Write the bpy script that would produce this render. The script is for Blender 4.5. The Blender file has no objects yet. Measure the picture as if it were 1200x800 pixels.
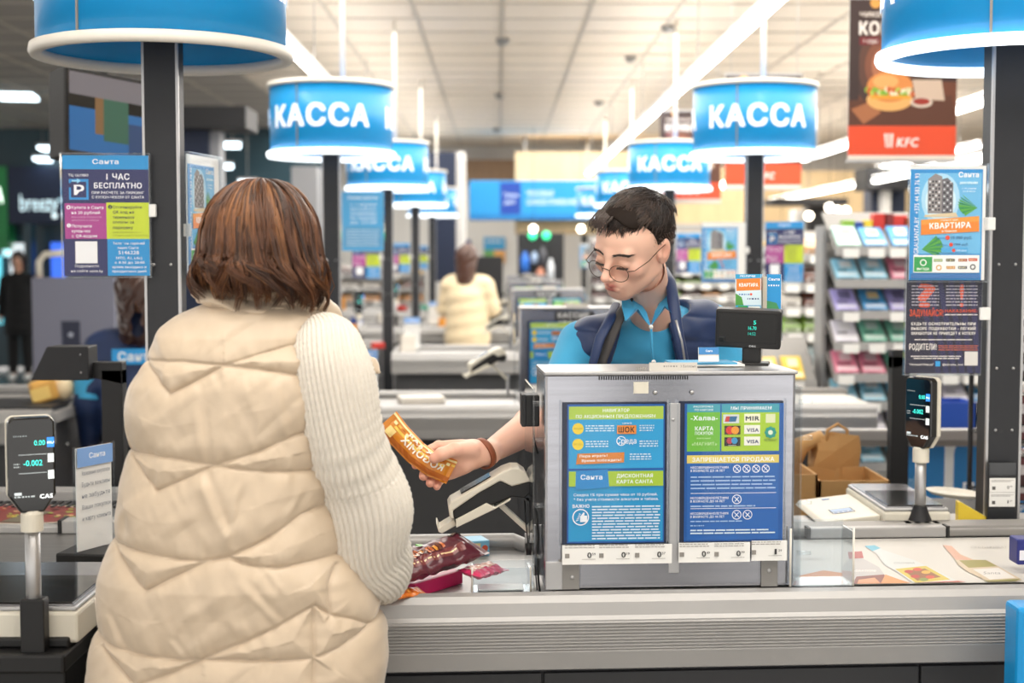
import bpy, bmesh, math, random
import numpy as np
from mathutils import Vector, Matrix, Euler
rnd = random.Random(7)
C = bpy.context.scene.collection
SC = bpy.context.scene
R = math.radians

# ---------------------------------------------------------------- camera
cam_data = bpy.data.cameras.new('camera')
cam = bpy.data.objects.new('camera', cam_data); C.objects.link(cam)
cam.location = (0, 0, 1.52)
cam.rotation_euler = (R(90 - 3.433), 0, R(-0.515))
cam_data.lens = 50; cam_data.sensor_width = 36
cam_data.clip_start = 0.05; cam_data.clip_end = 200
cam_data.dof.use_dof = True
cam_data.dof.focus_distance = 2.85
cam_data.dof.aperture_fstop = 3.2
SC.camera = cam
# ---------------------------------------------------------------- world, exposure
world = bpy.data.worlds.new('world'); SC.world = world; world.use_nodes = True
bg = world.node_tree.nodes['Background']
bg.inputs[0].default_value = (1.0, 0.955, 0.90, 1); bg.inputs[1].default_value = 1.2
SC.view_settings.view_transform = 'Standard'
SC.view_settings.look = 'None'
SC.view_settings.gamma = 1
SC.view_settings.use_curve_mapping = False
SC.view_settings.exposure = 0.45
SC.cycles.use_denoising = True
SC.cycles.max_bounces = 8
SC.cycles.sample_clamp_indirect = 8
BAR_POWER = 9.0           # emission of the linear ceiling lamps
def area(name, loc, size, power, col=(1, .95, .88), rot=(0, 0, 0)):
    l = bpy.data.lights.new(name, 'AREA'); l.shape = 'RECTANGLE'; l.size, l.size_y = size; l.energy = power; l.color = col
    o = bpy.data.objects.new(name, l); C.objects.link(o); o.location = loc; o.rotation_euler = rot
    return o
area('ceiling_fill_light', (0.6, 1.6, 3.12), (3.2, 1.6), 45)  # added fill lights under the ceiling, brightening tills, racks and far end
area('ceiling_fill_light', (1.6, 9.5, 3.12), (6.5, 9.0), 420)
area('ceiling_fill_light', (1.5, 18.0, 3.12), (9.0, 5.0), 330)

# ---------------------------------------------------------------- picture <-> place (the camera above, 1200 x 800)
_M = Euler((R(90 - 3.433), 0, R(-0.515))).to_matrix()
_F = 50 / 36 * 1200
def ray(px, py):
    return _M @ Vector(((px - 600) / _F, -(py - 400) / _F, -1))
def P(px, py, Y):
    d = ray(px, py); t = Y / d.y
    return Vector((d.x * t, Y, 1.52 + d.z * t))
def Q(px, py, z):
    d = ray(px, py); t = (z - 1.52) / d.z
    return Vector((d.x * t, d.y * t, z))

# ---------------------------------------------------------------- colour and materials
def lin(c):
    if isinstance(c, str):
        c = tuple(int(c[i:i + 2], 16) for i in (0, 2, 4))
    r = []
    for v in c[:3]:
        v = v / 255
        r.append(v / 12.92 if v <= .04045 else ((v + .055) / 1.055) ** 2.4)
    return tuple(r)
MATS = {}
def mat(name, col=None, rough=.5, metal=0, emit=0, attr=False, bump=0, bscale=200, var=0, vscale=8, stretch=(1, 1, 1),
        sheen=0, coat=0, sss=0, spec=.5, aniso=0):
    if name in MATS: return MATS[name]
    m = bpy.data.materials.new(name); m.use_nodes = True; MATS[name] = m
    nt = m.node_tree; b = nt.nodes['Principled BSDF']
    base = None
    if attr:
        a = nt.nodes.new('ShaderNodeVertexColor'); a.layer_name = 'Col'; base = a.outputs[0]
    b.inputs['Base Color'].default_value = (*lin(col), 1) if col else (.8, .8, .8, 1)
    b.inputs['Roughness'].default_value = rough; b.inputs['Metallic'].default_value = metal
    b.inputs['Specular IOR Level'].default_value = spec
    if sheen: b.inputs['Sheen Weight'].default_value = sheen; b.inputs['Sheen Roughness'].default_value = .4
    if coat: b.inputs['Coat Weight'].default_value = coat; b.inputs['Coat Roughness'].default_value = .05
    if sss:
        b.inputs['Subsurface Weight'].default_value = sss; b.inputs['Subsurface Radius'].default_value = (1, .35, .2)
        b.inputs['Subsurface Scale'].default_value = .008
    tc = nt.nodes.new('ShaderNodeTexCoord'); mp = nt.nodes.new('ShaderNodeMapping')
    mp.inputs['Scale'].default_value = stretch
    nt.links.new(tc.outputs['Object'], mp.inputs[0])
    nz = nt.nodes.new('ShaderNodeTexNoise'); nz.inputs['Scale'].default_value = vscale; nz.inputs['Detail'].default_value = 4
    nt.links.new(mp.outputs[0], nz.inputs['Vector'])
    if var:
        mx = nt.nodes.new('ShaderNodeMix'); mx.data_type = 'RGBA'; mx.blend_type = 'MULTIPLY'
        mx.inputs['Factor'].default_value = 1
        rp = nt.nodes.new('ShaderNodeMapRange'); rp.inputs[1].default_value = .3; rp.inputs[2].default_value = .7
        rp.inputs[3].default_value = 1 - var; rp.inputs[4].default_value = 1
        nt.links.new(nz.outputs[0], rp.inputs[0])
        if base: nt.links.new(base, mx.inputs['A'])
        else: mx.inputs['A'].default_value = (*lin(col), 1)
        nt.links.new(rp.outputs[0], mx.inputs['B'])
        base = mx.outputs['Result']
    if base:
        nt.links.new(base, b.inputs['Base Color'])
    if bump:
        n2 = nt.nodes.new('ShaderNodeTexNoise'); n2.inputs['Scale'].default_value = bscale; n2.inputs['Detail'].default_value = 3
        nt.links.new(mp.outputs[0], n2.inputs['Vector'])
        bp = nt.nodes.new('ShaderNodeBump'); bp.inputs['Strength'].default_value = bump; bp.inputs['Distance'].default_value = .002
        nt.links.new(n2.outputs[0], bp.inputs['Height']); nt.links.new(bp.outputs[0], b.inputs['Normal'])
    if emit:
        if base: nt.links.new(base, b.inputs['Emission Color'])
        else: b.inputs['Emission Color'].default_value = (*lin(col), 1)
        b.inputs['Emission Strength'].default_value = emit
    return m
def glass(name, tint='ffffff', refl=.06, rough=.03):
    if name in MATS: return MATS[name]
    m = bpy.data.materials.new(name); m.use_nodes = True; MATS[name] = m
    nt = m.node_tree; nt.nodes.remove(nt.nodes['Principled BSDF'])
    out = nt.nodes['Material Output']
    t = nt.nodes.new('ShaderNodeBsdfTransparent'); t.inputs[0].default_value = (*lin(tint), 1)
    g = nt.nodes.new('ShaderNodeBsdfGlossy'); g.inputs['Roughness'].default_value = rough
    lw = nt.nodes.new('ShaderNodeLayerWeight'); lw.inputs[0].default_value = .5
    pw = nt.nodes.new('ShaderNodeMath'); pw.operation = 'POWER'; pw.inputs[1].default_value = 5
    ad = nt.nodes.new('ShaderNodeMath'); ad.operation = 'ADD'; ad.use_clamp = True; ad.inputs[1].default_value = refl
    mx = nt.nodes.new('ShaderNodeMixShader')
    nt.links.new(lw.outputs['Facing'], pw.inputs[0]); nt.links.new(pw.outputs[0], ad.inputs[0]); nt.links.new(ad.outputs[0], mx.inputs[0])
    nt.links.new(t.outputs[0], mx.inputs[1]); nt.links.new(g.outputs[0], mx.inputs[2]); nt.links.new(mx.outputs[0], out.inputs[0])
    return m
mat('steel', 'b4b6be', .17, .92, bump=.015, bscale=60, stretch=(1, 1, 30), var=.12, vscale=3)
mat('alu', 'b9b9ba', .38, .75)
mat('alu_plain', 'adacab', .45, .35, var=.06, vscale=5)
mat('alu_dark', '8d8b88', .5, .4)
mat('steel_top', '8e8d8c', .38, .7, var=.15, vscale=6, stretch=(1, 8, 1))
mat('charcoal', '202125', .55, var=.12, vscale=30)
mat('post_paint', '25272c', .5, var=.12, vscale=18, bump=.1, bscale=300)
mat('black', '0b0b0d', .45)
mat('black_gloss', '0a0c0e', .12, coat=.5)
mat('panel_dark', '3d3e41', .55, var=.08, vscale=4)
mat('cream', 'ddd8c9', .45)
mat('white', 'efefec', .45)
mat('print', None, .45, attr=True)
mat('print_gloss', None, .38, attr=True)
mat('foil', None, .28, attr=True, coat=.3, bump=.35, bscale=90)
mat('print_lit', None, .4, attr=True, emit=.9)
mat('led', None, .4, attr=True, emit=1.4)
mat('sign_blue', '0895da', .4, coat=.2)
mat('sign_under', '0d90ea', .45)
mat('sign_ring', 'e9e4da', .4)
mat('ring_lit', 'f4fbff', .4, emit=1.6)
mat('letter_white', 'f6fafc', .4, emit=.35)
mat('bar_light', 'fffaf2', .4, emit=BAR_POWER)
mat('uplight_fill', 'fffaf2', .4, emit=16)
mat('bulb', 'fff2dc', .4, emit=7)
mat('coldtube', 'dff4ff', .4, emit=4)
glass('acrylic', 'ffffff', .012); glass('clear_plastic', 'fafdff', .06, .06)
mat('wood', 'd9b98c', .5, var=.15, vscale=3, stretch=(1, 1, 12))
mat('wood_brown', '9d7f62', .55, var=.2, vscale=3, stretch=(12, 1, 1))
mat('kraft', 'c79b63', .8, var=.08, vscale=12)
mat('skin', None, .48, attr=True, sss=.12, bump=.05, bscale=700)
mat('vest_puffer', 'd0bda5', .42, sheen=.35, bump=.12, bscale=500, var=.03, vscale=5)
mat('knit', 'e6dfd3', .85, sheen=.3, bump=.5, bscale=260, var=.05, vscale=60)
mat('hair', None, .36, attr=True, spec=.6)
mat('hair_base', None, .7, attr=True, spec=.2)
mat('shirt', '3fa6d6', .7, sheen=.15, bump=.15, bscale=900)
mat('navy', '182f5a', .5, sheen=.08, bump=.12, bscale=500)
mat('vest_lining', '3d3b3b', .7)
mat('trousers', '1b1c20', .8)
mat('leather', '8c4a2c', .5)
mat('wire', '4b3a30', .3, .9)

# ---------------------------------------------------------------- mesh builder
class MB:
    def __init__(s, M=None):
        s.v = []; s.f = []; s.c = []; s.s = []; s.M = M or Matrix.Identity(4); s.col = None
    def add(s, vs, fs, col=None, smooth=False):
        o = len(s.v); M = s.M
        s.v.extend(tuple(M @ Vector(p)) for p in vs)
        s.f.extend(tuple(i + o for i in f) for f in fs)
        c = col if col is not None else s.col
        if isinstance(c, str): c = lin(c)
        s.c.extend([c] * len(fs)); s.s.extend([smooth] * len(fs))
        return s
    def box(s, x0, y0, z0, x1, y1, z1, col=None):
        return s.add([(x0, y0, z0), (x1, y0, z0), (x1, y1, z0), (x0, y1, z0), (x0, y0, z1), (x1, y0, z1), (x1, y1, z1), (x0, y1, z1)],
                     [(0, 3, 2, 1), (4, 5, 6, 7), (0, 1, 5, 4), (1, 2, 6, 5), (2, 3, 7, 6), (3, 0, 4, 7)], col)
    def cbox(s, c, d, col=None):
        return s.box(c[0] - d[0] / 2, c[1] - d[1] / 2, c[2] - d[2] / 2, c[0] + d[0] / 2, c[1] + d[1] / 2, c[2] + d[2] / 2, col)
    def lathe(s, prof, n=32, c=(0, 0, 0), col=None, smooth=True, close=False):
        vs = []; fs = []; m = len(prof)
        for i in range(n):
            a = 2 * math.pi * i / n
            for r, z in prof: vs.append((c[0] + r * math.cos(a), c[1] + r * math.sin(a), c[2] + z))
        for i in range(n):
            j = (i + 1) % n
            for k in range(m if close else m - 1):
                k2 = (k + 1) % m
                fs.append((i * m + k, j * m + k, j * m + k2, i * m + k2))
        return s.add(vs, fs, col, smooth)
    def tube(s, pts, r, n=8, col=None, cap=True, flat=1.0, smooth=True):
        pts = [Vector(p) for p in pts]; vs = []; fs = []
        rs = r if isinstance(r, (list, tuple)) else [r] * len(pts)
        t = (pts[1] - pts[0]).normalized()
        up = Vector((0, 0, 1)) if abs(t.z) < .9 else Vector((1, 0, 0))
        nrm = t.cross(up).normalized()
        for i, p in enumerate(pts):
            a = pts[max(i - 1, 0)]; b = pts[min(i + 1, len(pts) - 1)]
            t = (b - a).normalized()
            nrm = (nrm - t * nrm.dot(t)).normalized(); bi = t.cross(nrm)
            for k in range(n):
                an = 2 * math.pi * k / n
                vs.append(p + nrm * (math.cos(an) * rs[i]) + bi * (math.sin(an) * rs[i] * flat))
        for i in range(len(pts) - 1):
            for k in range(n):
                k2 = (k + 1) % n
                fs.append((i * n + k, i * n + k2, (i + 1) * n + k2, (i + 1) * n + k))
        if cap:
            fs.append(tuple(range(n - 1, -1, -1))); fs.append(tuple((len(pts) - 1) * n + k for k in range(n)))
        return s.add(vs, fs, col, smooth)
    def prism(s, poly, y0, y1, col=None):       # polygon in x,z extruded along y
        n = len(poly)
        ar = sum(poly[i][0] * poly[(i + 1) % n][1] - poly[(i + 1) % n][0] * poly[i][1] for i in range(n))
        if ar < 0: poly = poly[::-1]
        vs = [(x, y0, z) for x, z in poly] + [(x, y1, z) for x, z in poly]
        fs = [tuple(range(n)), tuple(range(2 * n - 1, n - 1, -1))]
        fs += [(i, n + i, n + (i + 1) % n, (i + 1) % n) for i in range(n)]
        return s.add(vs, fs, col)
    def ball(s, c, r, n=16, m=10, col=None):
        r = (r, r, r) if not isinstance(r, (tuple, list)) else r
        vs = []; fs = []
        for j in range(m + 1):
            th = math.pi * j / m
            for i in range(n):
                a = 2 * math.pi * i / n
                vs.append((c[0] + r[0] * math.sin(th) * math.cos(a), c[1] + r[1] * math.sin(th) * math.sin(a), c[2] + r[2] * math.cos(th)))
        for j in range(m):
            for i in range(n):
                i2 = (i + 1) % n
                fs.append((j * n + i, (j + 1) * n + i, (j + 1) * n + i2, j * n + i2))
        return s.add(vs, fs, col, True)
    def build(s, name, m, parent=None, loc=None, rot=None, bevel=0, seg=2, smooth=None):
        me = bpy.data.meshes.new(name)
        me.from_pydata(s.v, [], s.f)
        if any(c is not None for c in s.c):
            at = me.color_attributes.new('Col', 'FLOAT_COLOR', 'CORNER')
            arr = []
            for c, f in zip(s.c, s.f):
                c = c if c is not None else (.8, .8, .8)
                arr.extend((c[0], c[1], c[2], 1) * len(f))
            at.data.foreach_set('color', arr)
        sm = [bool(x) if smooth is None else smooth for x in s.s]
        me.polygons.foreach_set('use_smooth', sm)
        me.materials.append(MATS[m] if isinstance(m, str) else m)
        me.update()
        o = bpy.data.objects.new(name, me); C.objects.link(o)
        if name in ('digits', 'price_print', 'wrapper_print', 'lit_lettering'): o['kind'] = 'stuff'
        if parent: o.parent = parent
        if loc is not None: o.location = loc
        if rot is not None: o.rotation_euler = rot
        if bevel:
            md = o.modifiers.new('bevel', 'BEVEL'); md.width = bevel; md.segments = seg; md.limit_method = 'ANGLE'; md.angle_limit = R(40)
        return o

# flat lettering: outlines of the built in typeface as polygons, cap height 1
_TC = {}
def glyphs(body, bold=0):
    k = (body, bold)
    if k in _TC: return _TC[k]
    c = bpy.data.curves.new('t', 'FONT'); c.body = body; c.resolution_u = 2; c.space_character = 1 + bold * 2.4
    o = bpy.data.objects.new('t', c); C.objects.link(o)
    dg = bpy.context.evaluated_depsgraph_get()
    me = bpy.data.meshes.new_from_object(o.evaluated_get(dg))
    vs = [(v.co.x / .7, v.co.y / .7) for v in me.vertices]
    fs = []
    for p in me.polygons:
        f = list(p.vertices)
        a = sum(vs[f[i]][0] * vs[f[(i + 1) % len(f)]][1] - vs[f[(i + 1) % len(f)]][0] * vs[f[i]][1] for i in range(len(f)))
        if abs(a) < 1e-7: continue
        fs.append(tuple(f) if a > 0 else tuple(f[::-1]))
    bpy.data.objects.remove(o); bpy.data.curves.remove(c); bpy.data.meshes.remove(me)
    x0 = min(v[0] for v in vs); x1 = max(v[0] for v in vs)
    vs = [(x - x0, y, 0) for x, y in vs]
    if bold > .012:      # heavier strokes: the outline laid over itself, shifted
        n = len(vs); b_ = min(bold, .06) * .85; sh = [(-b_, 0), (b_, 0)] if bold < .025 else [(-b_, -b_ * .6), (b_, -b_ * .6), (-b_, b_ * .6), (b_, b_ * .6)]
        f0 = fs; v0 = vs; vs = []; fs = []
        for i, (dx, dy) in enumerate(sh):
            vs += [(x + dx, y + dy, i) for x, y, _ in v0]; fs += [tuple(k_ + i * n for k_ in f) for f in f0]
    _TC[k] = (vs, fs, x1 - x0)
    return _TC[k]

class Print(MB):
    """flat print drawn on a plane; picture coordinates (x right, y down) scaled by s metres each"""
    def __init__(p, ox, oy, s, fn=None):
        MB.__init__(p); p.ox, p.oy, p.sc, p.fn = ox, oy, s, fn; p.layer = 0; p.shear = 0
    def pt(p, x, y):
        u = (x - p.ox) * p.sc; v = (p.oy - y) * p.sc
        if p.fn: return p.fn(u, v, .0003 * p.layer)
        return (u, -.00025 * p.layer, v)
    def poly(p, pts, col):
        p.layer += .06
        n = len(pts)
        ar = sum(pts[i][0] * pts[(i + 1) % n][1] - pts[(i + 1) % n][0] * pts[i][1] for i in range(n))
        if ar > 0: pts = pts[::-1]
        return p.add([p.pt(*q) for q in pts], [tuple(range(n))], col)
    def rect(p, x0, y0, x1, y1, col):
        if p.fn:
            nx = max(1, int(abs(x1 - x0) * p.sc / .006)); ny = max(1, int(abs(y1 - y0) * p.sc / .004)); p.layer += .06
            if nx * ny > 600: nx = ny = 1
            for i in range(nx):
                a = x0 + (x1 - x0) * i / nx; b = x0 + (x1 - x0) * (i + 1) / nx
                for j in range(ny):
                    c_ = y0 + (y1 - y0) * j / ny; d_ = y0 + (y1 - y0) * (j + 1) / ny
                    p.add([p.pt(a, d_), p.pt(b, d_), p.pt(b, c_), p.pt(a, c_)], [(0, 1, 2, 3)], col)
            return p
        return p.poly([(x0, y0), (x1, y0), (x1, y1), (x0, y1)], col)
    def disc(p, x, y, r, col, n=20, ry=None):
        ry = ry or r
        return p.poly([(x + r * math.cos(2 * math.pi * i / n), y + ry * math.sin(2 * math.pi * i / n)) for i in range(n)], col)
    def ring(p, x, y, r, w, col, n=24):
        p.layer += .06; vs = []; fs = []
        for i in range(n):
            a = 2 * math.pi * i / n
            for q in (r, r - w): vs.append(p.pt(x + q * math.cos(a), y + q * math.sin(a)))
        for i in range(n):
            j = (i + 1) % n; fs.append((2 * i, 2 * i + 1, 2 * j + 1, 2 * j))
        return p.add(vs, fs, col)
    def line(p, x0, y0, x1, y1, w, col):
        dx, dy = x1 - x0, y1 - y0; L = math.hypot(dx, dy); nx, ny = -dy / L * w / 2, dx / L * w / 2
        return p.poly([(x0 + nx, y0 + ny), (x1 + nx, y1 + ny), (x1 - nx, y1 - ny), (x0 - nx, y0 - ny)], col)
    def text(p, body, x0, x1, y, h, col, bold=.02, rot=0, fit=True):
        """cap height h, base line y, fitted between x0 and x1 (x1 None: natural width)"""
        p.layer += .06
        vs, fs, w = glyphs(body, bold)
        sx = (x1 - x0) / w if x1 is not None else h
        ca, sa = math.cos(rot), math.sin(rot)
        out = []
        l0 = p.layer
        for a, b, q_ in vs:
            u, v = a * sx + b * h * p.shear, b * h; p.layer = l0 + q_ * .07
            out.append(p.pt(x0 + u * ca + v * sa, y + u * sa - v * ca))
        p.layer = l0 + .28
        return p.add(out, fs, col)
    def words(p, x0, x1, y, h, col, seed=0, n=None):
        """a line of print too small to read: word-length dashes"""
        q = random.Random(seed + int(x0 * 7 + y * 13)); x = x0; L = x1 - x0
        while x < x1 - L * .03:
            w = min(L * q.uniform(.05, .19), x1 - x)
            p.rect(x, y - h, x + w, y, col); x += w + h * .8
        return p

def link_empty(name, loc, rotz=0):
    o = bpy.data.objects.new(name, None); C.objects.link(o); o.location = loc; o.rotation_euler = (0, 0, rotz)
    o.empty_display_size = .1
    return o
def tag(o, label, cat, group=None, kind=None):
    o['label'] = label; o['category'] = cat
    if group: o['group'] = group
    if kind: o['kind'] = kind
    return o
def thing(name, label, cat, loc=(0, 0, 0), rotz=0, group=None):
    return tag(link_empty(name, loc, rotz), label, cat, group)
def struct(o):
    o['kind'] = 'structure'; return o
def kids(o): return [c for c in CH.get(o.name, [])]
def dup(root, loc=None, rotz=None, label=None, group=None):
    """copy a thing with its parts and sub-parts"""
    def cp(o, par):
        c = o.copy(); C.objects.link(c)
        if par: c.parent = par
        for ch in list(o.children): cp(ch, c)
        return c
    r = cp(root, None)
    if loc is not None: r.location = loc
    if rotz is not None: r.rotation_euler = (r.rotation_euler[0], r.rotation_euler[1], rotz)
    if label: r['label'] = label
    if group: r['group'] = group
    return r

# ---------------------------------------------------------------- implicit surfaces for bodies and cloth
class SDF:
    def __init__(s, lo, hi, h):
        s.lo = np.array(lo, np.float32); s.h = h
        n = [int(math.ceil((hi[i] - lo[i]) / h)) + 1 for i in range(3)]
        s.x = (lo[0] + h * np.arange(n[0], dtype=np.float32))[:, None, None]
        s.y = (lo[1] + h * np.arange(n[1], dtype=np.float32))[None, :, None]
        s.z = (lo[2] + h * np.arange(n[2], dtype=np.float32))[None, None, :]
        s.d = np.full(n, 1.0, np.float32)
    def uni(s, e, k=0):
        if k <= 0: s.d = np.minimum(s.d, e); return s
        h = np.maximum(k - np.abs(s.d - e), 0) / k
        s.d = np.minimum(s.d, e) - h * h * k * .25
        return s
    def sub(s, e, k=0):
        e = -e
        if k <= 0: s.d = np.maximum(s.d, e); return s
        h = np.maximum(k - np.abs(s.d - e), 0) / k
        s.d = np.maximum(s.d, e) + h * h * k * .25
        return s
    def isect(s, e, k=0): return s.sub(-e, k)
    def ell(s, c, r, rot=None):
        x, y, z = s.x - c[0], s.y - c[1], s.z - c[2]
        if rot is not None:
            m = np.array(Euler(rot).to_matrix().transposed(), np.float32)
            x, y, z = m[0, 0] * x + m[0, 1] * y + m[0, 2] * z, m[1, 0] * x + m[1, 1] * y + m[1, 2] * z, m[2, 0] * x + m[2, 1] * y + m[2, 2] * z
        k0 = np.sqrt((x / r[0]) ** 2 + (y / r[1]) ** 2 + (z / r[2]) ** 2)
        k1 = np.sqrt((x / r[0] ** 2) ** 2 + (y / r[1] ** 2) ** 2 + (z / r[2] ** 2) ** 2) + 1e-6
        return k0 * (k0 - 1) / k1
    def cap(s, a, b, ra, rb=None):
        rb = ra if rb is None else rb
        a = np.array(a, np.float32); b = np.array(b, np.float32); ab = b - a
        x, y, z = s.x - a[0], s.y - a[1], s.z - a[2]
        t = np.clip((x * ab[0] + y * ab[1] + z * ab[2]) / float(ab @ ab), 0, 1)
        d = np.sqrt((x - t * ab[0]) ** 2 + (y - t * ab[1]) ** 2 + (z - t * ab[2]) ** 2)
        return d - (ra + (rb - ra) * t)
    def chain(s, pts, rs, k=0, k2=0):
        for i in range(len(pts) - 1): s.uni(s.cap(pts[i], pts[i + 1], rs[i], rs[i + 1]), k if i == 0 else (k2 or k))
        return s
    def mesh(s):
        d = s.d; n = d.shape; cn = tuple(q - 1 for q in n)
        tot = cn[0] * cn[1] * cn[2]
        sums = np.zeros((tot, 3)); cnt = np.zeros(tot); edges = []
        ins = d < 0
        for a in range(3):
            s0 = [slice(None)] * 3; s1 = [slice(None)] * 3; s0[a] = slice(0, -1); s1[a] = slice(1, None)
            m = ins[tuple(s0)] != ins[tuple(s1)]
            idx = np.argwhere(m)
            v0 = d[tuple(s0)][m]; v1 = d[tuple(s1)][m]
            t = v0 / (v0 - v1)
            pos = idx.astype(float); pos[:, a] += t
            b, c = [(1, 2), (2, 0), (0, 1)][a]
            cells = []; ok = np.ones(len(idx), bool)
            for ob, oc in ((0, 0), (-1, 0), (-1, -1), (0, -1)):
                ce = idx.copy(); ce[:, b] += ob; ce[:, c] += oc
                good = np.all((ce >= 0) & (ce < np.array(cn)), axis=1)
                fl = (ce[:, 0] * cn[1] + ce[:, 1]) * cn[2] + ce[:, 2]
                fg = fl[good]
                for q in range(3): sums[:, q] += np.bincount(fg, pos[good][:, q], tot)
                cnt += np.bincount(fg, minlength=tot)
                ok &= good; cells.append(fl)
            q = np.stack(cells, 1)[ok]; flip = (v0 < 0)[ok]
            q[~flip] = q[~flip][:, ::-1]
            edges.append(q)
        used = np.nonzero(cnt)[0]
        mp = np.full(tot, -1, np.int64); mp[used] = np.arange(len(used))
        vs = sums[used] / cnt[used][:, None] * s.h + s.lo
        fs = mp[np.concatenate(edges)]
        return vs, fs
def np_mesh(name, vs, fs, m, parent=None, col=None, smooth=True, loc=None, rot=None):
    me = bpy.data.meshes.new(name)
    fs = np.asarray(fs); k = fs.shape[1]
    me.vertices.add(len(vs)); me.vertices.foreach_set('co', np.asarray(vs, np.float32).ravel())
    me.loops.add(fs.size); me.loops.foreach_set('vertex_index', fs.ravel().astype(np.int32))
    me.polygons.add(len(fs)); me.polygons.foreach_set('loop_start', np.arange(0, fs.size, k, dtype=np.int32))
    me.polygons.foreach_set('use_smooth', np.full(len(fs), smooth))
    if col is not None:
        at = me.color_attributes.new('Col', 'FLOAT_COLOR', 'POINT')
        cc = np.ones((len(vs), 4), np.float32); cc[:, :3] = col
        at.data.foreach_set('color', cc.ravel())
    me.update(calc_edges=True); me.validate()
    me.materials.append(MATS[m])
    o = bpy.data.objects.new(name, me); C.objects.link(o)
    if parent: o.parent = parent
    if loc is not None: o.location = loc
    if rot is not None: o.rotation_euler = rot
    return o
def xf(vs, M):
    A = np.array(M); return vs @ A[:3, :3].T + A[:3, 3]
ORD = ['nearest', 'second', 'third', 'fourth', 'fifth', 'sixth']
# ================================================================ THE SETTING
mat('floor', '9b9a97', .25, var=.12, vscale=.8)
mat('floor_mall', '4c6068', .25, var=.3, vscale=1.5)
mat('wall_white', 'e6e4e0', .7, var=.04, vscale=1)
mat('wall_grey', '9c9ea3', .7)
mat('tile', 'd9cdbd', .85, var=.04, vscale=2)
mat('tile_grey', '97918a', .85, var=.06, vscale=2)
mat('tee', 'b4ab9e', .6)
mat('dark_blue', '17243f', .55); mat('mall_teal', '1b3d49', .35, var=.3, vscale=1.2); mat('blue_board', '1693d8', .45, var=.06, vscale=1)
mat('tan_light', 'd8bd92', .6, var=.12, vscale=2, stretch=(6, 1, 1))
struct(MB().box(-4.2, -3, -.1, 10, 24, 0).build('floor', 'floor'))
o = MB().box(-12, -3, -.1, -4.2, 24, -.002).build('floor', 'floor_mall'); struct(o); o['label'] = 'dark blue polished floor of the mall passage'
# ceiling: 0.6 m panels lying in a grid of tees, the nearest as single parts
CZ = 3.2
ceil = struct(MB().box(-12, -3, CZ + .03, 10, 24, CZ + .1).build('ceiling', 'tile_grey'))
tl = MB().box(.012, .012, 0, .588, .588, .02).build('ceiling_tile', 'tile', ceil, bevel=.004, seg=1)
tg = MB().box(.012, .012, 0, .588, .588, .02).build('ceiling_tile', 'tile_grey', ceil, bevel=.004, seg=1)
cells = []
for j in range(-4, 38):
    for i in range(-19, 16):
        x, y = i * .6 + .02, j * .6
        near = y > 4.6 and abs((x + .3) / max(y, .1)) < .38
        cells.append((0 if near else 1, y, x))
cells.sort()
rest = {False: MB(), True: MB()}; cnt_ = 0
for q, y, x in cells:
    grey = x < -2.3 - .02 * y  # left side: shade of the unlit mall put into the tile colour
    z = CZ + rnd.uniform(0, .004)
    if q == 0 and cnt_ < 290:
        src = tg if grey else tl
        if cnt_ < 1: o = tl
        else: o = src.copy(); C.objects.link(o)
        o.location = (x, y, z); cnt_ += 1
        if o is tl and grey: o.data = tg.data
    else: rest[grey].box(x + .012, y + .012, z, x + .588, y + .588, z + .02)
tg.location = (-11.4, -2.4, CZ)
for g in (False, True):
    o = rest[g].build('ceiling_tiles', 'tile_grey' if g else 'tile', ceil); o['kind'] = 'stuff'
gr = MB()
for i in range(-19, 17): gr.box(i * .6 + .008, -3, CZ - .006, i * .6 + .032, 22, CZ + .028)
for j in range(-4, 38): gr.box(-11.4, j * .6 - .012, CZ - .005, 9.6, j * .6 + .012, CZ + .028)
gr.build('ceiling_grid', 'tee', ceil)
# smoke detectors and sprinklers on the ceiling
for k, (px, py) in enumerate([(783, 30), (739, 66), (702, 118), (589, 45), (585, 110), (582, 150)]):
    d = ray(px, py); t = (CZ - 1.52) / d.z
    if d.y * t > 21: continue
    tag(MB().lathe([(0.001, -.05), (.03, -.045), (.05, -.02), (.055, 0), (0.001, 0)], 16).build('smoke_detector', 'alu_dark', None, (d.x * t, d.y * t, CZ - .006)),
        'small round detector on the ceiling, %s of its line from the camera' % ORD[k % 3] if k > 2 else 'small round detector on the ceiling beside the lamp rods, %s from the camera' % ORD[k], 'detector', 'ceiling detectors')

# back wall and what is on it
BY = 22
struct(MB().box(-4.2, BY, 0, 10, BY + .2, CZ).build('wall_back', 'wall_white'))
def wallbox(name, px0, py0, px1, py1, Y, d, m, label, cat, parent=None, bevel=.005):
    a = P(px0, py1, Y); b = P(px1, py0, Y)
    o = MB().box(0, 0, 0, b.x - a.x, d, b.z - a.z).build(name, m, parent, (a.x, Y, a.z), bevel=bevel)
    if label: tag(o, label, cat)
    return o
t = MB().box(-5.2, 19.2, 2.62, -2.6, 22, CZ).build('wall_soffit', 'wall_grey'); struct(t)
wallbox('wall_cladding', 543, 187, 604, 214, 21.8, .2, 'wood_brown', 'brown wooden wall panel left of the pale wood bulkhead', 'wall panel')
wallbox('wood_bulkhead', 604, 178, 760, 216, 19.8, .5, 'tan_light', 'pale wooden bulkhead above the blue board at the back of the shop', 'bulkhead')
bb = thing('aisle_board', 'long blue board with dark blue square and white lettering on the back wall', 'sign', P(550, 257, 19.2))
s_ = 19.2 / 1667
MB().box(0, 0, 0, 170 * s_, .58, 45 * s_).build('board', 'blue_board', bb, bevel=.01)
pr = Print(550, 257, s_)
pr.rect(586, 214, 610, 257, '0b3fa4'); pr.rect(550, 251, 720, 257, '0a78c0')
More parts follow.
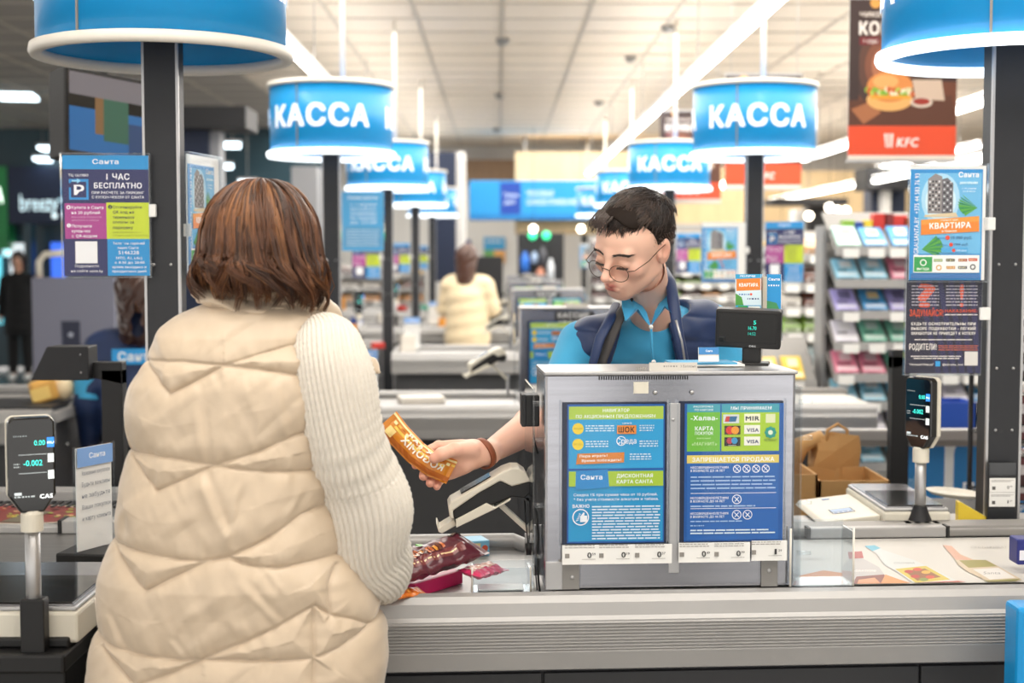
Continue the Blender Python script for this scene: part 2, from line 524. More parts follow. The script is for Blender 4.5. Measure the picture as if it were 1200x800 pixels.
pr.text('Товары', 590, 607, 231, 5, 'd9ecff'); pr.text('дня', 591, 603, 239, 5, 'd9ecff')
pr.text('ЧЕКОВАЯ', 617, 648, 230, 6.5, 'e9f6ff'); pr.text('САМООБСЛУЖИВАНИЯ', 617, 675, 240, 6.5, 'e9f6ff')
pr.build('board_print', 'print', bb, (0, -.003, 0))
wb_ = wallbox('wood_beam', 604, 258, 742, 274, 19.5, .5, 'tan_light', 'narrow pale wooden beam under the blue board', 'beam')
for x in (.12, 1.4): MB().box(x, .42, .18, x + .04, .46, CZ - wb_.location.z - .01).build('hanger', 'alu_dark', wb_)
o = wallbox('column', 503, 178, 534, 330, 18, .5, 'dark_blue', None, None); struct(o)
o = wallbox('column', 534, 178, 545, 330, 18.1, .4, 'wall_white', None, None); struct(o)
# kiosk wall, posters on the back wall
kd = thing('drinks_kiosk', 'dark kiosk with green lamps and blue goods below the pale beam', 'kiosk', P(607, 335, 18.8))
MB().box(0, .02, -P(607, 335, 18.8).z, .6, .5, 0).build('base_cabinet', 'charcoal', kd)
s_ = 18.8 / 1667
MB().box(0, 0, 0, 54 * s_, .5, 62 * s_).build('cabinet', 'charcoal', kd, bevel=.02)
for i, (a, b, c) in enumerate([(624, 276, '38e39a'), (640, 276, '38e39a')]):
    MB(None).ball(((a - 607) * s_, -.03, (335 - b) * s_), .055, 12, 8, c).build('lamp', 'led', kd)
for i, (a, b, w, h, c) in enumerate([(615, 307, 10, 24, '2e74d8'), (626, 302, 8, 14, '9fb6d6'), (636, 300, 9, 22, '4d4f57'), (633, 322, 10, 18, 'c98a70'), (645, 316, 8, 26, 'dfe6ee'), (617, 326, 8, 12, 'd8d2c8')]):
    MB().lathe([(.001, 0), (w * s_ / 2, .01), (w * s_ / 2, h * s_ * .7), (w * s_ * .25, h * s_ * .85), (w * s_ * .25, h * s_), (.001, h * s_)], 12, ((a - 607) * s_, -.08, (335 - b - h / 2) * s_), c).build('bottle', 'print', kd)
for nm, x0, y0, x1, y1, cs in [('parking', 528, 281, 552, 306, ('3a4684', 'b24a8c')), ('flat', 567, 278, 592, 308, ('3d9fd3', '6fae62'))]:
    t = thing('wall_poster', 'small %s poster on the white back wall' % ('blue and magenta' if nm == 'parking' else 'blue and green'), 'poster', P(x0, y1, 21.95))
    s_ = 21.95 / 1667
    MB().box(0, -.02, 0, (x1 - x0) * s_, 0, (y1 - y0) * s_).build('sheet', 'white', t)
    p = Print(x0, y1, s_); p.rect(x0, y0, x1, (y0 + y1) / 2, cs[0]); p.rect(x0, (y0 + y1) / 2, x1, y1, cs[1])
    p.rect(x0 + 12, (y0 + y1) / 2, x1, y1, 'c6d44a' if nm == 'parking' else 'f0b060'); p.words(x0 + 3, x1 - 3, y0 + 6, 2, 'ffffff', 3)
    p.build('print', 'print', t, (0, -.025, 0))
# right back part of the shop: bakery hall with warm walls
struct(MB().box(8.6, -3, 0, 8.8, 22, CZ).build('wall_right', 'wall_white'))
o = struct(MB().box(1.26, -2.4, 0, 1.64, -2.1, CZ).build('column', 'charcoal')); o['label'] = 'dark square pillar behind the camera, seen only as a reflection'  # added out of view to give the steel box a dark reflected band
wallbox('warm_wall_panel', 745, 196, 880, 262, 20.5, .3, 'tan_light', 'warm wooden band on the back wall left of the slim poster', 'wall panel')
wallbox('warm_wall_panel', 880, 200, 1120, 268, 21, .3, 'tan_light', 'warm wooden band on the back wall behind the ball lamps', 'wall panel')
wallbox('shop_fascia', 745, 262, 1060, 270, 20.3, .4, 'alu_plain', 'grey blue strip below the warm wooden band on the back wall', 'fascia')
for (a, b, c, d, Y, m) in [(1020, 205, 1062, 270, 15, 'dark_blue'), (947, 238, 978, 300, 17, 'charcoal'), (930, 245, 946, 330, 17.2, 'wall_white'), (1034, 200, 1045, 275, 14.8, 'wall_white')]:
    struct(wallbox('column', a, b, c, d + 60, Y, .35, m, None, None))
struct(wallbox('trim_1', 1015, 196, 1068, 222, 14.6, .5, 'charcoal', None, None))
o = wallbox('curtain_rail', 905, 232, 994, 240, 16.5, .5, 'charcoal', 'dark suspended beam above the ball lamps', 'beam')
for k, (px, py) in enumerate([(948, 253), (972, 243), (987, 265), (916, 266), (991, 247), (1017, 253), (1029, 237), (849, 217), (625, 268), (681, 268), (981, 246)]):
    b = P(px, py, 16 if k < 8 else 18.4)
    l = thing('ball_lamp', 'round white ball lamp %s' % (['left of the dark column', 'beside the dark beam', 'low beside the dark column', 'furthest left below the long lamp', 'right under the beam', 'left of the big dark column', 'in front of the big dark column', 'beside the orange banner', 'in front of the pale beam, left one', 'in front of the pale beam, right one', 'second from the right under the beam'][k]), 'lamp', b, 0, 'ball lamps hanging in the hall')
    MB().ball((0, 0, 0), .046, 14, 10).build('globe', 'bulb', l)
    MB().tube([(0, 0, .04), (0, 0, CZ - b.z - .01)], .003, 6).build('cord', 'charcoal', l)

# ---------------------------------------------------------------- linear lamps and their rods
def light_bar(X, y0, y1, label, z=2.63, w=.055):
    t = thing('linear_lamp', label, 'lamp', (X, y0, z), 0, 'linear lamps')
    MB().box(-w / 2, 0, 0, w / 2, y1 - y0, .028).build('diffuser', 'bar_light', t)
    MB().box(-w / 2 - .004, 0, .028, w / 2 + .004, y1 - y0, .06).build('housing', 'alu', t)
    MB().box(-w / 2 + .004, 0, .0601, w / 2 - .004, y1 - y0, .064).build('uplight_fill_strip', 'uplight_fill', t)  # glowing strip added on top of the lamp to brighten the ceiling
    y = .6
    while y < y1 - y0:
        MB().tube([(0, y, .06), (0, y, CZ - z - .012)], .004, 6).build('suspension_wire', 'alu_dark', t); y += 3.4
light_bar(1.22, -2.0, 19.6, 'long white linear lamp running over the right row of round signs')
light_bar(-1.13, -2.0, 20.0, 'long white linear lamp running over the left row of round signs')
light_bar(2.88, 5.5, 13.6, 'white linear lamp right of the burger banner, upper one', z=2.42)
light_bar(3.85, 7.0, 20.2, 'white linear lamp over the product racks, lower one', z=2.27)
light_bar(4.9, 14.6, 18.5, 'short far piece of white linear lamp above the racks')
light_bar(-3.4, -1.5, 6.5, 'white linear lamp over the left tills, near part')

# ---------------------------------------------------------------- till poles with round signs
LX, RX, SP, Y1 = -0.80, 1.22, 3.41, 3.43
def wrap_text(body, radius, h, z0, a0, col=None):
    mb = MB(); vs, fs, w = glyphs(body, .05)
    bm = bmesh.new()
    bv = [bm.verts.new((x * h, y * h, q_ * .0002)) for x, y, q_ in vs]
    for f in fs:
        try: bm.faces.new([bv[i] for i in f])
        except ValueError: pass
    bmesh.ops.triangulate(bm, faces=bm.faces[:])
    for _ in range(3):
        es = [e for e in bm.edges if e.calc_length() > .022]
        if not es: break
        bmesh.ops.subdivide_edges(bm, edges=es, cuts=1)
        bmesh.ops.triangulate(bm, faces=[f for f in bm.faces if len(f.verts) > 3])
    bm.verts.index_update()
    ww = w * h
    out = []
    for v in bm.verts:
        a = a0 + (v.co.x - ww / 2) / radius
        rr_ = radius + v.co.z; out.append((rr_ * math.sin(a), -rr_ * math.cos(a), z0 + v.co.y))
    ff = [tuple(v.index for v in f.verts) for f in bm.faces]
    bm.free(); mb.add(out, ff); return mb
def make_sign(kind, z0=.877):
    t = link_empty('till_sign', (0, 0, 0))
    zb, zt, Rr = 2.0, 2.32, .29
    MB().box(-.039, -.039, z0, .039, .039, zb + .27).build('pole', 'post_paint', t, bevel=.002)
    MB().box(.037, -.0405, z0, .043, -.03, zb + .2).box(-.043, -.0405, z0, -.037, -.03, zb + .2).build('pole_edge_strip', 'alu', t)
    MB().lathe([(Rr, zb), (Rr, zt), (Rr - .004, zt), (Rr - .004, zb)], 72, close=True).build('drum', 'sign_blue', t)
    MB().lathe([(.04, zb + .13), (Rr - .005, zb + .13), (Rr - .005, zb + .137), (.04, zb + .137)], 48, close=True, smooth=False).build('inner_disc', 'sign_under', t)
    MB().lathe([(Rr - .012, zb - .012), (Rr + .012, zb - .014), (Rr + .017, zb - .004), (Rr + .014, zb + .012), (Rr, zb + .016), (Rr - .008, zb + .006)], 72, close=True).build('lower_ring', 'ring_lit' if kind else 'sign_ring', t)
    MB().lathe([(Rr - .01, zt - .004), (Rr + .01, zt - .008), (Rr + .016, zt), (Rr + .01, zt + .014), (Rr - .01, zt + .014)], 72, close=True).build('upper_ring', 'sign_ring', t)
    MB().box(-.003, -Rr - .003, zb + .016, .003, -Rr + .002, zt).build('seam', 'alu_dark', t, rot=(0, 0, -.45))
    for a in (-.10, 2 * math.pi / 3 - .10, -2 * math.pi / 3 - .10):
        wrap_text('КАССА', Rr + .004, .094, zb + .118, a).build('lettering', 'letter_white', t)
    MB().tube([(.05, .05, zt - .1), (.05, .05, CZ)], .013, 8).build('hanging_rod', 'sign_ring', t)
    for z in (1.1, 1.25, 1.5):
        MB().ball((-.02, -.04, z), .004, 8, 6).build('bolt', 'alu', t); MB().ball((.02, -.04, z), .004, 8, 6).build('bolt', 'alu', t)
    return t
s0 = make_sign(0); s0.location = (LX, Y1, 0)
tag(s0, 'nearest blue round sign with unlit cream ring, on the dark pole behind the customer', 'sign', 'round till signs')
s1 = make_sign(1); s1.location = (RX, Y1 + .02, 0)
tag(s1, 'nearest blue round sign with lit white ring, on the dark pole at the right edge', 'sign', 'round till signs')
s2_ = make_sign(1, 0); sf_ = s2_
for side in (0, 1):
    for n in range(2, 6 + side):
        dup(s1 if side else s2_, ((LX, RX)[side], Y1 + SP * (n - 1), 0), None,
            '%s sign from the camera in the %s row, blue drum lettered КАССА on a pole' % (ORD[n - 1], ('left', 'right')[side]))

for ch in list(s2_.children): bpy.data.objects.remove(ch)
bpy.data.objects.remove(s2_)
# ---------------------------------------------------------------- A4 posters in clear holders clipped to the poles
def acryl_frame(t, w, h, d=.004, m='acrylic'):
    MB().box(-.004, -d, -.004, w + .004, 0, h + .004).build('clear_sleeve', m, t, bevel=.0015, seg=1)
    e = .0025
    MB().box(-.005, -d - .001, -.005, w + .005, .001, -.005 + e).box(-.005, -d - .001, h + .005 - e, w + .005, .001, h + .005) \
        .box(-.005, -d - .001, -.005, -.005 + e, .001, h + .005).box(w + .005 - e, -d - .001, -.005, w + .005, .001, h + .005).build('sleeve_edge', 'clear_plastic', t)
def parking_print():
    p = Print(305, 580, .198 / 378)
    W = 'f2f4fb'
    p.rect(305, 42, 683, 580, '252a5e'); p.rect(305, 42, 683, 104, '1d93d6')
    p.text('Санта', 437, 551, 80, 20, W, .03)
    p.text('ТЦ GLOBO', 330, 418, 136, 11, W)
    p.rect(332, 148, 418, 240, '2d8fd4'); p.rect(341, 160, 408, 230, '252a5e'); p.rect(328, 166, 343, 186, '252a5e')
    p.text('Р', 356, 396, 218, 42, W, .05); p.line(345, 156, 372, 156, 7, '8fd0f2'); p.poly([(368, 144), (384, 156), (368, 168)], '8fd0f2')
    p.text('1 ЧАС', 498, 598, 150, 26, W, .04); p.text('БЕСПЛАТНО', 443, 652, 188, 23, W, .04)
    p.text('ПРИ РАСЧЕТЕ ЗА ПАРКИНГ', 432, 662, 214, 11.5, W, .02); p.text('С КУПОН-ЧЕКОМ ОТ САНТА', 432, 662, 234, 11.5, W, .02)
    p.rect(312, 256, 495, 415, 'a83f8d'); p.rect(495, 252, 683, 415, 'c3d52f'); p.rect(497, 415, 683, 580, '1b8fd0')
    for y, q in ((274, '1'), (355, '2')):
        p.disc(329, y, 9, W); p.text(q, 326, 332, y + 5, 10, 'a83f8d')
    for y, s, x1 in ((281, 'Купите в Санта', 482), (304, 'на 20 рублей', 466), (364, 'Получите', 430), (386, 'купон-чек', 424), (408, 'с QR-кодом', 452)):
        p.text(s, 342, x1, y, 13, W, .02)
    p.text('без учета стоимости', 342, 474, 321, 8, 'd9a6cf', .0); p.text('алкоголя и табака', 342, 460, 335, 8, 'd9a6cf', .0)
    p.disc(512, 272, 9, '2b2f44'); p.text('3', 509, 515, 277, 9, 'c3d52f')
    for y, s, x1 in ((279, 'Отсканируйте', 652), (301, 'QR код на', 616), (324, 'терминале', 618), (346, 'оплаты за', 616), (370, 'парковку', 612)):
        p.text(s, 523, x1, y, 13, '2b3050', .01)
    p.text('действительно на 2ч', 523, 650, 388, 7, '8c9930', 0); p.text('стоянки одной парковки', 523, 676, 402, 7, '8c9930', 0)
    p.rect(356, 426, 453, 524, 'eef0f4')
    p.text('Подробности', 354, 458, 542, 12, W, .01); p.text('на сайте santa.by', 336, 476, 564, 12, W, .01)
    for y, s, a, b, h in ((440, 'Телефон горячей', 522, 662, 11), (460, 'линии Санта:', 542, 636, 11), (484, '5146228', 546, 636, 16), (506, 'МТС, А1, Life:)', 536, 650, 11), (526, 'с 8:30 до 20:00', 530, 660, 11), (546, 'кроме выходных и', 518, 668, 11), (565, 'праздничных дней', 518, 668, 11)):
        p.text(s, a, b, y, h, W, .02)
    return p
def flat_print():
    p = Print(662, 600, .170 / 328)
    W = 'ffffff'
    p.rect(662, 95, 990, 600, '2a8fd2'); p.rect(700, 112, 985, 480, '6db9e6')
    p.disc(800, 230, 88, 'a9d8f2', ry=118); p.disc(800, 240, 70, 'cfe9f6', ry=90)
    # tower blocks
    p.poly([(742, 140), (775, 114), (806, 128), (806, 296), (742, 296)], '8f8a8a'); p.poly([(806, 140), (830, 134), (856, 158), (856, 294), (806, 296)], '6b6a70')
    for i in range(9):
        for j in range(4): p.rect(747 + j * 14, 146 + i * 16, 755 + j * 14, 155 + i * 16, '2f333c' if (i + j) % 3 else 'd8dade')
        for j in range(3): p.rect(812 + j * 15, 150 + i * 16, 820 + j * 15, 158 + i * 16, '23262e' if (i + j) % 2 else 'c9ccd2')
    p.poly([(730, 302), (870, 292), (880, 312), (725, 312)], 'd9c8a4')
    for (x, y, s) in [(945, 250, -1), (740, 440, 1)]:
        for k in range(9):
            a = (2.2 + .22 * k) if s < 0 else (-.9 + .22 * k)
            x2, y2 = x + 62 * math.cos(a) * 1.1 * (1 if s > 0 else 1), y + 55 * math.sin(a)
            p.poly([(x + 22 * -s, y + 20), (x2, y2), (x2 + 8, y2 + 12)], '2f8f4e' if k % 2 else '58a83f')
    p.text('Санта', 880, 970, 131, 22, W, .04)
    p.rect(884, 150, 968, 163, '8fd0f0'); p.text('ДАРИТ КЛУБНИКУ', 886, 966, 161, 8, W, .02); p.text('с 14 апреля', 896, 960, 186, 8, 'e2f4ff', .02); p.text('по 8 июля', 900, 955, 199, 8, 'e2f4ff', .02)
    p.shear = 0
    p.text('IGRAI.SANTA.BY  +375 44 583 76 93', 702, 702 + 372, 486, 21, W, .01, rot=-math.pi / 2)
    p.poly([(712, 325), (975, 308), (977, 378), (712, 394)], 'e8862c'); p.poly([(712, 325), (975, 308), (976, 332), (712, 348)], 'f19a3c')
    p.text('КВАРТИРА', 752, 938, 366, 25, W, .05, rot=-.03); p.text('в Минске', 808, 875, 381, 9, W, .02, rot=-.03); p.text('главный приз', 800, 880, 330, 7, W, .01, rot=-.03)
    p.text('в подарок', 762, 820, 411, 7, '2a6bb0', 0); p.disc(834, 406, 10, 'e2452c'); p.text('10 000 руб.', 850, 946, 412, 13, '1c3d77', .01)
    p.text('еще призы', 784, 836, 443, 7, '2a6bb0', 0); p.disc(850, 438, 9, 'e2452c'); p.text('1000 руб', 864, 926, 441, 10, '1c3d77', .01)
    p.rect(806, 452, 926, 474, '4fa9e0'); p.disc(862, 464, 8, 'e2452c'); p.text('100 руб', 874, 920, 469, 9, 'e2f4ff', .01)
    p.rect(680, 486, 980, 566, 'f0f4f2'); p.rect(683, 494, 766, 562, '2fa052'); p.ring(725, 520, 15, 4, W); p.text('ВЫГОДА', 697, 752, 554, 10, W, .03)
    for (x, y, c) in [(792, 509, '7fa57a'), (848, 508, '333333'), (904, 508, 'a03828'), (950, 506, 'c83838'), (796, 543, 'd8a24a'), (850, 542, 'c78a50'), (904, 542, '555a66'), (950, 540, '2a2d34')]:
        if c in ('d8a24a', '2a2d34'): p.ring(x, y, 13, 5, c)
        else: p.rect(x - 20, y - 6, x + 20, y + 7, c); p.words(x - 16, x + 16, y + 3, 5, 'f2e8b0', int(x))
    p.rect(670, 572, 984, 592, '3f76b4')
    return p
def warn_print():
    # the dark warning sheet; in picture pixels
    p = Print(1059, 440, .052 / 24.5 * .99)
    W = 'f0ece8'; Rd = 'd9542f'
    p.rect(1059, 310, 1145, 440, '23233a')
    for i in range(6): p.poly([(1064 + i * 13, 310), (1070 + i * 13, 310), (1100 + i * 9, 440), (1094 + i * 9, 440)], '2b2b55')
    p.text('?', 1074, 1090, 364, 26, Rd, .045); p.text('!', 1120, 1124, 364, 26, Rd, .02)
    for i in range(7):
        p.words(1065, 1096, 341 + i * 3.6, 1.1, 'b9b6c4', i); p.words(1104, 1140, 341 + i * 3.6, 1.1, 'b9b6c4', i + 9)
    p.text('ЗАДУМАЙСЯ!', 1063, 1101, 374.5, 7, Rd, .04); p.text('НАКАЗАНИЕ:', 1103, 1140, 370.5, 3.4, Rd, .03); p.words(1103, 1140, 373.5, 1, W, 4)
    p.text('БУДЬТЕ ОСМОТРИТЕЛЬНЫ ПРИ', 1065, 1138, 385, 3, W, .05); p.text('ВЫБОРЕ ПОДРАБОТКИ - ЛЕГКИЙ', 1065, 1138, 390.4, 3, W, .05); p.text('ЗАРАБОТОК НЕ ПРИВЕДЕТ К УСПЕХУ', 1065, 1138, 395.8, 3, W, .05)
    p.words(1069, 1134, 402, 1, W, 5)
    p.text('РОДИТЕЛИ!', 1063, 1094, 413, 6.6, W, .04)
    for i in range(3): p.words(1096, 1141, 409 + i * 2.3, .9, 'c96a52', i)
    p.words(1065, 1122, 421, 1, W, 7); p.words(1068, 1120, 423.5, 1, W, 8)
    p.text('"Милиция Минска"', 1063, 1091, 431, 2.4, W, .02); p.rect(1093, 426, 1098.5, 432, '2f9fe0'); p.text('@mkrokha_mvd', 1101, 1124, 431, 2.4, W, .02)
    p.rect(1126, 415, 1141, 431, 'dad8d4')
    return p
def notice_print():
    p = Print(0, 100, .0028)
    p.rect(0, 0, 70, 100, '4aa6dc'); p.rect(3, 60, 67, 94, '5f9fce')
    p.text('Режим работы', 10, 60, 13, 6, 'eaf6ff', .02)
    for i, s in enumerate(['с 1 апреля', 'касса работает', 'ежедневно', 'без перерыва', 'до 23:00']): p.text(s, 14, 58, 24 + i * 7.5, 4.6, 'eaf6ff', .02)
    for i in range(6): p.words(8, 62, 66 + i * 5, 1.5, 'bfe0f2', i)
    return p
PRT = {}
def poster(kind, loc, rotz, label, w, h, clip=None, group=None):
    fn = {'parking': parking_print, 'flat': flat_print, 'warn': warn_print, 'notice': notice_print}[kind]
    t = thing('pole_poster', label, 'poster', loc, rotz, group)
    if kind not in PRT:
        PRT[kind] = fn().build('print', 'print_gloss'); o = PRT[kind]
    else: o = PRT[kind].copy(); C.objects.link(o)
    o.parent = t; o.location = (0, -.0045, 0)
    MB().box(0, -.003, 0, w, .0, h).build('sheet', 'white', t)
    acryl_frame(t, w, h, .012)
    if clip is not None:
        x0, x1, z = clip
        MB().box(x0, -.012, z - .012, x1, .008, z + .018).build('clip', 'white', t, bevel=.002)
    return t
G = 'A4 posters in clear holders on the till poles'
a = P(76, 323, 3.36)
poster('parking', a, R(4), 'parking poster in purple, magenta and yellow squares on the near left pole', .198, .282, (.198, .214, .15), G)
poster('flat', (LX + .052, 3.42, P(0, 320, 3.42).z), R(80), 'poster seen almost edge on, right side of the near left pole', .205, .285, (-.0, .0, .1), G)
a = P(1064.5, 328, 3.38)
poster('flat', a, R(-2), 'big blue poster with tower block and orange banner on the near right pole', .171 + .007, .27, (.175, .2, .13), G)
a = P(1060, 437, 3.40)
poster('warn', a, R(-1), 'dark warning poster with orange question mark under the blue one, right pole', .1745, .27, (.174, .2, .14), G)
for n in range(2, 6):
    y = Y1 + SP * (n - 1) - .06
    w_ = ORD[n - 1]
    if n > 2: poster('parking', (LX - .25, y, 1.36), 0, 'parking poster left of the %s pole in the left row' % w_, .198, .282, (.19, .22, .15), G)
    if n == 2:
        t = poster('notice', (LX + .055, y, 1.545), 0, 'light blue notice right of the second pole in the left row', .196, .28, None, G)
    poster('flat', (RX - .255, y, 1.405 - .005 * n), 0, 'blue tower block poster left of the %s pole in the right row' % w_, .208, .285, (.2, .225, .15), G)
    poster('parking', (RX + .05, y, 1.4), R(-38), 'narrow looking poster right of the %s pole in the right row' % w_, .198, .282, None, G)
# ================================================================ TILL COUNTERS
CO = Vector((0.33, 2.68, 0)); CR = R(3.2)          # near right counter: origin under its front edge, turned a little
CM = Matrix.Translation(CO) @ Matrix.Rotation(CR, 4, 'Z')
def L(x, y, z): return CM @ Vector((x, y, z))
def toL(v): return CM.inverted() @ Vector(v)
TOP = .88
def counter_parts(t, xl, xr, basin, y_back=.80, base_r=None, ribs=9, joint=True):
    base_r = xr - .1 if base_r is None else base_r
    bm = MB().box(xl + .04, .07, .10, xr - .04, .78, TOP - .05) if xr < .3 else MB().box(xl + .04, .07, .10, -.22, .50, TOP - .05).box(.32, .07, .10, base_r, y_back - .06, TOP - .05).box(-.22, .07, .10, .32, .26, TOP - .05)
    bm.build('cabinet', 'panel_dark', t, bevel=.004)
    MB().box(xl + .06, .10, 0, base_r - .02, .24, .10).build('plinth', 'black', t)
    x = xl + .06
    while x < base_r - .12:
        MB().box(x, .058, .14, min(x + .745, base_r - .05), .07, TOP - .17).build('front_panel', 'panel_dark', t, bevel=.002); x += .75
    # extruded front rail: smooth nose, fluted band, lower band
    prof = [(.05, TOP - .012), (.02, TOP), (.004, TOP - .004), (-.006, TOP - .016), (-.012, TOP - .04), (-.018, TOP - .047)]
    z = TOP - .05
    for i in range(ribs):
        prof += [(-.018, z), (-.0215, z - .0022), (-.018, z - .0055)]; z -= .0062
    prof += [(-.019, z - .002), (-.013, TOP - .142), (-.003, TOP - .146), (.06, TOP - .146)]
    mb = MB(); n = len(prof)
    vs = [(xl, y, zz) for y, zz in prof] + [(xr, y, zz) for y, zz in prof]
    mb.add(vs, [(i, i + 1, n + i + 1, n + i) for i in range(n - 1)] + [tuple(range(n)), tuple(range(2 * n - 1, n - 1, -1))])
    mb.build('front_rail', 'alu_plain', t)
    # basin on the left with a rolled back edge
    a, b = xl, -.22
    if xr < .3: b = xr - .02
    MB().box(a + .02, .03, TOP - .06, b + .02, .50, TOP - .02).build('basin_floor', 'alu_plain', t)
    MB().tube([(a + .02, .06, TOP - .0), (a + .02, .46, TOP + .0), (a + .07, .51, TOP), (b - .05, .51, TOP), (b - .012, .47, TOP - .01), (b - .01, .34, TOP - .03)], .017, 10).build('basin_edge', 'alu_plain', t)
    MB().box(a + .02, .50, TOP - .06, b - .03, .512, TOP).build('basin_wall', 'alu_dark', t)
    if xr < .3: return
    MB().box(b + .0, .03, TOP - .05, .32, .28, TOP - .002).build('deck', 'steel_top', t)
    MB().box(.32, .02, TOP - .05, xr, y_back, TOP - .004).build('deck', 'alu_plain', t, bevel=.003)
def right_counter():
    t = link_empty('till_counter', CO, CR)
    counter_parts(t, -1.05, 1.30, True)
    # bars behind the picture mat
    MB().box(.26, .50, TOP - .004, 1.30, .585, TOP + .022).build('back_rail', 'alu_dark', t, bevel=.006)
    MB().box(.26, .488, TOP - .004, 1.30, .50, TOP + .006).build('rubber_seal', 'black', t)
    MB().box(.40, .475, TOP + .002, .715, .502, TOP + .026).build('rail_cover', 'alu_plain', t, bevel=.003)
    MB().box(.394, .472, TOP + .0, .40, .504, TOP + .028).build('end_cap', 'black', t); MB().box(.715, .472, TOP, .721, .504, TOP + .028).build('end_cap', 'black', t)
    MB().box(.721, .478, TOP + .002, 1.30, .502, TOP + .018).build('rail_cover', 'alu_dark', t, bevel=.003)
    return t
rc = right_counter()
tag(rc, 'nearest right till counter with silver fluted front rail and bottle pictures on top', 'counter', 'till counters')

# picture mat with the bottles (drawn from the photograph's outline, flat on the counter)
def mat_fn(x4, y4, z):          # 4x crop of the region from (900, 540)
    v = toL(Q(900 + x4 / 4, 540 + y4 / 4, TOP)); return (max(v.x, .242), min(max(v.y, .037), .474), z)
class MatPrint(Print):
    def pt(p, x, y): return mat_fn(x, y, TOP + .0016 + .00025 * p.layer)
mp_ = MatPrint(0, 0, 1)
y_f, y_b = .035, .475
vs_ = [toL(Q(900 + x / 4, 540 + y / 4, TOP)) for x, y in [(100, 500)]]
mp_.add([(.24, y_f, TOP + .0006), (1.28, y_f, TOP + .0006), (1.28, y_b, TOP + .0006), (.24, y_b, TOP + .0006)], [(0, 1, 2, 3)], 'cfccc6')
mp_.poly([(120, 600), (150, 540), (260, 515), (360, 530), (420, 600)], 'd98a55'); mp_.poly([(120, 602), (130, 565), (210, 575), (300, 602)], 'b5502c')
mp_.poly([(345, 500), (380, 465), (375, 430), (440, 428), (448, 462), (520, 500), (545, 535), (560, 600), (380, 602)], 'b9b6b6')
mp_.poly([(374, 430), (440, 426), (448, 458), (380, 462)], 'a8383a'); mp_.poly([(415, 545), (545, 535), (580, 590), (425, 602)], '7b3a2e')
mp_.poly([(425, 560), (500, 550), (540, 585), (440, 596)], 'c98a62'); mp_.poly([(550, 535), (620, 560), (700, 595), (560, 600)], 'cf8a4e')
mp_.text('BAGRATIONI', 386, 505, 522, 9, 'e9e5e0', .02)
mp_.text('ALAZANI', 145, 262, 466, 16, 'c9c7c6', 0)
mp_.poly([(452, 402), (500, 398), (540, 420), (600, 440), (690, 470), (880, 562), (890, 585), (700, 588), (600, 520), (545, 490), (510, 440)], 'cfd3d2')
mp_.poly([(452, 402), (500, 398), (528, 412), (490, 426)], '5fb2cc')
mp_.poly([(595, 510), (740, 495), (855, 560), (700, 580)], 'c9b64a'); mp_.poly([(640, 520), (735, 508), (810, 548), (700, 565)], '8f5a2c')
for i, (x, y, c) in enumerate([(660, 522, 'b3352c'), (700, 512, 'c84a30'), (740, 525, 'd8a53a'), (690, 545, 'b3352c'), (760, 548, 'c84a30'), (730, 560, '7d8f3a')]): mp_.disc(x, y, 22, c, 10, 8)
mp_.text('COLOMBINA', 590, 688, 486, 8, '8d8f90', .01)
mp_.poly([(700, 590), (890, 566), (960, 590), (820, 595)], 'b54f3a')
mp_.poly([(818, 398), (860, 402), (900, 440), (960, 465), (1030, 470), (1190, 560), (1180, 578), (1050, 580), (930, 520), (890, 490), (870, 455)], 'c9b9a0')
mp_.poly([(818, 398), (860, 402), (905, 445), (960, 468), (880, 468)], 'd2a58e'); mp_.poly([(895, 470), (1020, 468), (1075, 498), (940, 505)], '9a9250'); mp_.poly([(1010, 565), (1185, 556), (1180, 578), (1050, 580)], '8f8a4c')
mp_.poly([(960, 512), (1080, 505), (1160, 552), (1040, 560)], 'dcd8d2'); mp_.text('Santa', 1010, 1090, 535, 12, '8a8a8a', .0); mp_.text('СЕРТИФИКАТ', 950, 1120, 412, 8, 'b5b2ae', 0)
mat_o = mp_.build('picture_mat', 'print', rc)

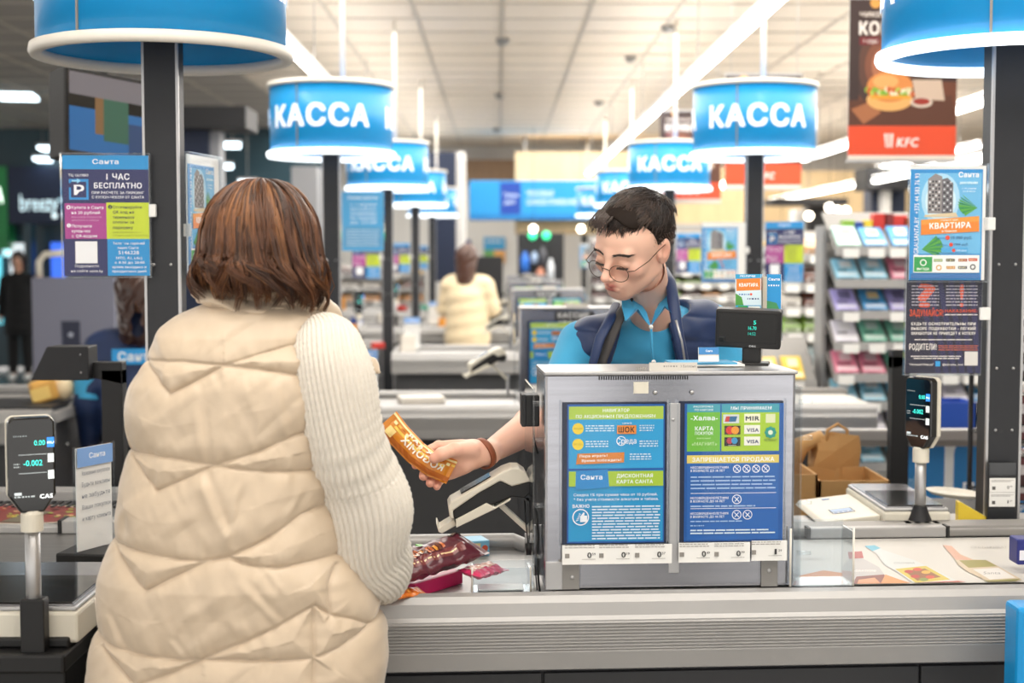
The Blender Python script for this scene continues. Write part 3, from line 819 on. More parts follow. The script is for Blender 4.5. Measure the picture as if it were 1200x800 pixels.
# ---------------------------------------------------------------- steel screen box with the poster boards
BX0, BX1, BZ0, BZ1 = -.242, .245, TOP, 1.297
def fx(px): return BX0 + (px - 640) / (922 - 640) * (BX1 - BX0)
def fz(py): return BZ1 - (py - 433) / (697 - 433) * (BZ1 - BZ0)
BOX_S = (BX1 - BX0) / 282
YF = .035
def steel_box():
    t = link_empty('steel_screen_box', CO, CR)
    MB().box(BX0, YF, BZ0, BX1, YF + .19, BZ1).build('housing', 'steel', t, bevel=.006)
    MB().box(BX0 + .002, YF - .006, BZ0, fx(660), YF, BZ0 + .055).build('foot_bracket', 'alu', t, bevel=.002)
    MB().box(fx(656), YF - .004, BZ0, fx(679), YF, fz(660)).build('foot_bracket', 'alu_dark', t, bevel=.001)
    MB().box(fx(884), YF - .004, BZ0, fx(903), YF, fz(660)).build('foot_bracket', 'alu_dark', t, bevel=.001)
    MB().box(fx(680), YF - .003, BZ0 + .008, fx(882), YF, fz(655)).build('lower_plate', 'steel', t, bevel=.001)
    MB().box(fx(779), YF - .006, BZ0 + .03, fx(791), YF, fz(470)).build('middle_strip', 'alu', t, bevel=.001)
    MB().box(BX0 - .001, YF - .006, BZ1 - .004, BX1 + .002, YF + .19, BZ1 + .003).build('top_lid', 'alu', t, bevel=.002)
    g = MB()
    for i in range(38): g.box(fx(700) + i * .0046, YF - .0015, BZ1 - .013, fx(700) + i * .0046 + .0024, YF + .001, BZ1 - .006)
    o = g.build('vent_slots', 'black', t); o['kind'] = 'stuff'
    for (x, y) in [(763, 457), (804, 457), (783, 490), (671, 682), (893, 677)]:
        MB().lathe([(.0001, -.003), (.003, -.0028), (.0042, 0)], 12).build('screw', 'alu', t, (fx(x), YF - .004, fz(y)), (R(-90), 0, 0))
    MB().box(fx(739), YF - .0025, fz(458), fx(755.5), YF, fz(444)).build('maker_plate', 'cream', t)
    p = Print(640, 697, BOX_S)
    p.rect(756, 444, 810, 453.5, 'd6d2ca'); p.words(772, 788, 449, 1.6, '8f8c86', 1); p.text('3 Баллона', 791, 808, 449.5, 2.6, '6d6a66', 0)
    p.text('ШТРИХ', 741, 754, 453, 4, '9a968c', .02)
    p.build('plate_print', 'print', t, (BX0, YF - .003, BZ0))
    p = Print(0, 0, 1)
    # left board
    for k, (x0, y0, x1, y1) in enumerate([(659.5, 483, 776, 641), (790, 482.5, 907, 640)]):
        w = (x1 - x0) * BOX_S; h = (y1 - y0) * BOX_S
        MB().box(0, -.005, 0, w, -.002, h).build('poster_board', 'dark_blue', t, (fx(x0), YF, fz(y1)))
        MB().box(-.004, -.012, -.004, w + .004, -.010, h + .004).build('clear_cover', 'acrylic', t, (fx(x0), YF, fz(y1)))
        MB().box(-.005, -.012, -.004, -.003, -.0, h + .004).box(w + .004, -.012, -.004, w + .006, 0, h + .004).build('cover_edge', 'clear_plastic', t, (fx(x0), YF, fz(y1)))
    s = BOX_S / 3.3333; W = 'f2f8ff'; Y = 'ecd23c'
    p = Print(130, 600, s)
    p.rect(148, 80, 510, 596, '1459a8'); p.rect(154, 88, 505, 318, '2aa0da'); p.rect(154, 88, 505, 136, 'a9c84e'); p.rect(154, 326, 505, 590, '1d97cf')
    p.text('НАВИГАТОР', 280, 378, 109, 12, W, .02); p.text('ПО АКЦИОННЫМ ПРЕДЛОЖЕНИЯМ', 180, 475, 131, 12, W, .02)
    for (y) in (170, 228): p.disc(188, y, 21, Y); p.text('АКЦИЯ' if y < 200 else 'ВЫГОДА', 172, 204, y + 3, 7, 'b08a20', .01)
    for b, (x0, x1, y) in enumerate([(216, 322, 156), (216, 300, 214), (416, 470, 156), (416, 485, 214), (380, 460, 262)]):
        for i in range(3): p.words(x0, x1, y + 6 + i * 9, 4.5, 'cfe9f8', b * 3 + i)
    p.rect(332, 158, 404, 190, 'e08a3a'); p.text('ШОК', 338, 396, 184, 19, '33211a', .05); p.text('цена', 352, 386, 153, 7, W, .01)
    p.text('Среда', 330, 404, 226, 20, W, .02); p.ring(348, 216, 18, 3, W)
    p.poly([(186, 262), (360, 258), (358, 296), (180, 302)], 'd5843a'); p.text('Пора играть!', 194, 296, 276, 9, W, .03, rot=-.02); p.text('Время побеждать!', 202, 348, 293, 9, W, .03, rot=-.02)
    p.rect(154, 328, 505, 384, 'a6c83a'); p.poly([(180, 328), (298, 320), (304, 388), (178, 396)], '2389cf'); p.text('Санта', 198, 278, 358, 17, W, .03)
    p.text('ДИСКОНТНАЯ', 332, 466, 352, 13, W, .03); p.text('КАРТА САНТА', 332, 466, 374, 13, W, .03)
    p.text('Скидка 1% при сумме чека от 10 рублей.', 172, 484, 420, 10, W, .02); p.text('* без учета стоимости алкоголя и табака.', 172, 488, 437, 10, W, .02)
    p.text('ВАЖНО', 168, 230, 463, 12, W, .04); p.ring(198, 498, 31, 4, W); p.poly([(196, 516), (196, 496), (208, 480), (213, 482), (211, 492), (222, 492), (222, 516)], W)
    for i in range(5): p.line(180 + i * 3, 512 - i * 7, 190 + i * 2, 508 - i * 5, 2.5, W)
    for i in range(12): p.words(240, 494, 462 + i * 10.8, 5, 'd9eefa', i + 20)
    p.build('poster_print', 'print_gloss', t, (fx(659.5), YF - .006, fz(641)))
    p = Print(565, 600, s)
    p.rect(583, 80, 955, 596, '1459a8'); p.rect(592, 82, 716, 258, '6fba3c'); p.rect(721, 82, 938, 258, 'a9cf34'); p.rect(592, 82, 716, 112, '3fa0b4'); p.rect(721, 82, 938, 114, '3fa0b4')
    p.text('РАССРОЧКА', 616, 690, 95, 7, W, .02); p.text('ПО КАРТАМ', 620, 688, 107, 7, W, .02)
    p.text('МЫ ПРИНИМАЕМ', 756, 908, 104, 12, W, .03)
    p.text('-Халва-', 606, 706, 142, 16, W, .04); p.text('КАРТА', 622, 690, 180, 14, W, .04); p.text('ПОКУПОК', 622, 690, 196, 11, W, .03); p.text('ФИРМЕННЫЙ', 628, 680, 212, 5, 'cfe9b8', 0); p.text('«МАГНИТ»', 610, 704, 236, 12, 'cfe9b8', .02)
    for (x, y, c) in [(757, 138, 'd4dde0'), (836, 136, 'f1f3d8'), (905, 137, 'dfe7c0'), (762, 180, '3b2b2c'), (836, 178, 'f0f3ea'), (762, 223, '22262c'), (836, 221, 'f0f3ea')]:
        wq = 30 if x < 900 else 18; p.rect(x - wq, y - 17, x + wq, y + 16, c)
    p.poly([(738, 128), (764, 128), (756, 148), (732, 148)], 'c8403c'); p.poly([(752, 128), (780, 128), (774, 148), (748, 148)], '2a6a9a')
    p.text('MIR', 812, 862, 144, 16, '2c3c4c', .05); p.disc(752, 180, 15, 'd8382c'); p.disc(772, 180, 15, 'e89a2c'); p.disc(752, 219, 12, 'b03a4a'); p.disc(770, 219, 12, '3a9ad0'); p.text('maestro', 748, 776, 238, 5, 'e8e8e8', 0)
    p.text('VISA', 816, 860, 186, 13, '2b3c6c', .04); p.text('VISA', 816, 860, 229, 13, '2b3c6c', .04)
    for i in range(8): a = i * math.pi / 4; p.disc(905 + 15 * math.cos(a), 189 + 15 * math.sin(a), 8, '1f9a8c', 8)
    p.disc(905, 189, 9, 'dff0d8'); p.text('БЕЛКАРТ', 882, 930, 222, 8, '4a6a2c', .02)
    p.rect(592, 272, 938, 590, '1d63b4'); p.rect(592, 272, 938, 302, 'e0cf6a'); p.text('ЗАПРЕЩАЕТСЯ ПРОДАЖА', 612, 920, 296, 15, W, .03)
    for j, (y, n) in enumerate([(322, 4), (436, 1), (494, 2)]):
        p.text('НЕСОВЕРШЕННОЛЕТНИМ', 606, 748, y, 8, W, .03); p.text('В ВОЗРАСТЕ ДО 18 ЛЕТ', 606, 734, y + 12, 8, W, .03)
        for i in range(n):
            r_ = 15 if j == 0 else 18; x = 780 + i * 36 + (0 if j == 0 else i * 5)
            p.ring(x, y + 2, r_, 3, W); p.line(x - 9, y - 7, x + 9, y + 11, 3, W); p.line(x + 7, y - 6, x - 7, y + 10, 3 if j else 1.5, W)
    for i in range(4): p.words(606, 925, 356 + i * 14, 5, 'a9cbee', i)
    p.rect(606, 413, 928, 415, W); p.words(606, 850, 465, 5, 'a9cbee', 6); p.rect(606, 470, 928, 472, W)
    p.words(606, 800, 521, 4, 'a9cbee', 8); p.words(606, 660, 537, 4, 'a9cbee', 9); p.words(606, 900, 555, 5, 'd9eefa', 10); p.words(606, 925, 566, 5, 'd9eefa', 11)
    p.build('poster_print', 'print_gloss', t, (fx(790.5), YF - .006, fz(641)))
    # price strips
    for (x0, y0, x1, y1) in [(659, 641, 781.5, 664.5), (789, 640, 869.5, 664), (871.5, 638.5, 911.5, 663)]:
        MB().box(fx(x0), YF - .016, fz(y1), fx(x1), YF - .013, fz(y0)).build('price_strip', 'white', t)
    p = Print(640, 697, BOX_S)
    for (x, a) in [(665, ('0', '59')), (703, ('0', '19')), (743, ('0', '37')), (793, ('0', '49')), (832, ('0', '99')), (874, ('1', '29'))]:
        q = -1.5 if x == 874 else 0
        for i in range(2): p.words(x - 3, x + 30, 646.5 + i * 2.4 + q, 1, 'a5a29e', i + x)
        p.rect(x - 3, 655 + q, x + 2, 660 + q, '8f8b86')
        p.text(a[0], x + 22 + (1.2 if a[0] == '1' else 0), x + (25 if a[0] == '1' else 26.5), 660 + q, 6.2, '2a2a2c', .03); p.text(a[1], x + 27.3, x + 31, 657 + q, 2.6, '2a2a2c', .02)
        p.rect(x + 16, 661.2 + q, x + 31, 661.7 + q, '9a9894')
    p.build('price_print', 'print', t, (BX0, YF - .0165, BZ0))
    # clear side screens
    for x0 in (BX0 - .022, BX1 + .012):
        MB().box(x0, YF + .01, BZ0 + .0, x0 + .004, YF + .22, BZ1 - .03).build('side_screen', 'clear_plastic', t, bevel=.001)
        for z in (BZ0 + .06, BZ0 + .16, BZ1 - .06, BZ1 - .13):
            MB().tube([(min(x0, x0 + .026), YF + .02, z), (x0 + .026, YF + .02, z)], .0045, 8).build('spacer', 'clear_plastic', t)
    return t
sb = steel_box()
tag(sb, 'nearest brushed steel screen box with two blue notice boards and price strips, before the cashier', 'screen', 'steel screen boxes')

# ---------------------------------------------------------------- card terminal on its arm
YT = toL((0, 2.80, 0)).y
def px_prof(pts, ox, oy, s, Y):      # crop coordinates -> local x,z of the counter at world depth Y
    out = []
    for x, y in pts:
        v = toL(P(ox + x / s, oy + y / s, Y)); out.append((v.x, v.z))
    return out
def terminal():
    t = link_empty('card_terminal', CO, CR)
    c8 = lambda pts: px_prof(pts, 400, 520, 4, 2.80)
    y0, y1 = YT, YT + .082
    MB().prism(c8([(500, 290), (512, 270), (640, 200), (760, 128), (800, 114), (835, 115), (868, 138), (888, 178), (800, 200), (745, 174), (640, 232), (522, 312), (528, 352), (508, 345)]), y0, y1).build('upper_shell', 'cream', t, bevel=.003)
    MB().prism(c8([(522, 310), (640, 232), (742, 174), (798, 200), (886, 180), (888, 232), (862, 258), (800, 250), (700, 288), (536, 352), (524, 345)]), y0 + .002, y1 - .002).build('lower_shell', 'black', t, bevel=.003)
    MB().prism(c8([(560, 236), (700, 158), (712, 166), (566, 246)]), y0 + .02, y1 - .01).build('display', 'black_gloss', t)
    for i in range(5):
        for j in range(3):
            x = 530 + i * 25; y = 276 - i * 13.5
            MB().prism(c8([(x, y), (x + 16, y - 9), (x + 14, y - 16), (x - 2, y - 6)]), y0 + .008 + j * .023, y0 + .025 + j * .023).build('key', 'white' if i else 'cream', t)
    MB().prism(c8([(536, 352), (680, 276), (720, 296), (795, 254), (790, 266), (720, 304), (538, 390)]), y0 - .004, y1 + .004).build('cradle', 'cream', t, bevel=.002)
    MB().prism(c8([(444, 374), (450, 372), (460, 396), (528, 356), (540, 384), (472, 422), (456, 414)]), y0 + .01, y1 - .01).build('cradle_hook', 'cream', t, bevel=.002)
    a, b = c8([(750, 300), (905, 442)])
    MB().box(-.005, -.012, 0, .005, .012, math.hypot(b[0] - a[0], b[1] - a[1])).build('arm', 'cream', t, (b[0], (y0 + y1) / 2, b[1]), (0, math.atan2(a[0] - b[0], a[1] - b[1]), 0), bevel=.002)
    e = c8([(912, 400), (914, 700)])
    MB().tube([(e[0][0], (y0 + y1) / 2, TOP - .004), (e[0][0], (y0 + y1) / 2, e[0][1])], .007, 10).build('post', 'alu', t)
    return t
tm = terminal()
tag(tm, 'cream and black card terminal on an angled arm left of the nearest steel box', 'card terminal', 'card terminals')
v = lambda x, y, Y=2.80: P(x, y, Y)
cb = MB().tube([v(617, 584, 2.83), v(622, 588, 2.82), (v(629, 600, 2.80)), v(631, 630, 2.79), v(630, 650, 2.78), v(631, 680, 2.77), v(633, 697, 2.75)], .0025, 6).build('power_cable', 'black')
tag(cb, 'black cable looping down beside the card terminal', 'cable')
cb2 = MB().tube([v(615, 586, 2.84), v(616, 610, 2.83), v(619, 638, 2.81), v(627, 664, 2.80), v(630, 697, 2.78)], .0015, 6).tube([v(619.5, 636, 2.81), v(621, 650, 2.805)], .0075, 8).build('thin_cable', 'black')
tag(cb2, 'thin black cable with a small ferrite block under the card terminal', 'cable')
# black reader on the side of the box
rd = thing('side_reader', 'black box reader on the left edge of the nearest steel box', 'reader', P(612, 500, 2.76), CR, None)
MB().box(0, 0, 0, .034, .05, .062).build('body', 'black', rd, bevel=.003); MB().box(-.001, -.002, .0, .008, .05, .063).build('face', 'charcoal', rd, bevel=.002)
MB().tube([(.022, .02, 0), (.025, .02, -.03), (.032, .015, -.055)], .002, 6).build('cable', 'black', rd)

# customer display on top of the box
cd = thing('customer_display', 'black customer display with green digits on top of the nearest steel box', 'display', P(880, 427, 2.86), R(-14))
zz = P(0, 427, 2.86).z
MB().box(-.018, .0, -.0, .018, .035, .045).build('stem', 'black', cd, bevel=.003)
MB().box(-.03, -.01, -.006, .035, .05, .004).build('foot', 'black', cd, bevel=.002)
hd = MB().box(-.072, -.012, 0, .058, .028, .078).build('head', 'black', cd, (0, 0, .034), (R(6), R(2), 0), bevel=.004)
MB().box(-.064, -.0135, .012, .050, -.0115, .07).build('screen', 'black_gloss', hd)
p = Print(0, 0, .001); p.text('5', -2, 3, -50, 8, '1fae9a', .02); p.text('16.70', -12, 4, -39, 7, '1fae9a', .0)
p.text('14:52', -12, 3, -28, 6, '178a7c', 0); p.text('DBS', -9, 4, -4, 3.5, '8a8a8a', 0)
p.build('digits', 'led', hd, (.006, -.015, -.0))
# leaflets in a clear stand behind it
lf = thing('leaflet_stand', 'small stand of blue and orange leaflets behind the customer display', 'leaflets', P(862, 366, 2.97), R(0))
MB().box(0, 0, -.06, .1, .05, .008).build('stand', 'clear_plastic', lf, bevel=.002)
sc_ = 2.97 / 1667 / 4
def leaf(x, y, rz, kind):
    MB().box(0, 0, 0, .055 if kind == 0 else .03, .0015, .08).build('leaflet', 'white', lf, (x, y, .0), (R(-4), 0, rz))
    p = Print(0, 160, .0005)
    if kind == 0:
        p.rect(0, 0, 108, 160, '2d9fd0'); p.rect(0, 20, 108, 130, 'cfe4ee'); p.poly([(4, 20), (106, 16), (106, 66), (4, 70)], 'e0812e'); p.text('КВАРТИРА', 16, 96, 52, 14, 'ffffff', .04); p.text('ПОЛУЧИ', 20, 84, 12, 8, 'ffffff', .02)
        p.poly([(0, 80), (26, 96), (34, 130), (0, 130)], '4f9a44'); p.disc(66, 84, 5, 'e2452c'); p.words(14, 60, 87, 5, '2a6bb0', 1); p.words(50, 100, 106, 6, '1c3d77', 2); p.rect(10, 132, 50, 158, '2fa052'); p.rect(54, 134, 104, 158, 'e8ece8')
    else:
        p.rect(0, 0, 58, 160, '1d8fcf'); p.text('Санта', 6, 52, 26, 10, 'ffffff', .03); p.words(6, 50, 50, 6, 'ffffff', 3); p.poly([(0, 110), (40, 120), (58, 160), (0, 160)], '3f8f5a')
    p.build('leaflet_print', 'print', lf, (x, y - .001, .0), (R(-4), 0, rz))
leaf(0, .0, R(4), 0); leaf(.066, .004, R(-8), 1); leaf(.006, .012, R(6), 0)
for i in range(4): MB().box(.058 + i * .002, .0, 0, .0592 + i * .002, .03, .075).build('leaflet', 'cream', lf)
# papers and little card on the lid
pt_ = thing('paper_tray', 'blue edged papers lying on the right end of the steel box lid', 'papers', P(788, 429.5, 2.80), CR)
MB().box(0, 0, 0, .145, .09, .004).build('paper', 'white', pt_); MB().box(.002, -.003, .004, .13, .085, .007).build('folder', 'shirt', pt_, rot=(0, 0, .03))
cs = thing('card_stand', 'small white card with a blue top standing on the steel box lid', 'card', P(819, 427, 2.79), CR)
MB().box(0, 0, .006, .04, .006, .034).build('card', 'white', cs, rot=(R(-8), 0, 0)); p = Print(0, 28, .001); p.rect(0, 0, 40, 14, '3f86c4'); p.text('Санта', 14, 27, 9, 4, 'ffffff', .02); p.build('card_print', 'print', cs, (0, -.001, .006), (R(-8), 0, 0))

# ---------------------------------------------------------------- repeats of counter, box and terminal down the shop
for n in range(2, 6):
    off = Vector((.0, SP * (n - 1), 0)); o = ORD[n - 1]
    c = dup(rc, CO + off, R(.6), '%s till counter from the camera in the right row' % o, 'till counters')
    for ch in list(c.children):
        if ch.name.startswith('picture_mat') and n > 2: bpy.data.objects.remove(ch)
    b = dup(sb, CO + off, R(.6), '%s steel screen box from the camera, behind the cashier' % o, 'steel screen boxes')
    MB().box(fx(728), YF - .004, fz(486), fx(826), YF, fz(443)).build('plate_and_reflection', 'charcoal', b)  # name plate and the dark reflection around it, painted as one charcoal sheet
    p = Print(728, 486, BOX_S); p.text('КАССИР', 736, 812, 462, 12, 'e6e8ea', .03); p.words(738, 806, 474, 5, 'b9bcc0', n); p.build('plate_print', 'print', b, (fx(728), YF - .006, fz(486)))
    dup(tm, CO + off + Vector((-.02, 0, .02)), R(8 if n == 2 else -6), '%s card terminal from the camera, on its arm beside a steel box' % o, 'card terminals')

# ================================================================ things on the near right counter
# scale with a pole display
def scale_display(t, z0, hz, face, txt=True):
    MB().tube([(0, 0, z0), (0, 0, hz - .045)], .013, 16).build('display_pole', 'alu', t)
    MB().lathe([(.001, 0), (.019, 0), (.019, .03), (.016, .036), (.001, .036)], 20, (0, 0, hz - .065)).build('collar', 'cream', t, smooth=False)
    w, h = .078, .128
    body = [(-w / 2, .03), (-w / 2 + .02, 0), (w / 2 - .02, 0), (w / 2, .03), (w / 2, h + .03), (w / 2 - .008, h + .038), (-w / 2 + .008, h + .038), (-w / 2, h + .03)]
    hd = MB().prism(body, -.014, .010).build('display_head', 'black_gloss', t, (0, 0, hz - .032), (0, 0, face), bevel=.004)
    MB().prism([(x * 1.03, z * 1.005 + .0) for x, z in body], .010, .022).build('back_shell', 'cream', hd, bevel=.003)
    p = Print(0, 0, .001)
    p.text('0.00', 4, 22, -147, 9, '3fe0d0', .0); p.text('-0.002', -14, 17, -112, 10, '3fe0d0', .0)
    for y in (132, 100): p.rect(-22, -y, 24, -y + .8, '9aa0a0')
    p.rect(25, -160, 37, -143, '2b6fc0'); p.text('P/U', 26, 36, -149, 4, 'ffffff', 0)
    p.rect(26, -132, 36, -117, 'b9bdbb'); p.rect(26, -103, 36, -88, 'b9bdbb'); p.text('кг', 28, 34, -122, 4, '222222', 0); p.text('РУБ', 27, 35, -97, 3, '222222', 0); p.text('КГ', 28, 34, -91, 3, '222222', 0)
    p.words(-30, -8, -163, 2, '6a7070', 1); p.words(-30, -20, -115, 2, '9aa0a0', 3); p.words(-30, -20, -110, 2, '9aa0a0', 4)
    p.text('CAS', 12, 33, -55, 7, 'e6e8e8', .04); p.words(-30, 5, -58, 2.5, '8a9090', 2); p.rect(-30, -67, -18, -62, '9aa0a0')
    p.build('digits', 'led', hd, (0, -.0148, 0 - .03))
    return hd
def scale(name_lbl, loc, rz, pole, hz, face, foot=True, w=.16, d=.36, h=.045):
    t = thing('till_scale', name_lbl, 'scale', loc, rz)
    MB().box(0, 0, .006, w, d, h).build('body', 'cream', t, bevel=.006)
    MB().box(.004, .004, h, w - .004, d - .004, h + .008).build('platter_rim', 'alu', t, bevel=.003)
    MB().box(.010, .010, h + .008, w - .010, d - .010, h + .011).build('platter', 'steel', t, bevel=.002)
    MB().box(.014, .014, h + .011, w - .014, d * .62, h + .014).build('scanner_glass', 'black_gloss', t, bevel=.002)
    return t
v0 = Q(1022, 607, .885)
sc1 = scale('white till scale with glass platter and keypad behind the near counter rail', (v0.x - .005, 3.30, TOP - .004), 0, None, 0, 0)
kp = MB().prism([(0, .0), (.0, .028), (-.13, .012), (-.14, .0)], 0, .30).build('keypad', 'cream', sc1, (0, .02, .006), bevel=.003)
p = Print(0, 0, .001, fn=lambda u, w, l: (u, w, .0350 + (u) * .124 + l))
p.rect(-95, -150, -40, -95, '2c3038'); p.rect(-92, -147, -43, -115, '9ab4d4'); p.rect(-92, -112, -43, -98, 'dfe3ea'); p.rect(-80, -290, -60, -275, '4a78b4')
for i in range(4):
    for j in range(2): p.rect(-90 + i * 12, -111 + j * 7, -81 + i * 12, -106 + j * 7, '5f86c0')
p.build('keypad_print', 'print', sc1, (0, .0, .0))
ds1 = thing('pole_display', 'green-black scale display on a steel pole at the right, turned sideways', 'display', (P(1078, 600, 3.3).x, 3.3, TOP - .004))
MB().box(-.05, -.05, 0, .075, .06, .022).build('base', 'charcoal', ds1, bevel=.008, seg=3)
for i in range(4): MB().box(-.045 + i * .022, -.045, .022, -.028 + i * .022, -.01, .026).build('key', 'black', ds1, bevel=.002)
MB().lathe([(.03, .02), (.018, .05), (.015, .06)], 16).build('pole_foot', 'charcoal', ds1)
scale_display(ds1, .02, P(0, 508, 3.3).z - TOP, R(-58))
# tray and leaflets, yellow folder
tr = tag(MB().lathe([(.001, 0), (.06, 0), (.075, .010), (.071, .010), (.058, .004), (.001, .004)], 28).build('paper_plate', 'cream', None, (P(1118, 590, 3.72).x, 3.72, TOP - .004 + .013), (0, R(4), 0)), 'cream oval tray lying behind the pole display', 'tray')
yf = tag(MB().prism([(0, 0), (0, .05), (.006, .05), (.085, .004), (.085, 0)], 0, .03).build('yellow_folder', 'print', None, (P(1115, 600, 3.45).x, 3.40, TOP - .004), (0, 0, R(-6))), 'bright yellow folded card leaning behind the counter rail by the right pole', 'folder')
for f in yf.data.polygons: pass
at = yf.data.color_attributes.new('Col', 'FLOAT_COLOR', 'CORNER'); at.data.foreach_set('color', [x for _ in range(len(yf.data.loops)) for x in (*lin('e6c93a'), 1)])
# label holder on the right pole
lh = thing('price_holder', 'clear price label holder at the foot of the near right pole', 'label holder', (P(1156, 611, 3.39).x, 3.385, P(0, 612, 3.39).z))
w_ = .067
MB().box(0, 0, 0, w_, .008, .142).build('backing', 'charcoal', lh)
for z, h in ((.0, .032), (.112, .03)): MB().box(.002, -.003, z, w_ - .001, 0, z + h).build('clear_pocket', 'clear_plastic', lh)
for z, a, b in ((.071, '0', '59'), (.036, '1', '29')):
    MB().box(.003, -.004, z, w_ - .002, -.001, z + .034).build('price_card', 'white', lh)
    p = Print(0, 34, .001); p.words(4, 58, 6, 1.4, '9a9894', 1); p.words(4, 50, 9, 1.4, '9a9894', 2); p.rect(6, 20, 14, 28, '55524e'); p.text(a, 42 + (1.5 if a == '1' else 0), 45.5 if a == '1' else 47, 26, 8, '222222', .02); p.text(b, 48, 54, 22, 4, '222222', .01)
    p.build('price_print', 'print', lh, (0.003, -.0042, z))
# clear acrylic stands on the counter
def acr_box(lbl, loc, rz, w, d, h, low=.03):
    t = thing('acrylic_holder', lbl, 'holder', loc, rz)
    MB().box(0, 0, 0, w, .003, h * .96).build('front_sheet', 'clear_plastic', t, bevel=.001)
    MB().box(0, d, 0, w, d + .003, h).build('back_sheet', 'clear_plastic', t, bevel=.001)
    MB().box(0, 0, 0, .003, d, h * .9).build('side_sheet', 'clear_plastic', t); MB().box(w - .003, 0, 0, w, d, h * .9).build('side_sheet', 'clear_plastic', t)
    MB().box(0, 0, 0, w, d, .003).build('bottom_sheet', 'clear_plastic', t)
    for x in (.0, w): MB().tube([(x, 0, .0), (x, 0, h * .96)], .0022, 6).build('edge', 'sign_ring', t)
    return t
v0 = Q(925, 690, TOP)
acr_box('clear acrylic leaflet holder right of the nearest steel box', (v0.x + .004, v0.y + .012, TOP + .002), CR, .124, .07, .118)
v0 = Q(553, 700, TOP - .02)
ah = acr_box('low clear acrylic coin tray in the basin left of the steel box', (v0.x, v0.y + .03, TOP - .019), CR, .115, .06, .052)
tag(MB().box(0, 0, 0, .09, .05, .002).build('receipt', 'white', None, (v0.x + .012, v0.y + .035, TOP - .015), (0, 0, CR)), 'white slip of paper lying in the clear coin tray', 'paper')
# cartons and bag behind the box
def carton(lbl, x0, x1, y0, y1, z0, z1, rz=0):
    t = thing('cardboard_box', lbl, 'box', (x0, y0, z0), rz)
    w, d, h = x1 - x0, y1 - y0, z1 - z0
    MB().box(0, 0, 0, w, .006, h).box(0, d - .006, 0, w, d, h).box(0, 0, 0, .006, d, h).box(w - .006, 0, 0, w, d, h).box(0, 0, 0, w, d, .006).build('body', 'kraft', t)
    return t
a = P(938, 612, 3.95); b = P(958, 562, 3.95); c2 = P(1041, 560, 3.95)
cart = thing('packing_bench', 'low dark shelf behind the near counter carrying the cartons', 'bench', (a.x - .12, 3.86, 0))
MB().box(0, 0, a.z - .02, .78, .5, a.z - .002).build('shelf_board', 'charcoal', cart)
for x in (.02, .73):
    for y in (.02, .45): MB().box(x, y, 0, x + .03, y + .03, a.z - .02).build('leg', 'black', cart)
carton('tall brown carton left behind the near till scale', a.x - .06, b.x - .004, 3.93, 4.15, a.z, P(0, 556, 3.95).z)
carton('wide brown carton behind the near till scale', b.x, c2.x, 3.93, 4.2, a.z, b.z)
pb = thing('paper_bag', 'crumpled brown paper bag standing in the cartons', 'bag', (P(980, 560, 4.2).x, 4.24, a.z))
mb = MB(); q = random.Random(3)
ring_ = [(-.07, -.03), (0, -.04), (.07, -.03), (.075, .03), (0, .045), (-.07, .03)]
vs = []; 
for j, z in enumerate((0, .06, .12, .17, .2)):
    for (x, y) in ring_: vs.append((x * (1 - .03 * j) + q.uniform(-.01, .01) * (j > 0), y * (1 + .1 * j) + q.uniform(-.01, .01), z + (q.uniform(-.02, .02) if j == 4 else 0)))
mb.add(vs, [(j * 6 + i, j * 6 + (i + 1) % 6, (j + 1) * 6 + (i + 1) % 6, (j + 1) * 6 + i) for j in range(4) for i in range(6)])
mb.build('bag_body', 'kraft', pb)
MB().tube([(-.03, -.04, .19), (-.03, -.045, .23), (.0, -.05, .25), (.03, -.045, .23), (.03, -.04, .19)], .005, 6).build('handle', 'kraft', pb)
mb = MB(); mb.tube([(-.13, 0, .10), (-.10, 0, .18), (-.05, 0, .2), (.0, 0, .14)], [.035, .05, .045, .03], 8, flat=.6)
mb.build('folded_top', 'kraft', pb)

# bags at the right edge
bb_ = thing('blue_pack', 'dark blue pack with a white label at the right edge of the counter', 'pack', Q(1192, 662, TOP + .02))
MB().box(0, 0, 0, .09, .05, .052).build('pack_body', 'print', bb_, bevel=.004); me = bb_.children[0].data
at = me.color_attributes.new('Col', 'FLOAT_COLOR', 'CORNER'); at.data.foreach_set('color', [x for _ in range(len(me.loops)) for x in (*lin('222a78'), 1)])
p = Print(0, 0, .001); p.rect(4, -30, 30, -10, 'e4e6ee'); p.build('label', 'print', bb_, (0, -.001, 0))
bs = thing('blue_bag', 'blue shopping bag hanging at the right edge before the counter', 'bag', P(1191, 800, 2.55))
bs.location.z = .62
MB().box(0, 0, 0, .12, .07, .26).build('bag_body', 'sign_blue', bs, bevel=.008, seg=2)
MB().tube([(.03, .03, .25), (.035, .04, .3), (.06, .06, .315), (.085, .04, .3), (.09, .03, .25)], .004, 6).build('handle', 'sign_blue', bs)

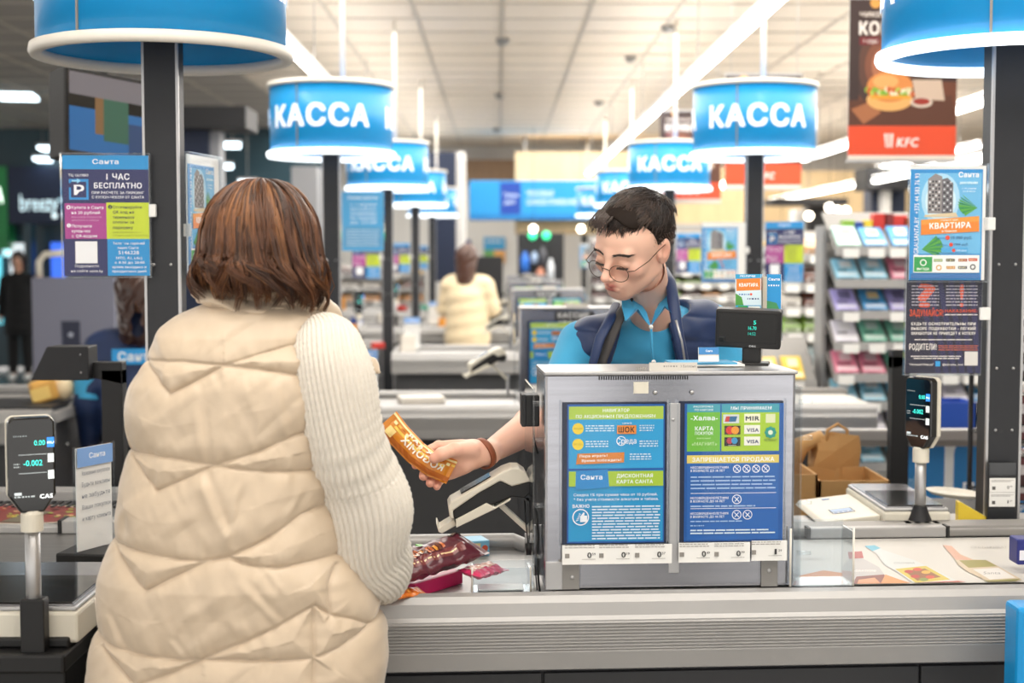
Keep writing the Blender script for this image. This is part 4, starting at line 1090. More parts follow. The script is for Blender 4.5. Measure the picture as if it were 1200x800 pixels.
# ---------------------------------------------------------------- sweets
def pack(name, lbl, cat, spine, w, th, crimp=.014, nseg=28, nrm=(0, -.3, 1), cols=None, mat_='foil', puff=1.0, wr=.0):
    """a pillow pack along a bent spine; returns thing and the surface function for its print"""
    spine = [Vector(p) for p in spine]; seg = [0]
    for i in range(1, len(spine)): seg.append(seg[-1] + (spine[i] - spine[i - 1]).length)
    Lt = seg[-1]; up0 = Vector(nrm).normalized()
    def fr(s):
        s = min(max(s, 0), Lt); i = 0
        while i < len(seg) - 2 and seg[i + 1] < s: i += 1
        f = (s - seg[i]) / (seg[i + 1] - seg[i]); p = spine[i].lerp(spine[i + 1], f)
        a = spine[max(i - 1, 0)]; b = spine[min(i + 2, len(spine) - 1)]
        t = (b - a).normalized(); side = t.cross(up0).normalized(); up = side.cross(t).normalized()
        return p, t, side, up
    def thick(s):
        d = min(s, Lt - s)
        return max(0, min(1, (d - crimp * .7) / .022)) ** .5 if d > crimp * .7 else 0
    q = random.Random(5); wn = [[q.uniform(-1, 1) for _ in range(40)] for _ in range(30)]
    def S(s, vv, lift=0, side_=1):       # vv in -1..1 across, upper face
        p, t, sd, up = fr(s); k = thick(s)
        z = (1 - abs(vv) ** 2.6) * th / 2 * k * puff
        jj = s / Lt * 25; a_ = int(jj); b_ = int((vv + 1) * 4)
        wv = wn[a_][b_] * (1 - jj + a_) + wn[min(a_ + 1, 29)][b_] * (jj - a_)
        zz = wv * wr * k + (.0012 * math.sin(s * 1400) if k == 0 else 0)
        return p + sd * (vv * w / 2 * (1 - .06 * k)) + up * ((z + lift) * side_ + zz)
    t = thing(name, lbl, cat, tuple(spine[0]))
    o = Vector(spine[0]); mb = MB(); vs = []; nv = 12; ns = 60
    for i in range(ns + 1):
        for j in range(nv + 1): vs.append(tuple(S(Lt * i / ns, -1 + 2 * j / nv) - o))
    off = len(vs)
    for i in range(ns + 1):
        for j in range(nv + 1): vs.append(tuple(S(Lt * i / ns, -1 + 2 * j / nv, .0006, -1) - o))
    fs = []; cc = []
    for i in range(ns):
        for j in range(nv):
            a = i * (nv + 1) + j
            fs += [(a, a + nv + 1, a + nv + 2, a + 1), (off + a, off + a + 1, off + a + nv + 2, off + a + nv + 1)]
        for a in (i * (nv + 1), i * (nv + 1) + nv): fs.append((a, off + a, off + a + nv + 1, a + nv + 1))
    mb.add(vs, fs, cols, True); mb.build('wrapper', mat_, t)
    def fn(u, vv, l): return tuple(S(u, vv / (w / 2), .0014 + l) - o)
    return t, fn, Lt
# the bar in the hand: spine in picture points at depth ~2.8
BARY = 2.78
bar_pts = [P(453, 492, BARY), P(468, 510, BARY), P(487, 530, BARY), P(508, 545, BARY + .002), P(530, 553, BARY + .01)]
bar_t, bfn, BL = pack('chocolate_bar', 'orange chocolate bar pack held out in the cashier\'s hand', 'chocolate bar', bar_pts, .052, .018, nrm=(-.15, -1, .42), cols='d8871f', wr=.0012)
p = Print(0, 0, 1, fn=bfn); H = .023
p.rect(.0, -H * .99, BL, -H * .55, 'b5611a'); p.rect(.02, .002, BL - .02, .0075, 'f2cf5a'); p.rect(.0, H * .8, BL, H * .98, 'f7e6a8')
for i in range(14): p.rect(.012 + i * .0115, H * .35 + (i % 3) * .002, .02 + i * .0115, H * .62, ['f7e9b0', 'e8c04a', 'c06a1c'][i % 3])
pp = Print(0, 0, 1, fn=lambda u, v_, l: bfn(BL - u, -v_, l))
p.rect(.012, -.018, .03, .0, 'f0d890')
pp.text('ROGOMIX', .022, .122, .0065, .0145, 'fbf6ea', .05)
pp.text('MIX BAR', .03, .12, -.012, .008, 'fbf6ea', .05)
p.build('wrapper_print', 'print', bar_t); pp.build('wrapper_lettering', 'print', bar_t)
zb_ = TOP - .0195
def sweets(name, lbl, pA, pB, zA, zB, w, th, col, fnp, **k):
    a = Q(*pA, zA); b = Q(*pB, zB)
    return pack(name, lbl, 'sweets', [a.lerp(b, i / 5) for i in range(6)], w, th, cols=col, **k)
# brown pack on top
tA, fA, LA = sweets('croissant_pack', 'large brown glossy snack pack lying on top in the basin', (436, 676), (556, 637), zb_ + .055, zb_ + .085, .098, .05, '5a2430', None, nrm=(-.1, -.45, 1), wr=.004, crimp=.02)
p = Print(0, 0, 1, fn=lambda u, v_, l: fA(u, -v_, l))
p.rect(.01, .020, LA * .8, .036, '7a3a3a'); p.rect(.02, .028, LA * .72, .031, 'e8cfa0')
for i in range(16): p.rect(.03 + i * .0085, -.004 + (i % 2) * .003, .036 + i * .0085, .016, ['a8552c', 'd8933a', '6d3c2a', 'c86a2c'][i % 4])
p.text('CROISSANT', .02, .11, .018, .011, 'f0e4d8', .04); p.rect(.03, -.03, .10, -.014, 'c0602a'); p.rect(.05, -.026, .08, -.018, 'e0a04a'); p.disc(.125, -.02, .008, '5a9a3a', 12); p.rect(LA - .05, -.03, LA - .022, -.014, '30141c')
for i in range(3): p.rect(LA - .047, -.028 + i * .005, LA - .025, -.0265 + i * .005, 'c9b0a0')
p.build('wrapper_print', 'foil', tA)
# pink carton with blue tone
a = Q(486, 701, zb_); b = Q(578, 678, zb_)
pk = thing('pink_sweet_box', 'bright pink sweet box under the brown pack', 'sweets', (a.x, a.y, zb_), math.atan2(b.y - a.y, b.x - a.x) + .12)
MB().box(0, 0, 0, .155, .075, .028).build('box_body', 'print_gloss', pk, bevel=.002); me = pk.children[0].data
at = me.color_attributes.new('Col', 'FLOAT_COLOR', 'CORNER'); at.data.foreach_set('color', [x for _ in range(len(me.loops)) for x in (*lin('d8246a'), 1)])
p = Print(0, 0, .001, fn=lambda u, v_, l: (u, -v_ * 0 + v_ + .0, .0285 + l))
p.rect(4, -70, 150, -4, 'e04a80'); p.rect(60, -66, 148, -20, 'f0b8c0'); p.disc(85, -40, 14, 'c9502c'); p.disc(105, -35, 10, 'e8c04a'); p.disc(122, -48, 10, '8fae3a'); p.text('КОНФЕТЫ', 10, 56, -30, 9, 'ffffff', .03)
p.build('box_print', 'print_gloss', pk)
tP, fP, LP = sweets('pink_wrapped_sweet', 'crinkled pink foil sweet lying against the pink box', (548, 672), (583, 664), zb_ + .04, zb_ + .03, .055, .02, 'd83a6a', None, wr=.003, crimp=.006)
p = Print(0, 0, 1, fn=fP); p.rect(.01, -.01, LP - .01, .01, 'f0c0b0'); p.build('wrapper_print', 'foil', tP)
v0 = Q(556, 655, zb_)
bl = thing('blue_juice_carton', 'small light blue carton behind the brown pack', 'carton', (v0.x - .01, v0.y + .02, zb_), R(18))
MB().box(0, 0, 0, .045, .06, .035).build('carton_body', 'print', bl, bevel=.002); me = bl.children[0].data
at = me.color_attributes.new('Col', 'FLOAT_COLOR', 'CORNER'); at.data.foreach_set('color', [x for _ in range(len(me.loops)) for x in (*lin('7fc0e0'), 1)])
p = Print(0, 0, .001); p.rect(4, -30, 24, -6, 'e8d8a0'); p.disc(34, -18, 7, 'd05a3a'); p.rect(4, -12, 40, -4, '5a9a4a'); p.build('carton_print', 'print', bl, (0, -.001, 0))
tO, fO, LO = sweets('orange_wafer_pack', 'small orange wafer pack at the front left of the basin', (440, 699), (496, 692), TOP + .004, TOP + .0, .04, .012, 'd9772a', None, wr=.0015, crimp=.008)
p = Print(0, 0, 1, fn=fO); 
for i in range(9): p.rect(.01 + i * .008, -.012, .014 + i * .008, .012, 'f0a040' if i % 2 else 'b8501c')
p.build('wrapper_print', 'foil', tO)

# ================================================================ LEFT TILLS
LO_ = Vector((-.95, 2.42, 0))
lt = thing('till_counter', 'nearest left till counter with black front and the round pizza picture', 'counter', LO_, 0, 'till counters')
MB().box(-1.6, .04, .08, .19, .50, .80).box(-1.6, .50, .08, .18, 1.36, .83).build('cabinet', 'black', lt, bevel=.005)
MB().box(-1.6, 0, .80, .20, .50, .835).build('front_shelf', 'black', lt, bevel=.006)
MB().box(-1.6, .50, .83, .20, 1.36, TOP - .004).build('deck', 'steel_top', lt, bevel=.003)
MB().box(-1.6, .865, TOP - .004, -.07, .905, TOP + .012).box(-.07, .86, TOP - .004, .22, .915, TOP + .026).build('front_rail', 'alu_plain', lt, bevel=.003)
MB().box(-.075, .858, TOP - .002, -.066, .918, TOP + .028).build('end_cap', 'black', lt)
MB().box(-1.6, 1.29, TOP - .004, .20, 1.36, TOP + .026).build('back_rail', 'alu_plain', lt, bevel=.004)
g = MB()
for i in range(60): g.box(-1.0 + i * .02, 1.2, TOP - .004, -.99 + i * .02, 1.285, TOP + .0005)
o = g.build('grille', 'charcoal', lt); o['kind'] = 'stuff'
class LPrint(Print):
    def pt(p, x, y):
        v = Q(x, y, TOP); return (v.x - LO_.x, v.y - LO_.y, TOP - .002 + .0003 * p.layer)
p = LPrint(0, 0, 1); p.layer = 1
p.rect(-60, 591, 116, 611, '8b8a6a'); 
def ell(cx, cy, rx, ry, c, n=28): p.poly([(cx + rx * math.cos(2 * math.pi * i / n), cy + ry * math.sin(2 * math.pi * i / n)) for i in range(n)], c)
ell(22, 601, 92, 12, 'c9c3b2'); ell(22, 601, 88, 11, '7c2e2a'); q = random.Random(2)
for i in range(70):
    x = 22 + q.uniform(-80, 80); y = 601 + q.uniform(-8, 8)
    ell(x, y, q.uniform(2, 5), q.uniform(.5, 1.1), q.choice(['b04038', '5a1e1e', 'd0a878', '8f9a3c', '9c3028']), 8)
p.poly([(0, 611), (40, 597), (60, 599), (30, 612)], '6b6350'); p.text('ПИЦЦА', 75, 108, 610.5, 5, 'c9cf4a', .03); p.text('ПО-ДОМАШНЕМУ', 8, 20, 606, 3, 'd9d84a', .02)
p.build('pizza_print', 'print', lt)
tag(MB().box(0, 0, 0, .13, .10, .022).build('card_reader', 'black', None, (P(70, 648, 2.98).x, 2.95, TOP - .002), (0, 0, R(-8)), bevel=.004), 'flat black card reader lying behind the left scale', 'card reader')
# near left scale with display
s_a = Q(87, 695, .935)
sc2 = scale('near left till scale with dark glass platter and cream body', (s_a.x - .36, 2.47, .835), 0, None, 0, 0, w=.36, d=.37, h=.062)
MB().box(-.01, -.01, -.0, .345, .36, .018).build('base_tray', 'black', sc2, bevel=.004)
pp_ = P(38, 735, 2.44)
ds2 = thing('pole_display', 'near left scale display with glowing 0.00 and -0.002 on a steel pole', 'display', (pp_.x, 2.45, .835))
MB().box(-.02, -.016, -.02, .022, .014, P(0, 700, 2.45).z - .835).build('socket', 'black', ds2, bevel=.003)
scale_display(ds2, .03, P(0, 578, 2.45).z - .835, R(25))
# clear price sign
v0 = P(118, 610, 3.0)
sg = thing('acrylic_sign', 'clear upright sign with a blue heading beside the left counter edge', 'sign', (P(119, 610, 3.05).x, 3.0, TOP + .002), R(64))
hs = (610 - 478) * 3.05 / 1667
MB().box(-.06, -.003, 0, .06, .0, hs).build('clear_sheet', 'acrylic', sg); MB().box(-.062, -.004, 0, -.058, .002, hs).box(.058, -.004, 0, .062, .002, hs).build('sheet_edge', 'clear_plastic', sg)
MB().box(-.06, -.03, 0, .06, .03, .004).build('foot', 'clear_plastic', sg)
MB().box(-.054, .0005, .02, .054, .002, hs - .004).build('paper', 'white', sg)
p = Print(0, 0, .001); hh = hs * 1000
p.rect(-54, -hh + 4, 54, -hh + 44, '7fa6dc'); p.text('Санта', -18, 30, -hh + 28, 11, 'ffffff', .02)
for i, s_t in enumerate(['Уважаемые покупатели', 'Будьте вежливы', 'не забудьте', 'Ваши покупки', 'и карту клиента']): p.text(s_t, -42, 44, -hh + 62 + i * 24, 9, '6d7480', .0)
p.build('paper_print', 'print', sg, (0, -.004, 0))
# black scanner arms
def scanner_arm(lbl, X, Y, ztop, mirror=1):
    t = thing('scanner_arm', lbl, 'scanner', (X, Y, 0))
    MB().box(-.028, -.02, 0, .028, .03, ztop - .02).build('post', 'black', t, bevel=.002)
    m = mirror
    MB().prism([(.028 * m, ztop), (.028 * m, ztop - .06), (-.10 * m, ztop - .03), (-.10 * m, ztop - .0)], -.02, .03).build('arm', 'black', t, bevel=.002)
    h = MB().prism([(-.05 * m, ztop + .045), (-.16 * m, ztop + .045), (-.17 * m, ztop - .03) if 0 else (-.205 * m, ztop - .045), (-.05 * m, ztop - .045)], -.06, .03).build('hood', 'charcoal', t, bevel=.003)
    for z in (-.03, .03): MB().ball((-.07 * m, -.062, ztop + z * .8), .003, 8, 6).build('screw', 'alu', t)
    return t
scanner_a = scanner_arm('black post with a hooded arm behind the near left counter', P(134, 500, 3.85).x, 3.85, P(0, 424, 3.85).z)
scanner_arm('black post with a small hood behind the right warning poster', P(1053, 500, 4.45).x, 4.45, P(0, 410, 4.45).z, -1)

# second left till: belt with the bread
L2 = Vector((-2.12, 5.92, 0))
lt2 = thing('till_counter', 'second left till counter with the packed bread on its belt', 'counter', L2, 0, 'till counters')
counter_parts(lt2, -1.3, .25, True, base_r=.24)
MB().box(-1.2, .09, TOP - .03, .22, .74, TOP + .002).build('belt', 'charcoal', lt2)
MB().box(-1.3, .78, TOP - .03, .25, .86, TOP + .03).build('rim', 'alu_plain', lt2, bevel=.01)
MB().box(-1.3, .04, TOP - .002, -.12, .1, TOP + .02).build('rim', 'alu_plain', lt2, bevel=.01)
for i in range(6): MB().ball((-1.1 + i * .28, .055, .73), .006, 8, 6).build('bolt', 'alu', lt2)
br = thing('bread_pack', 'packed yellow bread loaf lying on the second left belt', 'bread', (P(60, 482, 6.25).x, 6.25, TOP + .01), R(25))
mb = MB(); mb.box(-.075, -.05, 0, .035, .05, .095); mb.build('loaf', 'print', br, bevel=.015, seg=3, rot=(0, R(-14), 0)); me = br.children[0].data
at = me.color_attributes.new('Col', 'FLOAT_COLOR', 'CORNER'); at.data.foreach_set('color', [x for _ in range(len(me.loops)) for x in (*lin('dda955'), 1)])
MB().ball((.05, 0, .05), (.05, .05, .055), 14, 8, 'efd9b0').build('clear_wrap', 'foil', br)
MB().box(-.08, -.053, .015, .0, -.05, .07, 'f0cf7a').build('label', 'print', br, rot=(0, R(-14), 0))
# further left tills
for n in range(3, 6):
    y = 2.53 + SP * (n - 1)
    dup(lt2, (-1.10, y + .12, 0), 0, '%s left till counter from the camera' % ORD[n - 1], 'till counters')
# ================================================================ PEOPLE
def head_sdf(h=.0022, female=False, lo=(-.11, -.15, -.16), hi=(.11, .14, .14)):
    """head in its own frame: face towards -Y, up +Z, centre between the ears"""
    s = SDF(lo, hi, h)
    s.d = s.ell((0, .018, .032), (.074, .096, .084))
    s.uni(s.ell((0, -.030, .030), (.064, .062, .058)), .03)
    s.uni(s.ell((0, -.032, -.030), (.058, .055, .070)), .03)
    for m in (-1, 1):
        s.uni(s.cap((m * .048, .006, -.048), (m * .018, -.064, -.086), .019, .016), .028)
        s.uni(s.ell((m * .043, -.060, -.026), (.020, .020, .017)), .022)       # cheekbone
    s.uni(s.ell((0, -.071, -.090), (.020, .015, .014)), .018)                  # chin
    s.uni(s.cap((-.040, -.078, .016), (.040, -.078, .016), .0095), .016)       # brow ridge
    s.uni(s.ell((0, -.086, .010), (.016, .012, .016)), .012)
    for m in (-1, 1): s.sub(s.ell((m * .031, -.101, -.007), (.017, .013, .0115)), .014)   # eye sockets
    for m in (-1, 1):
        s.uni(s.ell((m * .031, -.0775, -.008), (.0150, .0135, .0125)), .003)
        s.sub(s.cap((m * .018, -.0925, -.0135), (m * .044, -.0865, -.0135), .0012), .002)  # lid crease
        s.uni(s.cap((m * .018, -.0905, -.0125), (m * .044, -.084, -.0125), .0016), .003)
    s.uni(s.cap((0, -.092, .006), (0, -.113, -.032), .0078, .0092), .010)      # nose
    s.uni(s.ell((0, -.1165, -.0365), (.0105, .0100, .0088)), .006)
    for m in (-1, 1):
        s.uni(s.ell((m * .0115, -.1055, -.0395), (.0068, .0085, .0065)), .005)
        s.sub(s.ell((m * .006, -.1105, -.0475), (.0033, .0048, .0035)), .002)
    s.uni(s.ell((0, -.079, -.062), (.029, .020, .022)), .016)                  # muzzle
    s.uni(s.cap((-.0, -.0995, -.0600), (.023, -.0885, -.0640), .0044, .0022), .004)
    s.uni(s.cap((-.0, -.0995, -.0600), (-.023, -.0885, -.0640), .0046, .0026), .004)
    s.uni(s.cap((-.014, -.0945, -.0705), (.014, -.0945, -.0705), .0048), .005)
    s.sub(s.cap((-.020, -.0945, -.0648), (.020, -.0945, -.0648), .0012), .002)
    s.sub(s.ell((0, -.1005, -.0815), (.016, .006, .0045)), .006)
    for m in (-1, 1):                                                            # ears
        s.uni(s.ell((m * .0755, .012, -.004), (.0085, .0185, .0305), (R(-12), 0, R(m * -14))), .006)
        s.sub(s.ell((m * .0845, .008, .000), (.0060, .0095, .0165), (R(-12), 0, R(m * -14))), .003)
        s.uni(s.ell((m * .0765, -.004, -.010), (.0045, .005, .007)), .003)
    return s
def head_colour(v, base, lip, stubble=0, cheek=None):
    n = len(v); c = np.tile(np.array(lin(base), np.float32), (n, 1))
    def mix(mask, colr):
        nonlocal c; c = c * (1 - mask[:, None]) + np.array(lin(colr), np.float32) * mask[:, None]
    g = lambda p, r: np.exp(-(((v[:, 0] - p[0]) / r[0]) ** 2 + ((v[:, 1] - p[1]) / r[1]) ** 2 + ((v[:, 2] - p[2]) / r[2]) ** 2))
    for m in (-1, 1):
        mix(.35 * g((m * .045, -.075, -.03), (.02, .03, .02)), cheek or 'd58a76')
        mix(.35 * g((m * .031, -.095, -.012), (.018, .02, .010)), 'a9705e')
        mix(.45 * g((m * .083, .012, -.004), (.012, .02, .03)), 'd27e68')
    mix(.35 * g((0, -.118, -.037), (.012, .015, .012)), 'd27e68')
    if stubble: mix(stubble * np.clip((-v[:, 2] - .052) / .03, 0, 1) * np.clip((-v[:, 1] - .0) / .04, 0, 1), '9a7468')
    mix(np.clip(1.3 * (g((0, -.100, -.0600), (.019, .008, .0045)) + g((0, -.100, -.0705), (.014, .008, .0055))), 0, 1), lip)
    return c
def limb(name, pts, rs, m, parent, k=12, n=28, wr=.002, seed=0, col=None):
    """a sleeve or leg with soft folds"""
    pts = [Vector(p) for p in pts]
    P_ = []; R_ = []
    N = len(pts)
    for i in range(N - 1):
        p0, p1, p2, p3 = pts[max(i - 1, 0)], pts[i], pts[i + 1], pts[min(i + 2, N - 1)]
        for j in range(k):
            t = j / k
            P_.append(.5 * ((2 * p1) + (p2 - p0) * t + (2 * p0 - 5 * p1 + 4 * p2 - p3) * t * t + (3 * p1 - p0 - 3 * p2 + p3) * t ** 3))
            R_.append(rs[i] + (rs[i + 1] - rs[i]) * (t * t * (3 - 2 * t)))
    P_.append(pts[-1]); R_.append(rs[-1])
    q = random.Random(seed); vs = []; fs = []
    t = (P_[1] - P_[0]).normalized(); up = Vector((0, 1, 0)) if abs(t.y) < .8 else Vector((1, 0, 0)); nr = t.cross(up).normalized()
    L_ = len(P_)
    for i, p in enumerate(P_):
        a = P_[max(i - 1, 0)]; b = P_[min(i + 1, L_ - 1)]; t = (b - a).normalized()
        nr = (nr - t * nr.dot(t)).normalized(); bi = t.cross(nr)
        for j in range(n):
            an = 2 * math.pi * j / n
            f = math.sin(i * .55 + 2.2 * math.sin(an + seed) + seed) * wr + math.sin(i * 1.1 - 2 * an) * wr * .5
            r = R_[i] + f
            vs.append(p + nr * (math.cos(an) * r) + bi * (math.sin(an) * r))
    for i in range(L_ - 1):
        for j in range(n):
            j2 = (j + 1) % n; fs.append((i * n + j, i * n + j2, (i + 1) * n + j2, (i + 1) * n + j))
    mb = MB(); mb.add(vs, fs, col, True); mb.add([vs[j] for j in range(n)], [tuple(range(n - 1, -1, -1))], col); mb.add([vs[(L_ - 1) * n + j] for j in range(n)], [tuple(range(n))], col)
    return mb.build(name, m, parent)
def strands(name, parent, paths, cols, r=.0011, n=4, M=None):
    """hair drawn as tapering strands, one mesh"""
    NV = []; NF = []; NC = []; base = 0
    for path, c in zip(paths, cols):
        p = np.asarray(path, np.float32); k = len(p)
        t = np.gradient(p, axis=0); t /= np.linalg.norm(t, axis=1)[:, None] + 1e-9
        a = np.cross(t, np.array([.3, .2, .93], np.float32)); a /= np.linalg.norm(a, axis=1)[:, None] + 1e-9
        b = np.cross(t, a)
        rr = r * (1 - np.linspace(0, 1, k) ** 3 * .85)
        for j in range(n):
            an = 2 * math.pi * j / n
            NV.append(p + a * (math.cos(an) * rr)[:, None] * 1.6 + b * (math.sin(an) * rr)[:, None])
            NC.append(np.tile(np.array(lin(c) if isinstance(c, str) else c, np.float32), (k, 1)))
        for j in range(n):
            j2 = (j + 1) % n; i = np.arange(k - 1)
            NF.append(np.stack([base + j * k + i, base + j2 * k + i, base + j2 * k + i + 1, base + j * k + i + 1], 1))
        base += n * k
    v = np.concatenate(NV)
    if M is not None: v = xf(v, M)
    return np_mesh(name, v, np.concatenate(NF), 'hair', parent, np.concatenate(NC))
def finger(s, pts, r0, r1, k=.004):
    n = len(pts)
    for i in range(n - 1):
        a = r0 + (r1 - r0) * i / (n - 1); b = r0 + (r1 - r0) * (i + 1) / (n - 1)
        s.uni(s.cap(pts[i], pts[i + 1], a, b), k if i == 0 else .003)
        if 0 < i: s.uni(s.ell(pts[i], (a * 1.08,) * 3), .003)

# ---------------------------------------------------------------- the cashier
man = thing('person', 'cashier with thin glasses, navy vest over light blue shirt, holding out a bar', 'person', (.33, 3.42, 0))
MO = Vector((.33, 3.42, 0))
HC = P(743, 288, 3.14)
HM = Matrix.Translation(HC - MO) @ Euler((0, R(13), 0)).to_matrix().to_4x4() @ Euler((0, 0, R(-40))).to_matrix().to_4x4() @ Euler((R(30), 0, 0)).to_matrix().to_4x4() @ Matrix.Scale(.95, 4)
hs_ = head_sdf(.0021)
hv, hf = hs_.mesh(); hcol = head_colour(hv, 'edbfa8', 'bc6a60', .30)
hv2 = xf(hv, HM)
SKIN = np.array(lin('edbfa8'), np.float32)
Sr = P(676, 392, 3.27) - MO; Sl = P(846, 372, 3.42) - MO       # his right shoulder (picture left), his left shoulder
neck0 = Vector(xf(np.array([[0, .030, -.075]]), HM)[0]); neck1 = P(772, 372, 3.36) - MO
wr_ = P(570, 532, 2.86) - MO; el_ = P(650, 482, 3.12) - MO; sh_ = Sr + Vector((.008, .02, -.02))
el2 = Vector((.26, -.02, 1.06)); wr2 = Vector((.20, -.24, .97))
b = SDF((-.42, -.70, .0), (.36, .22, 1.5), .009)
b.d = b.cap((0, .02, .95), (0.02, .0, 1.22), .125, .13)
b.uni(b.ell((.01, -.02, 1.24), (.15, .09, .13)), .05)
b.uni(b.cap(tuple(neck1 + Vector((0, .03, -.04))), tuple(neck0), .045, .045), .03)
for m in (-1, 1):
    b.uni(b.cap((m * .09, .02, .93), (m * .10, .0, .48), .085, .055), .03); b.uni(b.cap((m * .10, .0, .48), (m * .11, .03, .08), .055, .038), .02)
    b.uni(b.cap((m * .11, .03, .045), (m * .12, -.12, .035), .042, .034), .02)
b.uni(b.cap(tuple(sh_), tuple(el_), .045, .038), .04); b.uni(b.cap(tuple(Sl + Vector((-.02, 0, -.03))), tuple(el2), .045, .038), .04); b.uni(b.cap(tuple(el2), tuple(wr2), .038, .027), .02)
b.uni(b.ell(tuple(wr2 + Vector((0, -.07, -.01))), (.042, .06, .018)), .02)
bv, bf = b.mesh()
# neck and throat at a finer step
nk = SDF((-.10, -.26, 1.22), (.26, .10, 1.56), .004)
nk.d = nk.cap(tuple(neck1 + Vector((-.005, .025, -.05))), tuple(neck0), .050, .050)
nk.uni(nk.cap(tuple(neck1 + Vector((-.03, -.02, -.03))), tuple(neck0 + Vector((-.02, -.05, .0))), .014, .012), .03)
nv_, nf_ = nk.mesh()
# forearm and hand, fine
hn = SDF((-.55, -.74, 1.0), (-.03, -.28, 1.34), .0026)
e3 = el_
hn.d = hn.cap(tuple(e3), tuple(e3.lerp(wr_, .35)), .036, .040)
hn.uni(hn.cap(tuple(e3.lerp(wr_, .3)), tuple(e3.lerp(wr_, .97)), .040, .0225), .012)
hw = lambda x, y, Y: tuple(P(x, y, Y) - MO)
WY = 2.80
# palm
hn.uni(hn.cap(hw(572, 531, 2.855), hw(536, 534, 2.82), .0205, .023), .02)
hn.uni(hn.cap(hw(554, 525, 2.84), hw(524, 528, 2.825), .017, .017), .02)
hn.uni(hn.cap(hw(554, 539, 2.84), hw(533, 546, 2.83), .018, .017), .018)
hn.uni(hn.cap(hw(545, 545, 2.82), hw(530, 553, 2.835), .016, .013), .012)
# thumb over the front of the bar
finger(hn, [hw(552, 527, 2.815), hw(532, 527, 2.785), hw(517, 532, 2.764), hw(509, 537, 2.762)], .0155, .0108, .014)
# fingers behind the bar, tips coming out below it
for (pts, r0, r1) in [
    ([hw(540, 522, 2.83), hw(514, 522, 2.825), hw(496, 530, 2.812), hw(487, 545, 2.786)], .0105, .0082),
    ([hw(538, 530, 2.84), hw(514, 534, 2.838), hw(499, 546, 2.818), hw(496, 558, 2.785)], .0108, .0088),
    ([hw(538, 540, 2.84), hw(520, 546, 2.838), hw(507, 556, 2.818), hw(504, 566, 2.786)], .0105, .0085),
    ([hw(540, 548, 2.84), hw(526, 556, 2.835), hw(515, 563, 2.816), hw(512, 570, 2.79)], .0095, .0075)]:
    finger(hn, pts, r0, r1, .008)
fv, ff = hn.mesh()
hcl = np.tile(np.array(lin('edbba4'), np.float32), (len(fv), 1))
for t_ in [hw(487, 545, 2.786), hw(496, 558, 2.785), hw(504, 566, 2.786), hw(512, 570, 2.79), hw(509, 537, 2.762), hw(530, 526, 2.79)]:
    g_ = np.exp(-(((fv - np.array(t_)) / .014) ** 2).sum(1)) * .5
    hcl = hcl * (1 - g_[:, None]) + np.array(lin('d98672'), np.float32) * g_[:, None]
vv_ = [hv2, bv, nv_, fv]; o_ = np.cumsum([0] + [len(a) for a in vv_])
np_mesh('body', np.concatenate(vv_), np.concatenate([f + o_[i] for i, f in enumerate([hf, bf, nf_, ff])]), 'skin', man,
        np.concatenate([hcol, np.tile(SKIN, (len(bv), 1)), np.tile(SKIN, (len(nv_), 1)), hcl]))
# thumb nail
# eyebrows and lashes
def HX(p): return tuple(HM @ Vector(p))
fv0 = hv[hv[:, 1] < -.03]
def ysurf(x, z):
    d = (fv0[:, 0] - x) ** 2 + (fv0[:, 2] - z) ** 2; return float(fv0[np.argsort(d)[:5], 1].min())
q = random.Random(4)
for m in (-1, 1):
    pa = []; pc = []
    for i in range(110):
        u = q.random(); x = .012 + u * .038; z = .0140 + .006 * math.sin(u * 2.4) - .004 * u + q.uniform(-.0022, .0022); y = ysurf(m * x, z) - .0006
        pa.append([(m * x, y, z), (m * (x + .0035), ysurf(m * (x + .0035), z + .002) - .001, z + .002), (m * (x + .007), ysurf(m * (x + .007), z + .0012) - .0003, z + .0012)]); pc.append('2a1d18')
    strands('eyebrow', man, pa, pc, .00055, 4, HM); pa = []; pc = []
    for i in range(40):
        u = q.random(); x = .018 + u * .027; y = ysurf(m * x, -.0138) - .0005
        pa.append([(m * x, y, -.0138), (m * (x + .001), y - .004, -.016), (m * (x + .002), y - .006, -.0165)]); pc.append('2a1d18')
    strands('eyelashes', man, pa, pc, .0005, 4, HM)
# hair: cap following the skull, then strands
def scalp(az, el_, lift=.0):
    """point on the skull; az 0 = front(-Y), pi/2 = +X; el 0 = equator, pi/2 = crown"""
    ce = math.cos(el_)
    return np.array([math.sin(az) * ce * (.076 + lift), .018 - math.cos(az) * ce * (.098 + lift), .032 + math.sin(el_) * (.086 + lift)], np.float32)
h1 = SDF((-.11, -.13, -.09), (.11, .15, .17), .003)
h1.d = h1.ell((0, .020, .036), (.079, .101, .090))
h1.uni(h1.ell((0, -.036, .074), (.056, .048, .036)), .03)
